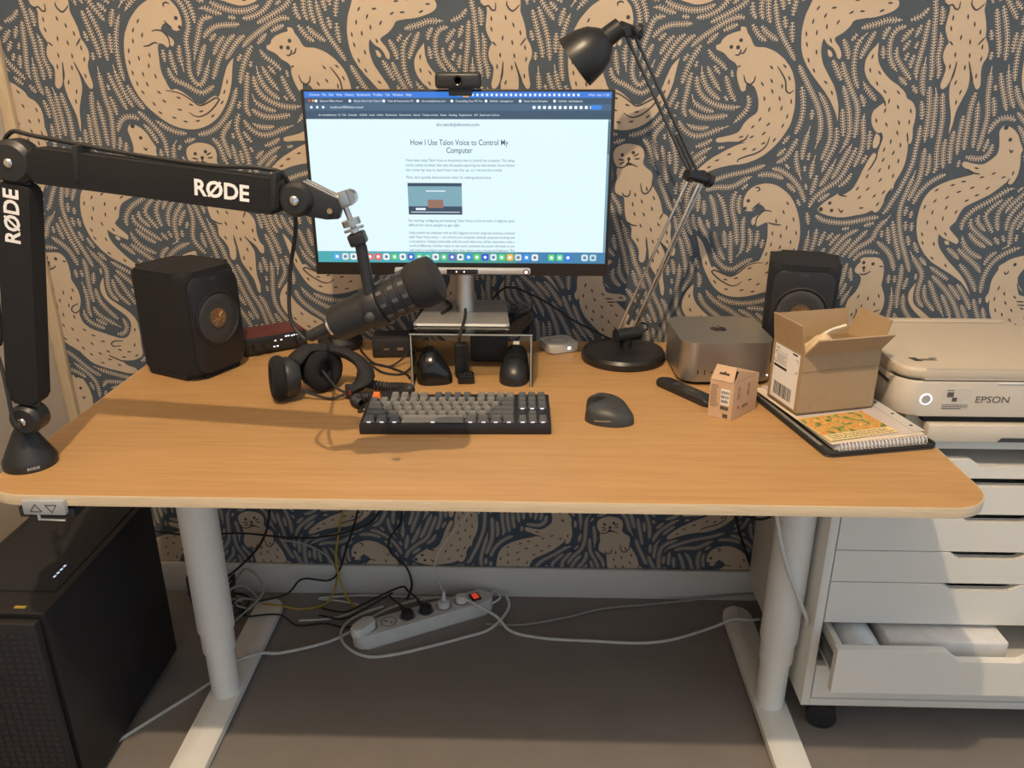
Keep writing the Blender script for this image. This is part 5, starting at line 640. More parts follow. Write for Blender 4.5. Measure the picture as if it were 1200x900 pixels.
obj('head_plate', MB().prism([(-0.2535, 1.2555), (-0.2365, 1.2555), (-0.1975, 1.2355), (-0.1915, 1.2205), (-0.1965, 1.2055), (-0.2135, 1.2045), (-0.2535, 1.2115)], -0.012, 0.012, 0.003, 2, Matrix(((1, 0, 0, 0), (0, 0, -1, AH), (0, 1, 0, 0), (0, 0, 0, 1)))), black_plastic, arm)
obj('head_spring', MB().cyl(V(-0.2415, 1.2575, -0.008), V(-0.1955, 1.2345, -0.008), 0.0022, seg=8).cyl(V(-0.2415, 1.2575, 0.008), V(-0.1955, 1.2345, 0.008), 0.0022, seg=8), steel, arm)
obj('head_screw', MB().cyl(V(-0.2065, 1.2175, -0.012), V(-0.2065, 1.2175, -0.0155), 0.004, seg=14), brass, arm)
a0, a1 = V(-0.1905, 1.2315), V(-0.1755, 1.1845); ua = (a1-a0).normalized()
obj('swivel_block', MB().box((0, 0, 0), (0.022, 0.020, 0.014), 0.002, 2, frame(a0, ua, (0, -1, 0))).cyl(a0+Vector((0.008, -0.002, 0.002)), a0+Vector((0.008, 0.016, 0.002)), 0.011), steel, arm)
obj('thread_rod', MB().cyl(a0, a1, 0.0042, seg=14), steel, arm)
q = a0+ua*0.029; obj('thumb_nut', MB().cyl(q, q+ua*0.009, 0.0135, seg=16), steel, arm)
q = a0+ua*0.042; obj('lock_ring', MB().cyl(q, q+ua*0.003, 0.0150, seg=20), steel, arm)
obj('arm_cable', MB().tube(spline([V(-0.80, 1.00, 0.03), V(-0.765, 0.95, -0.01), V(-0.752, 0.88, -0.03), V(-0.745, 0.865, -0.03)][::-1] + [V(-0.770, 1.00, 0.01), V(-0.745, 1.15, 0.01), V(-0.705, 1.27, 0.01), V(-0.672, 1.318, 0.0), V(-0.630, 1.314, 0.0), V(-0.50, 1.292, 0.0), V(-0.38, 1.277, 0.0), V(-0.305, 1.274, 0.0), V(-0.272, 1.259, 0.012), V(-0.267, 1.195, 0.020), V(-0.287, 1.115, 0.03), V(-0.290, 1.05, 0.02), V(-0.270, 1.022, 0.01), V(-0.262, 1.0235, 0.01)], 6), 0.0032), rubber, arm)
for x, z in ((-0.575, 1.300), (-0.289, 1.266)): obj('cable_strap', MB().box((0, 0, 0), (0.008, 0.04, 0.052), 0.002, 2, T(x+0.006, V(x, z).y, z-0.022) @ RY(7)), black_matte, arm)

# ------------------------------------------------------------------ microphone
mic = thing('studio_microphone', 'large black broadcast microphone hanging from the arm', 'microphone')
m0, m1 = V(-0.2225, 1.0415, 0.01), V(-0.069, 1.1145, -0.04); um = (m1-m0).normalized(); MM = frame(m0, (0, -1, 0), um); ML = (m1-m0).length
mm = mat('mic_black', (0.016, 0.018, 0.021), 0.45)
obj('barrel', MB().lathe([(0.018, 0.0), (0.0265, 0.004), (0.0280, 0.012), (0.0290, 0.08), (0.0290, 0.085)], MM, 36), mm, mic)
obj('ribbed_body', MB().lathe([(0.0292, 0.085), (0.0312, 0.088), (0.0312, 0.102), (0.0300, 0.103), (0.0300, 0.107), (0.0318, 0.108), (0.0318, 0.119), (0.0304, 0.120), (0.0304, 0.124), (0.0322, 0.125), (0.0322, 0.136), (0.031, 0.137)], MM, 36), mm, mic)
obj('windscreen', MB().lathe([(0.031, 0.136), (0.0345, 0.140), (0.0365, 0.152), (0.0365, 0.166), (0.0340, 0.177), (0.026, 0.181), (0.003, 0.182)], MM, 36), mat('mic_foam', (0.017, 0.018, 0.020), 0.9, bump=0.5, scale=800), mic)
mb = MB()
for k in range(10):
    a = PI*2*k/10
    for z in (0.0945, 0.1135, 0.1305):
        mb.box((0, 0, 0), (0.0012, 0.006, 0.009), 0.0004, 1, MM @ RZ(math.degrees(a)) @ T(0.0317, 0, z))
obj('vent', mb, mat('vent_grey', (0.10, 0.11, 0.12), 0.35, metal=0.5), mic)
obj('tail_ring', MB().lathe([(0.012, -0.006), (0.0135, -0.005), (0.0135, 0.001), (0.012, 0.002)], MM, 28), chrome, mic)
obj('tail_plug', MB().lathe([(0.005, -0.045), (0.009, -0.04), (0.0105, -0.006), (0.0105, 0.0)], MM, 24), black_plastic, mic)
yk = m0+um*0.076
obj('yoke_ring', MB().lathe([(0.0285, 0.064), (0.0335, 0.064), (0.0342, 0.066), (0.0342, 0.084), (0.0335, 0.086), (0.0285, 0.086)], MM, 36, ring=True), black_plastic, mic)
yt = a0+ua*0.052
obj('yoke_stem', MB().tube([yt, yt+ua*0.02, yk+Vector((-0.003, 0.004, 0.028)), yk+Vector((-0.003, 0.004, 0.018))], 0.0085, 14), black_plastic, mic)
obj('yoke_collar', MB().box((0, 0, 0), (0.018, 0.024, 0.024), 0.003, 2, frame(yt+ua*0.006, ua, (0, -1, 0))), black_plastic, mic)
obj('mount_bolt', MB().cyl(a0+ua*0.045, yt, 0.006, seg=16), chrome, mic)
obj('yoke_screw', MB().lathe([(0.007, 0.0), (0.007, 0.004), (0.004, 0.006), (0.001, 0.0065)], frame(yk+Vector((0.004, -0.0342, 0.0)), (1, 0, 0), (0, -1, 0)), 20), dark_grey, mic)

# ------------------------------------------------------------------ headphones
hp = thing('headphones', 'black over ear headphones lying left of the keyboard', 'headphones')
def cup(c, ax, name):
    M = frame(c, Vector((0, 0, 1)).cross(Vector(ax)), ax)
    cu = obj(name, MB().lathe([(0.012, -0.032), (0.033, -0.030), (0.040, -0.020), (0.042, -0.006), (0.040, 0.004), (0.033, 0.006)], M, 36), black_plastic, hp)
    obj('ear_pad', MB().tube([M @ Vector((0.0315*math.cos(t*PI/18), 0.0315*math.sin(t*PI/18), 0.010)) for t in range(36)], 0.0150, 12, closed=True), mat('velour_black', (0.010, 0.010, 0.011), 1.0, bump=0.5, scale=600), cu)
    obj('driver_mesh', MB().lathe([(0.020, 0.004), (0.019, 0.005), (0.001, 0.0055)], M, 24), black_matte, cu)
    return M
Ml = cup((-0.422, 0.408, DZ+0.0465), (-0.90, -0.43, 0.06), 'ear_cup')
Mr = cup((-0.360, 0.462, DZ+0.0465), (0.80, -0.58, 0.05), 'ear_cup')
obj('pad_liner', MB().lathe([(0.018, 0.006), (0.017, 0.0062), (0.001, 0.0063)], Ml @ T(0.006, 0, 0.0005), 20), mat('liner_yellow', (0.34, 0.28, 0.08), 0.8), hp)
band = spline([(-0.402, 0.418, DZ+0.076), (-0.378, 0.452, DZ+0.092), (-0.325, 0.478, DZ+0.080), (-0.283, 0.470, DZ+0.064), (-0.262, 0.446, DZ+0.045), (-0.270, 0.425, DZ+0.028), (-0.290, 0.414, DZ+0.016)], 8)
obj('headband', MB().tube(band, 0.019, 12, flat=0.6, up=(0.2, 0.3, 1)), mat('band_pad', (0.009, 0.009, 0.010), 0.8), hp)
obj('yoke_rod', MB().tube(spline([(-0.385, 0.405, DZ+0.02), (-0.345, 0.405, DZ+0.006), (-0.318, 0.402, DZ+0.006), (-0.292, 0.413, DZ+0.016)], 6), 0.0028).tube(spline([(-0.35, 0.44, DZ+0.05), (-0.32, 0.42, DZ+0.022), (-0.30, 0.413, DZ+0.014)], 6), 0.0028), black_plastic, hp)
tg = obj('slider_block', MB().box((-0.288, 0.412, DZ+0.017), (0.022, 0.010, 0.030), 0.003), black_plastic, hp)
obj('side_mark', MB().box((-0.288, 0.4065, DZ+0.018), (0.006, 0.001, 0.013)), mat('mark_red', (0.40, 0.03, 0.03), 0.5), tg)
def coil(p, turns, R, r, sq=1.0):
    c = spline(p, 24); n = len(c); out = []
    for i in range(n*4):
        s = i/4; k = min(int(s), n-2); b = c[k].lerp(c[k+1], s-k); d = (c[min(k+1, n-1)]-c[k]).normalized(); u = Vector((0, 0, 1)); w = d.cross(u).normalized(); a = 2*PI*turns*i/(n*4)
        out.append(b+u*math.cos(a)*R+w*math.sin(a)*R)
    return MB().tube(out, r, 5)
z1 = DZ+0.0115
cc = thing('coiled_cable', 'black coiled headphone cable bunched behind the keyboard corner', 'cable')
obj('coil', coil([(-0.262, 0.442, z1+0.012), (-0.225, 0.452, z1), (-0.190, 0.448, z1), (-0.172, 0.437, z1), (-0.190, 0.412, z1), (-0.225, 0.398, z1), (-0.262, 0.392, z1), (-0.272, 0.378, z1), (-0.256, 0.360, z1)], 54, 0.0085, 0.0030), rubber, cc)
obj('straight_end', MB().tube(spline([(-0.256, 0.360, z1-0.008), (-0.258, 0.34, DZ+0.003), (-0.25, 0.345, DZ+0.003)], 6), 0.0025), rubber, cc)

# ------------------------------------------------------------------ keyboard
KA = math.radians(1.5); U = 0.01868
kb = thing('mechanical_keyboard', 'black mechanical keyboard with grey keys and one orange key', 'keyboard', (-0.236, 0.241, DZ), KA)
TILT = RX(5.0)
kcase = mat('keyboard_case', (0.012, 0.012, 0.014), 0.42)
obj('case', MB().prism([(0, 0.001), (0.126, 0.008), (0.128, 0.020), (0.127, 0.0285), (0.002, 0.0195), (-0.001, 0.010)], 0, 0.352, 0.0015, 2, Matrix(((0, 0, 1, 0), (1, 0, 0, 0), (0, 1, 0, 0), (0, 0, 0, 1)))), kcase, kb)
obj('rear_foot', MB().box((0.03, 0.118, 0.004), (0.03, 0.012, 0.0085)).box((0.32, 0.118, 0.004), (0.03, 0.012, 0.0085)), rubber, kb)
KM = T(0.0055, 0.006, 0.0205) @ RX(4.1)
k_dark = mat('key_dark', (0.085, 0.090, 0.092), 0.5); k_mid = mat('key_mid', (0.185, 0.182, 0.170), 0.5); k_or = mat('key_orange', (0.85, 0.20, 0.04), 0.5)
kcache = {}
def key(x, y, w, m):
    kk = (w, m.name)
    if kk not in kcache:
        W2 = w*U-0.0018; mb = MB(); hx, hy, tx, ty, h = W2/2, U/2-0.0009, W2/2-0.0028, U/2-0.0040, 0.0088
        mb.quads([(-hx,-hy,0),(hx,-hy,0),(hx,hy,0),(-hx,hy,0),(-tx,-ty+0.0004,h),(tx,-ty+0.0004,h),(tx,ty+0.0012,h),(-tx,ty+0.0012,h),(-tx,0.0004,h-0.0007),(tx,0.0004,h-0.0007)],
                 [(0,1,5,4),(1,2,6,9,5),(2,3,7,6),(3,0,4,8,7),(4,5,9,8),(8,9,6,7),(0,3,2,1)])
        o = obj('key', mb, m, kb, ang=60); kcache[kk] = o.data
    else: o = link('key', kcache[kk], None, kb)
    o.matrix_local = KM @ T((x+w/2)*U, (y+0.5)*U, 0)
rows = [(0, [1.25]*3+[6.25]+[1.25]*4), (1, [2.25]+[1]*10+[2.75]), (2, [1.75]+[1]*11+[2.25]), (3, [1.5]+[1]*12+[1.5]), (4, [1]*13+[2])]
for y, ws in rows:
    x = 0
    for i, w in enumerate(ws):
        dark = w not in (1, 6.25) or (y == 0 and w != 6.25) or (y == 4 and i in (0,))
        key(x, y, w, k_dark if dark else k_mid); x += w
key(0, 5.2, 1, k_or)
for g, m in ((2, k_mid), (6.5, k_dark), (11, k_mid)):
    for i in range(4): key(g+i, 5.2, 1, m)
for i in range(3):
    key(15.25+i, 5.2, 1, k_dark); key(15.25+i, 4, 1, k_dark); key(15.25+i, 3, 1, k_dark); key(15.25+i, 0, 1, k_dark)
key(16.25, 1, 1, k_dark)
mb = MB()
for x in (0.62, 1.88, 3.12, 6.9, 10.6, 11.9, 13.1, 14.4, 15.75, 16.75, 17.75): mb.box((x*U, 0.0016, 0.0012), (0.007, 0.0016, 0.0014), M=KM)
for x in (15.75, 16.75, 17.75): mb.box((x*U, 3*U+0.0004, 0.0012), (0.007, 0.0012, 0.0014), M=KM)
obj('key_light', mb, mat('key_led', (1.0, 0.85, 0.95), emit=True, estr=1.5), kb)

# ------------------------------------------------------------------ mouse on the desk
def smooth_outline(p, n=6): return [(q.x, q.y) for q in spline([(a[0], a[1], 0) for a in p], n, closed=True)]
mo = thing('ergonomic_mouse', 'dark grey sculpted mouse right of the keyboard', 'mouse', (0.226, 0.345, DZ), math.radians(2))
ol = smooth_outline([(-0.034, 0.040), (-0.010, 0.062), (0.016, 0.060), (0.036, 0.030), (0.044, -0.015), (0.044, -0.048), (0.012, -0.062), (-0.026, -0.052), (-0.043, -0.034), (-0.043, -0.018), (-0.018, -0.004), (-0.014, 0.010), (-0.036, 0.026)])
mgm = mat('mouse_grey', (0.040, 0.044, 0.046), 0.45)
obj('shell', MB().shell(ol, lambda x, y: 0.037-0.22*max(0, x+0.005)-3.0*max(0, abs(y+0.012)-0.02)**2, 9, 3.2, center=(0.010, -0.008)), mgm, mo)
obj('wheel', MB().cyl((-0.016, 0.036, 0.0225), (-0.008, 0.036, 0.0225), 0.0095, seg=22), steel, mo)
obj('thumb_wheel', MB().cyl((-0.032, 0.006, 0.016), (-0.024, 0.006, 0.016), 0.007, seg=18), dark_grey, mo)
obj('accent_line', MB().tube(spline([(-0.030, -0.050, 0.009), (0.0, -0.0585, 0.012), (0.030, -0.052, 0.014), (0.041, -0.040, 0.011)], 6), 0.0018), mat('accent_gold', (0.35, 0.30, 0.22), 0.3, metal=0.8), mo)

# ------------------------------------------------------------------ things under the riser
vm = thing('vertical_mouse', 'glossy black tall mouse under the left end of the riser', 'mouse', (-0.133, 0.535, DZ), math.radians(8))
obj('shell', MB().shell(smooth_outline([(-0.026, 0.045), (0.0, 0.058), (0.024, 0.046), (0.034, 0.006), (0.038, -0.030), (0.018, -0.044), (-0.020, -0.044), (-0.036, -0.026), (-0.034, 0.010)]), lambda x, y: 0.070-0.9*max(0, x)-5*max(0, -y-0.005)**2, 9, 2.6), black_gloss, vm)
obj('button_seam', MB().tube(spline([(-0.010, 0.052, 0.03), (-0.012, 0.03, 0.066), (-0.008, 0.0, 0.0715)], 6), 0.001), dark_grey, vm)
hm = thing('office_mouse', 'long black mouse with a white sticker under the right end of the riser', 'mouse', (0.042, 0.560, DZ), math.radians(-3))
ol2 = smooth_outline([(-0.024, 0.060), (0.0, 0.068), (0.022, 0.060), (0.030, 0.01), (0.032, -0.040), (0.018, -0.068), (-0.010, -0.070), (-0.030, -0.046), (-0.031, 0.005)])
hf = lambda x, y: 0.052+0.25*max(0, y)-7*x*x-4*max(0, -y-0.02)**2
obj('shell', MB().shell(ol2, hf, 9, 2.8), mat('mouse_black', (0.018, 0.020, 0.023), 0.35), hm)
obj('sticker', MB().box((0.0, 0.034, 0.0632), (0.014, 0.013, 0.0008), M=T(0, 0.034, 0.0632) @ RX(13) @ T(0, -0.034, -0.0632)), paper, hm)
obj('wheel', MB().cyl((-0.003, 0.056, 0.052), (0.003, 0.056, 0.052), 0.009, seg=18), dark_grey, hm)
gd = thing('small_device', 'small black device with silver print and a stand between the two mice', 'device', (-0.063, 0.520, DZ), math.radians(6))
obj('block', MB().box((0, -0.006, 0.010), (0.036, 0.030, 0.020), 0.004), black_gloss, gd)
obj('upright', MB().box((-0.008, 0.024, 0.040), (0.030, 0.018, 0.080), 0.006, 3, M=RX(8)), black_matte, gd)
mb = MB()
for i in range(4): mb.box((-0.010+i*0.007, -0.0085, 0.0204), (0.004, 0.010, 0.0006))
obj('print', mb, steel, gd)
bk = thing('power_brick', 'flat dark grey power brick standing at the back under the riser', 'power brick', (-0.020, 0.662, DZ))
obj('case', MB().box((0, 0, 0.032), (0.085, 0.040, 0.064), 0.006), mat('brick_grey', (0.050, 0.052, 0.056), 0.6), bk)
obj('label', MB().box((0, -0.0203, 0.034), (0.05, 0.0006, 0.03)), dark_grey, bk)
dk_ = thing('dock_box', 'dark docking box behind the headphones left of the riser', 'dock', (-0.243, 0.700, DZ), math.radians(6))
obj('case', MB().box((0, 0, 0.024), (0.105, 0.07, 0.045), 0.004), mat('dock_black', (0.022, 0.023, 0.026), 0.5), dk_)
obj('foot', MB().box((0, 0, 0.0010), (0.09, 0.05, 0.0022)), rubber, dk_)
obj('port', MB().box((-0.02, -0.0352, 0.022), (0.012, 0.001, 0.005)).box((0.012, -0.0352, 0.022), (0.014, 0.001, 0.006)), steel, dk_)
pk = thing('black_puck', 'round black puck with cables beside the audio interface', 'hub', (-0.385, 0.742, DZ))
obj('shell', MB().lathe([(0.038, 0.0), (0.050, 0.006), (0.054, 0.020), (0.046, 0.034), (0.030, 0.040), (0.002, 0.041)], T(0, 0, 0), 36), mat('puck_black', (0.016, 0.017, 0.019), 0.55), pk)
obj('top_ring', MB().lathe([(0.022, 0.0405), (0.026, 0.0405), (0.026, 0.042), (0.022, 0.042)], None, 28, ring=True), dark_grey, pk)
wb = thing('white_drive', 'small white square drive beside the riser', 'drive', (0.141, 0.742, DZ), math.radians(24))
obj('case', MB().prism(rrect(0.076, 0.072, 0.009, 5), 0.002, 0.022, 0.003, 2), mat('drive_white', (0.56, 0.54, 0.50), 0.45), wb)
obj('top_ring', MB().lathe([(0.020, 0.0220), (0.024, 0.0220), (0.024, 0.0227), (0.020, 0.0227)], None, 28, ring=True), mat('ring_grey', (0.40, 0.40, 0.39), 0.5), wb)
obj('foot', MB().cyl((0, 0, 0), (0, 0, 0.003), 0.024), rubber, wb)
obj('port', MB().box((0.012, -0.0362, 0.012), (0.008, 0.001, 0.006)), led_white, wb)

# ------------------------------------------------------------------ desk lamp
lp = thing('desk_lamp', 'black architect lamp with thin twin arms and a round base', 'lamp')
lbx, lby = 0.290, 0.678
lm = mat('lamp_black', (0.015, 0.016, 0.018), 0.35)
obj('base', MB().lathe([(0.094, DZ), (0.097, DZ+0.004), (0.097, DZ+0.015), (0.092, DZ+0.022), (0.060, DZ+0.026), (0.016, DZ+0.028)], T(lbx, lby, 0), 56), lm, lp)
obj('stem', MB().cyl((lbx+0.006, lby, DZ+0.02), (lbx+0.006, lby, DZ+0.052), 0.014).cyl((lbx-0.020, lby-0.012, DZ+0.058), (lbx+0.036, lby+0.014, DZ+0.058), 0.016, seg=18), lm, lp)
pf, pe, ph = Vector((0.290, 0.68, 0.842)), Vector((0.425, 0.68, 1.191)), Vector((0.264, 0.66, 1.478))
off = Vector((0.014, 0.009, -0.004)); ul = (pe-pf).normalized()
for s in (-1, 1):
    obj('lower_arm', MB().cyl(pf+off*s*0.9+Vector((0.004*s, 0, 0)), pe+off*s, 0.0034, seg=10), chrome, lp)
    obj('upper_arm', MB().cyl(pe+off*s*0.85, ph+off*s*0.8, 0.0036, seg=10), mat('arm_dark', (0.10, 0.10, 0.10), 0.3, metal=0.7), lp)
obj('lower_arm', MB().cyl(pf+off*1.3+Vector((0.008, 0.01, 0)), pe+off*1.3+Vector((0.006, 0.01, 0)), 0.0028, seg=10), chrome, lp)
obj('spring', MB().cyl(pf+ul*0.02, pf+ul*0.11, 0.0042, seg=10), dark_grey, lp)
obj('spring', MB().cyl(pe+(ph-pe).normalized()*0.02, pe+(ph-pe).normalized()*0.10, 0.0042, seg=10), dark_grey, lp)
ej = obj('elbow', MB().cyl(pe-off*1.6, pe+off*1.9, 0.011, seg=20).box((0, 0, 0), (0.05, 0.016, 0.022), 0.004, 2, T(pe.x, pe.y, pe.z+0.002) @ RZ(33)), lm, lp)
obj('elbow_knob', MB().cyl(pe+off*1.9, pe+off*2.6, 0.015, seg=20), black_plastic, lp)
hj = obj('head_joint', MB().cyl(ph-off*1.2, ph+off*1.8, 0.012, seg=20).cyl(ph+Vector((0.014, -0.01, 0.002)), ph+Vector((0.022, -0.012, -0.004)), 0.014, seg=16), black_plastic, lp)
hc = Vector((0.228, 0.628, 1.470)); hdn = Vector((-0.79, 0.10, -0.60)).normalized()
HM = frame(hc, Vector((0, 1, 0)).cross(hdn), hdn)
sh = obj('shade', MB().lathe([(0.013, -0.024), (0.018, -0.022), (0.0195, 0.0), (0.0195, 0.010), (0.024, 0.013), (0.040, 0.030), (0.0485, 0.052), (0.0525, 0.078), (0.0535, 0.088), (0.0515, 0.088), (0.047, 0.056), (0.037, 0.034), (0.019, 0.018), (0.014, 0.017)], HM, 48), lm, lp)
mb = MB(); SLOTA = 90
for k in range(4): mb.box((0, 0, 0), (0.0012, 0.014, 0.0022), 0, 1, HM @ RZ(SLOTA) @ T(0.0465+0.0011*k, 0, 0.044+k*0.005) @ RY(15))
obj('vent_slot', mb, black_matte, sh)
obj('bulb', MB().sphere((0, 0, 0.050), 0.022, M=HM), mat('bulb_frost', (0.55, 0.55, 0.52), 0.3), sh)
obj('head_bracket', MB().box((0, 0, 0), (0.022, 0.05, 0.018), 0.004, 2, frame((hc+ph)/2, ph-hc, (0, 0, 1))), lm, lp)
obj('cord', MB().tube(spline([(lbx-0.02, lby+0.06, DZ+0.024), (0.235, 0.785, DZ+0.03), (0.18, 0.815, DZ+0.05), (0.10, 0.825, DZ+0.10), (0.02, 0.826, DZ+0.13), (-0.02, 0.825, DZ+0.10)], 8), 0.0026), rubber, lp)
obj('cord', MB().tube(spline([(lbx+0.03, lby+0.02, DZ+0.058), (lbx+0.055, lby+0.04, DZ+0.056), (lbx+0.06, lby+0.05, DZ+0.066), (lbx+0.045, lby+0.05, DZ+0.072)], 6), 0.0024), rubber, lp)

# ------------------------------------------------------------------ small desktop computer
mc = thing('desktop_computer', 'silver rounded square desktop computer behind the small cardboard box', 'computer', (0.488, 0.607, DZ), math.radians(2))
alu = mat('aluminium', (0.47, 0.455, 0.43), 0.36, metal=0.85, var=0.015, scale=60)
obj('body', MB().prism(rrect(0.197, 0.197, 0.036, 10), 0.009, 0.095, 0.003, 3), alu, mc)
obj('foot_ring', MB().prism(rrect(0.178, 0.178, 0.032, 8), 0, 0.010), black_plastic, mc)
ap = smooth_outline([(0, 0.010), (0.006, 0.0135), (0.014, 0.011), (0.0125, 0.004), (0.0145, -0.003), (0.010, -0.0115), (0.005, -0.0135), (0, -0.012), (-0.005, -0.0135), (-0.011, -0.011), (-0.0155, -0.001), (-0.014, 0.009), (-0.007, 0.0135)], 4)
logo = [(x*1.15, y*1.15) for x, y in ap if (x-0.0165)**2+(y-0.003)**2 > 0.0042**2]
lf = smooth_outline([(0, 0.0165), (0.0015, 0.0205), (0.006, 0.024), (0.0055, 0.0195)], 4)
obj('emblem', MB().prism(logo, 0, 0.0003).prism([(x*1.15, y*1.15) for x, y in lf], 0, 0.0003), black_gloss, mc, T(0, 0, 0.0951))
for x in (-0.062, -0.048): obj('usb_port', MB().box((x, -0.0986, 0.030), (0.0022, 0.001, 0.010), 0.0004), black_plastic, mc)
obj('card_slot', MB().box((-0.026, -0.0986, 0.030), (0.020, 0.001, 0.0022), 0.0004), black_plastic, mc)
obj('status_light', MB().box((0.088, -0.0880, 0.020), (0.004, 0.003, 0.002)), led_white, mc)

# ------------------------------------------------------------------ remote
rm = thing('remote_control', 'flat black remote lying diagonally in front of the silver computer', 'remote', (0.398, 0.455, DZ), math.radians(-56.0))
obj('shell', MB().prism(rrect(0.158, 0.036, 0.012, 6), 0, 0.013, 0.004, 3), black_plastic, rm)
obj('button', MB().lathe([(0.008, 0.013), (0.008, 0.0142), (0.004, 0.0146)], T(-0.03, 0, 0), 20), dark_grey, rm)
obj('button', MB().box((0.02, 0, 0.0132), (0.02, 0.012, 0.0014), 0.0005), dark_grey, rm)

# ------------------------------------------------------------------ small cardboard box with hang tab
kraft2 = mat('kraft_pink', (0.56, 0.385, 0.25), 0.75, var=0.03, scale=60)
A = Vector((0.4204, 0.347, 0)); B = Vector((0.4587, 0.3195, 0)); Cc = Vector((0.5217, 0.3838, 0)); D4 = A+(Cc-B)
sb = thing('small_carton', 'small pinkish cardboard carton with a hang tab and white label', 'box', (B.x, B.y, DZ))
uA = (A-B); uC = (Cc-B)
lo_ = [(0, 0), (uC.x, uC.y), (uC.x+uA.x, uC.y+uA.y), (uA.x, uA.y)]
HB = 0.077
obj('carton_body', MB().prism(lo_, 0.0, HB, 0.0008, 1), kraft2, sb)
e = uA.normalized(); nrm = Vector((uC.x, uC.y, 0)).normalized(); wA = uA.length
TM = Matrix(((e.x, nrm.x*0.45, -nrm.x*0.9, 0), (e.y, nrm.y*0.45, -nrm.y*0.9, 0), (0, 0.9, 0.45, HB), (0, 0, 0, 1)))
tab_poly = [(0.001, 0), (wA-0.001, 0), (wA-0.003, 0.030), (0.005, 0.030)]
tb = obj('hang_tab', MB().prism(tab_poly, 0, 0.0012, 0, 1, TM), kraft2, sb)
obj('hang_slot', MB().prism([(wA*0.28, 0.012), (wA*0.72, 0.012), (wA*0.70, 0.016), (wA*0.56, 0.016), (wA*0.5, 0.019), (wA*0.44, 0.016), (wA*0.30, 0.016)], 0.0012, 0.0016, 0, 1, TM), mat('slot_dark', (0.05, 0.035, 0.025), 0.9), tb)
top_poly = [Vector((0, 0, HB)), Vector((uA.x, uA.y, HB))] + [Vector((uA.x, uA.y, HB))+nrm*0.012+Vector((0, 0, 0.022)), Vector((0, 0, HB))+nrm*0.012+Vector((0, 0, 0.022))]
obj('roof_flap', MB().quads([tuple(p) for p in (top_poly[3], top_poly[2], Vector((uA.x, uA.y, HB))+uC*0.98, Vector((0, 0, HB))+uC*0.98)] + [tuple(p-Vector((0, 0, 0.001))) for p in (top_poly[3], top_poly[2], Vector((uA.x, uA.y, HB))+uC*0.98, Vector((0, 0, HB))+uC*0.98)], [(0, 1, 2, 3), (7, 6, 5, 4), (0, 4, 5, 1), (1, 5, 6, 2), (2, 6, 7, 3), (3, 7, 4, 0)]), kraft2, sb)
for sgn, q in ((0, Vector((0, 0, HB))), (1, Vector((uA.x, uA.y, HB)))):
    w_ = -e*0.0004 if sgn == 0 else e*0.0004
    obj('gusset', MB().quads([tuple(q+w_), tuple(q+w_+nrm*0.012+Vector((0, 0, 0.021))), tuple(q+w_+uC*0.95), tuple(q), tuple(q+nrm*0.012+Vector((0, 0, 0.021))), tuple(q+uC*0.95)], [(0, 1, 2), (5, 4, 3), (0, 3, 4, 1), (1, 4, 5, 2), (2, 5, 3, 0)]), kraft2, sb)
FA = Matrix(((-e.x, 0, -nrm.x, uA.x), (-e.y, 0, -nrm.y, uA.y), (0, 1, 0, 0), (0, 0, 0, 1))); FA[0][3] -= nrm.x*0.0003; FA[1][3] -= nrm.y*0.0003
lbl = obj('label', MB().prism([(0.023, 0.030), (0.041, 0.030), (0.041, 0.062), (0.023, 0.062)], 0, 0.0003, 0, 1, FA), paper, sb)
random.seed(5); mb = MB()
for y0 in (0.034, 0.043, 0.052):
    x = 0.0245
    while x < 0.039:
        w = random.choice((0.0006, 0.0010, 0.0014)); mb.prism([(x, y0), (x+w, y0), (x+w, y0+0.006), (x, y0+0.006)], 0.0003, 0.0005, 0, 1, FA); x += w+random.choice((0.0006, 0.0010))
obj('barcode', mb, ink, lbl)
mb = MB()
for i in range(13):
    y0 = 0.066-i*0.0036; w = random.uniform(0.010, 0.016); mb.prism([(0.003, y0), (0.003+w, y0), (0.003+w, y0+0.0009), (0.003, y0+0.0009)], 0, 0.0003, 0, 1, FA)
mb.prism([(0.024, 0.020), (0.040, 0.020), (0.040, 0.027), (0.024, 0.027)], 0, 0.0003, 0, 1, FA).prism([(0.030, 0.004), (0.040, 0.004), (0.040, 0.012), (0.030, 0.012)], 0, 0.0003, 0, 1, FA)
obj('print', mb, mat('print_brown', (0.10, 0.075, 0.06), 0.8), sb)
uc = uC.normalized(); nB = Vector((e.x, e.y, 0))
FB = Matrix(((uc.x, 0, -e.x, -e.x*0.0004), (uc.y, 0, -e.y, -e.y*0.0004), (0, 1, 0, 0), (0, 0, 0, 1)))
text('carton_text', 'option', 0.013, ink, sb, FB @ T(0.050, 0.022, 0.0002))
obj('logo_dot', MB().prism([(0.020, 0.020), (0.025, 0.020), (0.025, 0.026), (0.020, 0.026)], 0, 0.0003, 0, 1, FB), mat('logo_red', (0.45, 0.10, 0.08), 0.7), sb)
mb = MB()
for i, j in ((0, 0), (1, 0), (0, 1), (1, 1)):
    mb.prism([(0.014+i*0.034, 0.040+j*0.014), (0.026+i*0.034, 0.040+j*0.014), (0.026+i*0.034, 0.0415+j*0.014), (0.014+i*0.034, 0.0415+j*0.014)], 0, 0.0003, 0, 1, FB).lathe([(0.0045, 0), (0.0045, 0.0003)], FB @ T(0.020+i*0.034, 0.047+j*0.014, 0), 14)
obj('symbol', mb, mat('print_tan', (0.36, 0.24, 0.155), 0.8), sb)

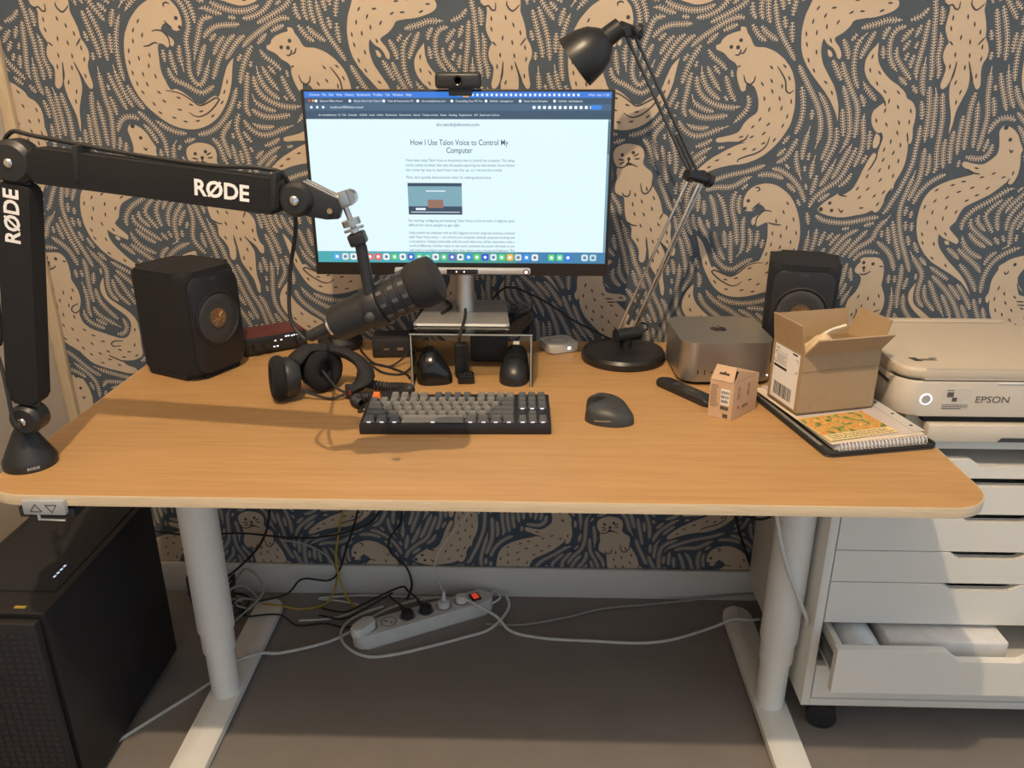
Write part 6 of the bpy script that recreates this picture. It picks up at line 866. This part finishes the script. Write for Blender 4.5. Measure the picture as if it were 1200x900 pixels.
# ------------------------------------------------------------------ folder with papers
fo_a = math.atan2(0.21-0.164, 0.806-0.589)
fd = thing('document_folder', 'dark grey zip folder open under papers at the right desk edge', 'folder', (0.589, 0.166, DZ), fo_a)
fm = mat('folder_grey', (0.055, 0.057, 0.050), 0.65, bump=0.3, scale=300)
obj('bottom_cover', MB().prism(rrect(0.214, 0.305, 0.012, 5, 0.107, 0.1525), 0, 0.005, 0.001, 1), fm, fd)
obj('rim', MB().tube([(x, y, 0.0065) for x, y in rrect(0.210, 0.301, 0.012, 5, 0.107, 0.1525)], 0.0035, 8, closed=True), black_matte, fd)
obj('zip', MB().box((0.006, 0.16, 0.0105), (0.006, 0.26, 0.003), 0.001), mat('zip_grey', (0.24, 0.24, 0.22), 0.5, bump=0.8, scale=700), fd)
nb = thing('spiral_notebook', 'spiral bound notebook inside the dark folder', 'notebook', (0.589, 0.166, DZ+0.0055), fo_a)
obj('pages', MB().box((0.111, 0.150, 0.006), (0.176, 0.27, 0.011), 0.001), paper, nb)
obj('cover', MB().box((0.111, 0.150, 0.0122), (0.178, 0.272, 0.0012)), mat('cover_mauve', (0.55, 0.50, 0.54), 0.6), nb)
mb = MB()
for i in range(24): mb.tube([(0.030+i*0.0071+0.0008*math.cos(t), 0.011+0.0075*math.cos(t), 0.0085+0.0075*math.sin(t)) for t in [k*PI/6 for k in range(12)]], 0.0009, 5, closed=True)
obj('spiral', mb, mat('spiral_white', (0.75, 0.72, 0.72), 0.4), nb)
def sheet(name, label, cat, x, y, z, w, h, rot, m, th=0.0008, curl=0.0):
    t = thing(name, label, cat, (x, y, z), rot)
    mb = MB(); n = 10; vs = []; fs = []
    for i in range(n+1):
        for j in range(n+1):
            u, v_ = i/n, j/n; vs.append(((u-0.5)*w, (v_-0.5)*h, curl*((2*u-1)**2)*(1-v_)*0.5+th))
    b0 = len(vs)
    for i in range(n+1):
        for j in range(n+1): q = vs[i*(n+1)+j]; vs.append((q[0], q[1], q[2]-th))
    for i in range(n):
        for j in range(n):
            a = i*(n+1)+j; fs += [(a, a+n+1, a+n+2, a+1), (b0+a, b0+a+1, b0+a+n+2, b0+a+n+1)]
    ring = [i*(n+1) for i in range(n+1)]+[n*(n+1)+j for j in range(1, n+1)]+[i*(n+1)+n for i in range(n-1, -1, -1)]+[j for j in range(n-1, 0, -1)]
    for k in range(len(ring)): a, b = ring[k], ring[(k+1) % len(ring)]; fs.append((a, b, b0+b, b0+a))
    obj('sheet', mb.quads(vs, fs), m, t); return t
R_ = Matrix.Rotation(fo_a, 2)
def FP(x, y): q = R_ @ Vector((x, y)); return 0.589+q.x, 0.166+q.y
x, y = FP(0.100, 0.152); sheet('paper_sheet', 'cream paper sheet on top of the notebook in the folder', 'paper', x, y, DZ+0.0192, 0.186, 0.272, fo_a+0.05, mat('paper_cream', (0.70, 0.60, 0.46), 0.8, var=0.02), 0.0012)
x, y = FP(0.108, 0.158); sheet('clear_sleeve', 'thin lilac tinted sleeve lying over the cream sheet', 'sleeve', x, y, DZ+0.0206, 0.178, 0.262, fo_a-0.02, mat('sleeve_lilac', (0.58, 0.51, 0.50), 0.3, var=0.02), 0.0008)
x, y = FP(0.195, 0.165); ps = sheet('punched_strip', 'white punched strip along the right edge of the folder', 'strip', x, y, DZ+0.0216, 0.022, 0.27, fo_a, mat('strip_grey', (0.55, 0.53, 0.49), 0.6), 0.0008)
for k in range(5): obj('punched_hole', MB().cyl((0.001, -0.11+k*0.055, 0.0008), (0.001, -0.11+k*0.055, 0.0012), 0.0032, seg=14), ink, ps)
# illustrated card: blotchy procedural print
cm = bpy.data.materials.new('card_print'); cm.use_nodes = True; nt = cm.node_tree; b = nt.nodes['Principled BSDF']; b.inputs['Roughness'].default_value = 0.5
tc = nt.nodes.new('ShaderNodeTexCoord'); n1 = nt.nodes.new('ShaderNodeTexNoise'); n1.inputs['Scale'].default_value = 55; n1.inputs['Detail'].default_value = 5; nt.links.new(tc.outputs['Object'], n1.inputs['Vector'])
r1 = nt.nodes.new('ShaderNodeValToRGB'); cr_ = r1.color_ramp; cr_.elements[0].position = 0.34; cr_.elements[0].color = (0.08, 0.10, 0.03, 1); cr_.elements[1].position = 0.70; cr_.elements[1].color = (0.75, 0.55, 0.22, 1)
for p_, c_ in ((0.44, (0.28, 0.28, 0.07, 1)), (0.50, (0.62, 0.42, 0.13, 1)), (0.56, (0.72, 0.22, 0.05, 1)), (0.62, (0.45, 0.33, 0.08, 1))): e_ = cr_.elements.new(p_); e_.color = c_
nt.links.new(n1.outputs['Fac'], r1.inputs['Fac']); nt.links.new(r1.outputs['Color'], b.inputs['Base Color']); MATS['card_print'] = cm
x, y = 0.652, 0.257
cd = sheet('illustrated_card', 'colourful orange and green illustrated card under the open box', 'card', x, y, DZ+0.0224, 0.142, 0.100, fo_a+0.10, mat('card_yellow', (0.72, 0.58, 0.30), 0.6), 0.0008)
obj('picture', MB().box((0, 0.011, 0.00095), (0.138, 0.074, 0.0003)), cm, cd)
mb = MB(); random.seed(8)
for r in range(3):
    x = -0.062
    while x < 0.058: w = random.uniform(0.004, 0.012); mb.box((x+w/2, -0.032-r*0.0062, 0.00095), (w, 0.0018, 0.0003)); x += w+0.0025
obj('card_text', mb, mat('card_ink', (0.12, 0.10, 0.05), 0.7), cd)

# ------------------------------------------------------------------ open cardboard box
kraft = mat('kraft', (0.36, 0.255, 0.145), 0.8, var=0.04, scale=50)
BZ = DZ+0.0236
F0 = Vector((0.574, 0.300)); F1 = Vector((0.730, 0.342)); S1 = Vector((0.548, 0.402))
ex = (F1-F0).normalized(); ey = Vector((-ex.y, ex.x)); BW = (F1-F0).length; BD = 0.104; BH = 0.117
ob = thing('cardboard_box', 'open brown cardboard shipping box with raised flaps on the folder', 'box', (F0.x, F0.y, BZ), math.atan2(ex.y, ex.x))
tkn = 0.003
obj('bottom', MB().box((BW/2, BD/2, tkn/2), (BW, BD, tkn)), kraft, ob)
obj('front_wall', MB().box((BW/2, tkn/2, BH/2), (BW, tkn, BH)), kraft, ob)
obj('rear_wall', MB().box((BW/2, BD-tkn/2, BH/2), (BW, tkn, BH)), kraft, ob)
lw_ = obj('side_wall', MB().box((tkn/2, BD/2, BH/2), (tkn, BD-2*tkn, BH)), kraft, ob)
obj('side_wall', MB().box((BW-tkn/2, BD/2, BH/2), (tkn, BD-2*tkn, BH)), kraft, ob)
def flap(p, q, out, L, ang, m=kraft):
    p, q = Vector(p), Vector(q); u = (q-p).normalized(); d = Vector(out)*math.cos(math.radians(ang))+Vector((0, 0, 1))*math.sin(math.radians(ang)); M = frame(p, u, u.cross(d))
    w = (q-p).length; return obj('flap', MB().prism([(0.001, 0), (w-0.001, 0), (w-0.004, L), (0.004, L)], -0.0015, 0.0015, 0, 1, M), m, ob)
flap((0, 0.0015, BH), (BW, 0.0015, BH), (0, -1, 0), 0.052, 48)
flap((BW, BD-0.0015, BH), (0, BD-0.0015, BH), (0, 1, 0), 0.050, 80)
flap((0.0015, BD, BH), (0.0015, 0, BH), (-1, 0, 0), 0.056, 80)
flap((BW-0.0015, 0, BH), (BW-0.0015, BD, BH), (1, 0, 0), 0.056, 72)
LM = Matrix(((0, 0, -1, -0.0004), (-1, 0, 0, BD), (0, 1, 0, 0), (0, 0, 0, 1)))
sl = obj('shipping_label', MB().prism([(0.010, 0.006), (0.094, 0.006), (0.094, 0.113), (0.010, 0.113)], 0, 0.0004, 0, 1, LM), mat('label_white', (0.82, 0.82, 0.82), 0.45, var=0.01), ob)
mb = MB(); random.seed(21)
def lr(x0, y0, x1, y1): mb.prism([(x0, y0), (x1, y0), (x1, y1), (x0, y1)], 0.0004, 0.0006, 0, 1, LM)
x = 0.020
while x < 0.078:
    w = random.choice((0.0007, 0.0012, 0.0018, 0.0024)); lr(x, 0.014, x+w, 0.040); x += w+random.choice((0.0008, 0.0013, 0.002))
obj('barcode', mb, ink, sl); mb = MB()
lr(0.012, 0.0685, 0.056, 0.0735)
for i in range(6): lr(0.018, 0.095-i*0.0034, 0.018+random.uniform(0.026, 0.034), 0.0958-i*0.0034)
for i in range(2): lr(0.013, 0.107-i*0.003, 0.013+random.uniform(0.012, 0.02), 0.1078-i*0.003)
lr(0.070, 0.108, 0.086, 0.111); lr(0.052, 0.075, 0.0524, 0.105); lr(0.012, 0.100, 0.050, 0.1004)
for x0, y0, sx, sy in ((0.013, 0.098, 1, -1), (0.089, 0.101, -1, -1), (0.089, 0.075, -1, 1), (0.013, 0.078, 1, 1)):
    lr(min(x0, x0+sx*0.006), y0-0.0005, max(x0, x0+sx*0.006), y0+0.0005); lr(x0-0.0005, min(y0, y0+sy*0.006), x0+0.0005, max(y0, y0+sy*0.006))
obj('label_print', mb, ink, sl)
obj('tape', MB().box((BW/2, -0.0004, BH*0.72), (BW, 0.0006, 0.002)), mat('kraft_line', (0.30, 0.21, 0.12), 0.6), ob)
pk2 = thing('packing_paper', 'crumpled cream packing paper inside the open box', 'paper', (F0.x, F0.y, BZ), math.atan2(ex.y, ex.x))
random.seed(2); vs = []; fs = []; n = 14
for i in range(n+1):
    for j in range(n+1):
        u, v_ = i/n, j/n; vs.append((0.008+u*(BW-0.016), 0.008+v_*(BD-0.016), 0.106+0.024*math.sin(3.1*u+2.2*v_)+0.014*math.sin(9*u-5*v_)+random.uniform(-0.003, 0.003)))
for i in range(n):
    for j in range(n): a = i*(n+1)+j; fs.append((a, a+n+1, a+n+2, a+1))
pmat = mat('packing_cream', (0.66, 0.52, 0.33), 0.8)
top_n = len(vs); vs += [(q[0], q[1], 0.004) for q in vs]; fs += [tuple(top_n+k for k in reversed(f)) for f in fs]
ring = [i*(n+1) for i in range(n+1)]+[n*(n+1)+j for j in range(1, n+1)]+[i*(n+1)+n for i in range(n-1, -1, -1)]+[j for j in range(n-1, 0, -1)]
for k in range(len(ring)): a, b = ring[k], ring[(k+1) % len(ring)]; fs.append((a, b, top_n+b, top_n+a))
obj('crumpled_sheet', MB().quads(vs, fs), pmat, pk2, ang=25)
obj('paper_fold', MB().tube(spline([(0.055, 0.05, 0.128), (0.085, 0.06, 0.136), (0.118, 0.062, 0.142)], 6), lambda t: 0.010+0.006*t, 10, flat=0.35), mat('packing_white', (0.76, 0.70, 0.58), 0.7), pk2)
# ------------------------------------------------------------------ power strip and plugs on the floor
S0, S1p = Vector((-0.380, 0.605, 0)), Vector((-0.030, 0.785, 0)); su = (S1p-S0).normalized(); sa = math.atan2(su.y, su.x); SL = (S1p-S0).length
sc_ = S0+su*SL/2
ps_ = thing('power_strip', 'white multi socket power strip with red lit switch on the floor', 'power strip', (sc_.x, sc_.y, 0), sa)
spm = mat('strip_white', (0.62, 0.62, 0.60), 0.4)
obj('body', MB().prism(rrect(SL, 0.062, 0.028, 8), 0, 0.044, 0.006, 3), spm, ps_)
for k in range(6):
    x = -SL/2+0.045+k*0.052
    s = obj('socket', MB().lathe([(0.0215, 0.0442), (0.0215, 0.0455), (0.0185, 0.0455), (0.018, 0.0445)], T(x, 0, 0), 28, ring=True), mat('socket_grey', (0.30, 0.30, 0.29), 0.5), ps_)
    obj('socket_hole', MB().cyl((x-0.006, 0.006, 0.0446), (x-0.006, 0.006, 0.0452), 0.0026, seg=10).cyl((x+0.006, -0.006, 0.0446), (x+0.006, -0.006, 0.0452), 0.0026, seg=10), ink, s)
sw = obj('switch_frame', MB().box((SL/2-0.048, 0, 0.0455), (0.026, 0.032, 0.004), 0.001), black_plastic, ps_)
obj('switch_rocker', MB().box((SL/2-0.048, 0, 0.0482), (0.016, 0.022, 0.003), 0.001), mat('switch_red', (0.75, 0.06, 0.02), emit=True, estr=0.7), sw)
obj('hang_loop', MB().tube(spline([(SL/2-0.004, 0.016, 0.02), (SL/2+0.02, 0.018, 0.03), (SL/2+0.022, -0.014, 0.03), (SL/2-0.004, -0.016, 0.02)], 6), 0.003, 8), spm, ps_)
def sp(k, z=0.0): q = S0+su*(0.045+k*0.052); return Vector((q.x, q.y, z))
def plug(label, k, m, kind, d=(1, 0, 0), group='plugs in the power strip'):
    t = thing('power_plug', label, 'plug', sp(k, 0.0457), 0, group); d = Vector(d).normalized()
    if kind == 'round': obj('plug_body', MB().lathe([(0.017, 0.0), (0.0175, 0.004), (0.016, 0.014), (0.011, 0.018)], T(0, 0, 0), 24), m, t); obj('cord_relief', MB().cyl(Vector((0, 0, 0.009)), d*0.032+Vector((0, 0, 0.010)), 0.007, 0.0042, seg=12), m, t)
    else: obj('plug_body', MB().prism(rrect(0.072, 0.034, 0.015, 6), 0, 0.026, 0.006, 3, RZ(math.degrees(math.atan2(d.y, d.x))) @ T(0.022, 0, 0)), m, t); obj('plug_base', MB().cyl((0, 0, -0.0012), (0, 0, 0.002), 0.0165), m, t)
    return t
plug('flat white plug adapter at the left end of the power strip', 0, white_plastic, 'flat', (-0.55, -0.8, 0))
plug('black round plug in the third socket of the power strip', 2, black_plastic, 'round', (-0.7, 0.6, 0.4))
plug('black round plug in the fourth socket of the power strip', 3, black_plastic, 'round', (-0.8, 0.5, 0.4))
plug('pale translucent plug in the fifth socket with a thin white wire', 4, mat('plug_clear', (0.60, 0.62, 0.62), 0.25), 'round', (0, 0.3, 1))
plug('thick white plug beside the red switch of the power strip', 5, white_plastic, 'round', (0.8, -0.6, 0.1))
# ------------------------------------------------------------------ cables
cw = mat('cable_white', (0.60, 0.60, 0.57), 0.5); cg = mat('cable_grey', (0.30, 0.29, 0.27), 0.5); cy = mat('cable_yellow', (0.42, 0.29, 0.03), 0.5); cb = rubber
def cable(label, pts, r, m, group=None, n=8):
    o = obj('cable', MB().tube(spline(pts, n), r, 8), m); tag(o, label, 'cable', group); return o
g = 0.004
cable('thick white cable running from the power strip to the floor front left', [(-0.93, 0.10, g), (-0.897, 0.187, g), (-0.789, 0.337, g), (-0.70, 0.455, g+0.002), (-0.655, 0.50, 0.030), (-0.60, 0.535, 0.030), (-0.553, 0.555, g+0.012), (-0.45, 0.615, g), (-0.385, 0.675, g), (-0.33, 0.735, 0.010), (-0.25, 0.785, 0.012), (-0.16, 0.805, 0.012)], g, cw)
cable('thick white cable looping in front of the power strip', [(0.01, 0.80, 0.03), (0.02, 0.755, 0.015), (-0.026, 0.681, g), (-0.10, 0.640, g), (-0.188, 0.601, g), (-0.27, 0.570, g), (-0.336, 0.561, g), (-0.395, 0.595, g), (-0.425, 0.655, g), (-0.40, 0.715, 0.008), (-0.33, 0.760, 0.010)], g, cw)
q5 = sp(5, 0.056)
cable('thick white cable from the strip to the right desk leg', [q5+Vector((0.026, -0.0195, 0.002)), (-0.012, 0.700, 0.030), (0.032, 0.665, 0.008), (0.12, 0.645, g), (0.24, 0.638, g), (0.347, 0.633, g), (0.42, 0.640, g), (0.485, 0.661, g), (0.58, 0.700, 0.010), (0.62, 0.70, 0.033), (0.66, 0.70, 0.033), (0.70, 0.72, 0.02)], g, cw)
q4 = sp(4, 0.0655)
cable('thin white wire hanging from the desk to the power strip', [q4+Vector((0, 0.008, 0.012)), (-0.186, 0.79, 0.12), (-0.165, 0.80, 0.18), (-0.125, 0.80, 0.24), (-0.075, 0.795, 0.33), (-0.035, 0.78, 0.55), (-0.03, 0.76, DZ-0.019)], 0.0018, cw)
cable('white cable hanging down the right desk leg', [(0.575, 0.40, DZ-0.021), (0.582, 0.385, 0.60), (0.592, 0.362, 0.52), (0.615, 0.355, 0.44), (0.650, 0.358, 0.36), (0.678, 0.360, 0.30), (0.683, 0.366, 0.283), (0.6835, 0.372, 0.272)], 0.0042, cw)
cable('black cable drooping under the desk beside the right leg', [(0.47, 0.60, DZ-0.020), (0.475, 0.60, 0.50), (0.50, 0.60, 0.455), (0.56, 0.58, 0.435), (0.60, 0.50, 0.46), (0.625, 0.45, 0.53), (0.62, 0.50, 0.60), (0.60, 0.52, DZ-0.022)], 0.0030, cb)
cable('black cable falling behind the drawer unit', [(0.55, 0.79, DZ-0.020), (0.58, 0.805, 0.45), (0.625, 0.81, 0.30), (0.66, 0.815, 0.20), (0.70, 0.828, 0.10)], 0.0034, cb)
cable('grey cable along the floor to the drawer unit', [(-0.04, 0.70, g), (0.06, 0.70, g), (0.18, 0.735, g), (0.28, 0.775, g), (0.42, 0.800, g), (0.55, 0.812, g+0.01), (0.66, 0.822, 0.025), (0.75, 0.826, 0.03)], 0.003, cg)
cable('black cable crossing the wall behind the left leg', [(-0.98, 0.80, 0.22), (-0.86, 0.81, 0.20), (-0.72, 0.80, 0.215), (-0.55, 0.795, 0.205), (-0.42, 0.80, 0.225), (-0.34, 0.80, 0.275), (-0.30, 0.79, 0.40), (-0.29, 0.76, DZ-0.020)], 0.003, cb)
cable('black cable curving down behind the left leg from the desk', [(-0.60, 0.76, DZ-0.020), (-0.61, 0.79, 0.45), (-0.635, 0.80, 0.27), (-0.67, 0.80, 0.18), (-0.73, 0.79, 0.115), (-0.80, 0.77, 0.06), (-0.84, 0.73, 0.02)], 0.0034, cb)
cable('black cable kinking down to the floor near the yellow cable', [(-0.36, 0.76, DZ-0.020), (-0.37, 0.80, 0.40), (-0.40, 0.81, 0.26), (-0.435, 0.81, 0.16), (-0.46, 0.81, 0.09), (-0.49, 0.80, 0.065), (-0.56, 0.79, 0.075), (-0.60, 0.77, 0.04), (-0.67, 0.74, 0.035)], 0.0030, cb)
cable('black cable dangling to the back of the power strip', [(-0.27, 0.76, DZ-0.020), (-0.27, 0.80, 0.40), (-0.275, 0.81, 0.26), (-0.31, 0.81, 0.20), (-0.31, 0.81, 0.155), (-0.27, 0.81, 0.11), (-0.255, 0.81, 0.05), (-0.27, 0.80, 0.006)], 0.003, cb)
cable('yellow network cable hanging to the floor', [(-0.40, 0.76, DZ-0.020), (-0.41, 0.80, 0.40), (-0.45, 0.815, 0.22), (-0.465, 0.81, 0.13), (-0.455, 0.80, 0.06), (-0.43, 0.78, 0.015), (-0.385, 0.735, g)], 0.003, cy)
cable('yellow network cable running along the floor behind the left leg', [(-0.72, 0.76, 0.01), (-0.62, 0.73, 0.031), (-0.56, 0.74, 0.012), (-0.50, 0.77, g), (-0.475, 0.80, 0.03), (-0.465, 0.815, 0.09)], 0.0028, cy)
cable('grey cable drooping over the baseboard behind the left leg', [(-0.60, 0.775, 0.21), (-0.55, 0.80, 0.185), (-0.49, 0.81, 0.14), (-0.465, 0.81, 0.09), (-0.46, 0.80, 0.07)], 0.0026, cg)
cable('white cable lying flat behind the power strip', [(-0.55, 0.70, g), (-0.47, 0.71, g), (-0.42, 0.735, g), (-0.40, 0.77, g), (-0.46, 0.79, g), (-0.52, 0.80, g), (-0.40, 0.812, g+0.004), (-0.25, 0.815, g), (-0.13, 0.815, g)], 0.003, cw)
cable('thin black cable crossing the floor beside the left foot', [(-0.68, 0.68, 0.03), (-0.60, 0.69, 0.03), (-0.55, 0.68, g), (-0.48, 0.69, g), (-0.42, 0.675, g), (-0.38, 0.67, g+0.012)], 0.0024, cb)
for i, k in enumerate((2, 3)):
    q = sp(k, 0.056); cable(('black cord from the third socket looping over the strip', 'black cord from the fourth socket looping over the strip')[i], [q+Vector((-0.019, 0.015, 0.012)), q+Vector((-0.05, 0.03, 0.03)), (-0.30+0.02*i, 0.73+0.03*i, 0.075), (-0.37, 0.69+0.03*i, 0.05), (-0.43, 0.70+0.03*i, 0.012), (-0.50, 0.72+0.03*i, 0.008)], 0.0028, cb)
random.seed(4)
names = ('loosely coiled black cable', 'tangled black cable', 'bunched grey cable', 'crumpled beige cable', 'knotted black cable', 'folded grey cable')
where = ('behind the tower at the wall', 'between the tower and the left leg', 'beside the left desk leg', 'low behind the left leg', 'against the baseboard near the tower', 'on the floor behind the tower')
for i in range(6):
    c = Vector((-0.80+0.035*(i % 3), 0.73+0.012*(i % 4), 0.02)); pts = []
    for k in range(9): a = k*1.35+i; pts.append((c.x+math.cos(a)*random.uniform(0.03, 0.075), min(0.822, c.y+math.sin(a)*random.uniform(0.02, 0.06)), max(0.006, 0.01+random.uniform(0, 0.10)*(k % 3)/1.6)))
    cable(names[i]+' '+where[i], pts, 0.0032, (cb, cb, cg, mat('cable_beige', (0.42, 0.33, 0.22), 0.6), cb, cg)[i])
for i, (x0, x1) in enumerate(((-0.94, -0.80), (-0.78, -0.86))):
    cable(('black cable hanging in front of the wall right of the tower', 'black cable bowing out between tower and left leg')[i], [(x0, 0.79, DZ-0.20), (x0+0.03*(1-2*i), 0.80, 0.40), ((x0+x1)/2, 0.80, 0.26), (x1, 0.79, 0.14), (x1+0.01, 0.76, 0.04)], 0.0034, cb)
# cables on the desk behind the riser
g2 = DZ+0.0032
cable('black cable looping on the desk left of the riser', [(-0.33, 0.71, g2), (-0.285, 0.625, g2), (-0.24, 0.60, g2), (-0.205, 0.625, g2+0.02), (-0.195, 0.60, g2+0.035), (-0.188, 0.575, g2+0.01), (-0.21, 0.55, g2), (-0.25, 0.56, g2), (-0.28, 0.60, g2)], 0.0026, cb)
cable('black cable lying on the desk behind the headphones', [(-0.36, 0.675, g2), (-0.31, 0.63, g2), (-0.25, 0.60, g2), (-0.20, 0.555, g2), (-0.185, 0.525, g2)], 0.0026, cb)
cable('black cable on the riser beside the stand column', [(-0.120, 0.60, RSZ+0.0105), (-0.105, 0.655, RSZ+0.0105), (-0.12, 0.70, RSZ+0.0105), (-0.13, 0.76, RSZ-0.01), (-0.12, 0.80, RSZ-0.06)], 0.0034, cb)
cable('black cable falling over the riser from the stand', [(-0.075, 0.668, RSZ+0.02), (-0.068, 0.60, RSZ+0.0108), (-0.066, 0.54, RSZ+0.0108), (-0.068, 0.500, RSZ+0.0045), (-0.07, 0.478, RSZ-0.002), (-0.072, 0.480, RSZ-0.02)], 0.0032, cb)
cable('black cable rising from the puck to the microphone', [(-0.40, 0.70, DZ+0.038), (-0.37, 0.60, DZ+0.08), (-0.32, 0.35, DZ+0.16), (-0.283, 0.14, 1.005), tuple(m0-um*0.048)], 0.0028, cb)
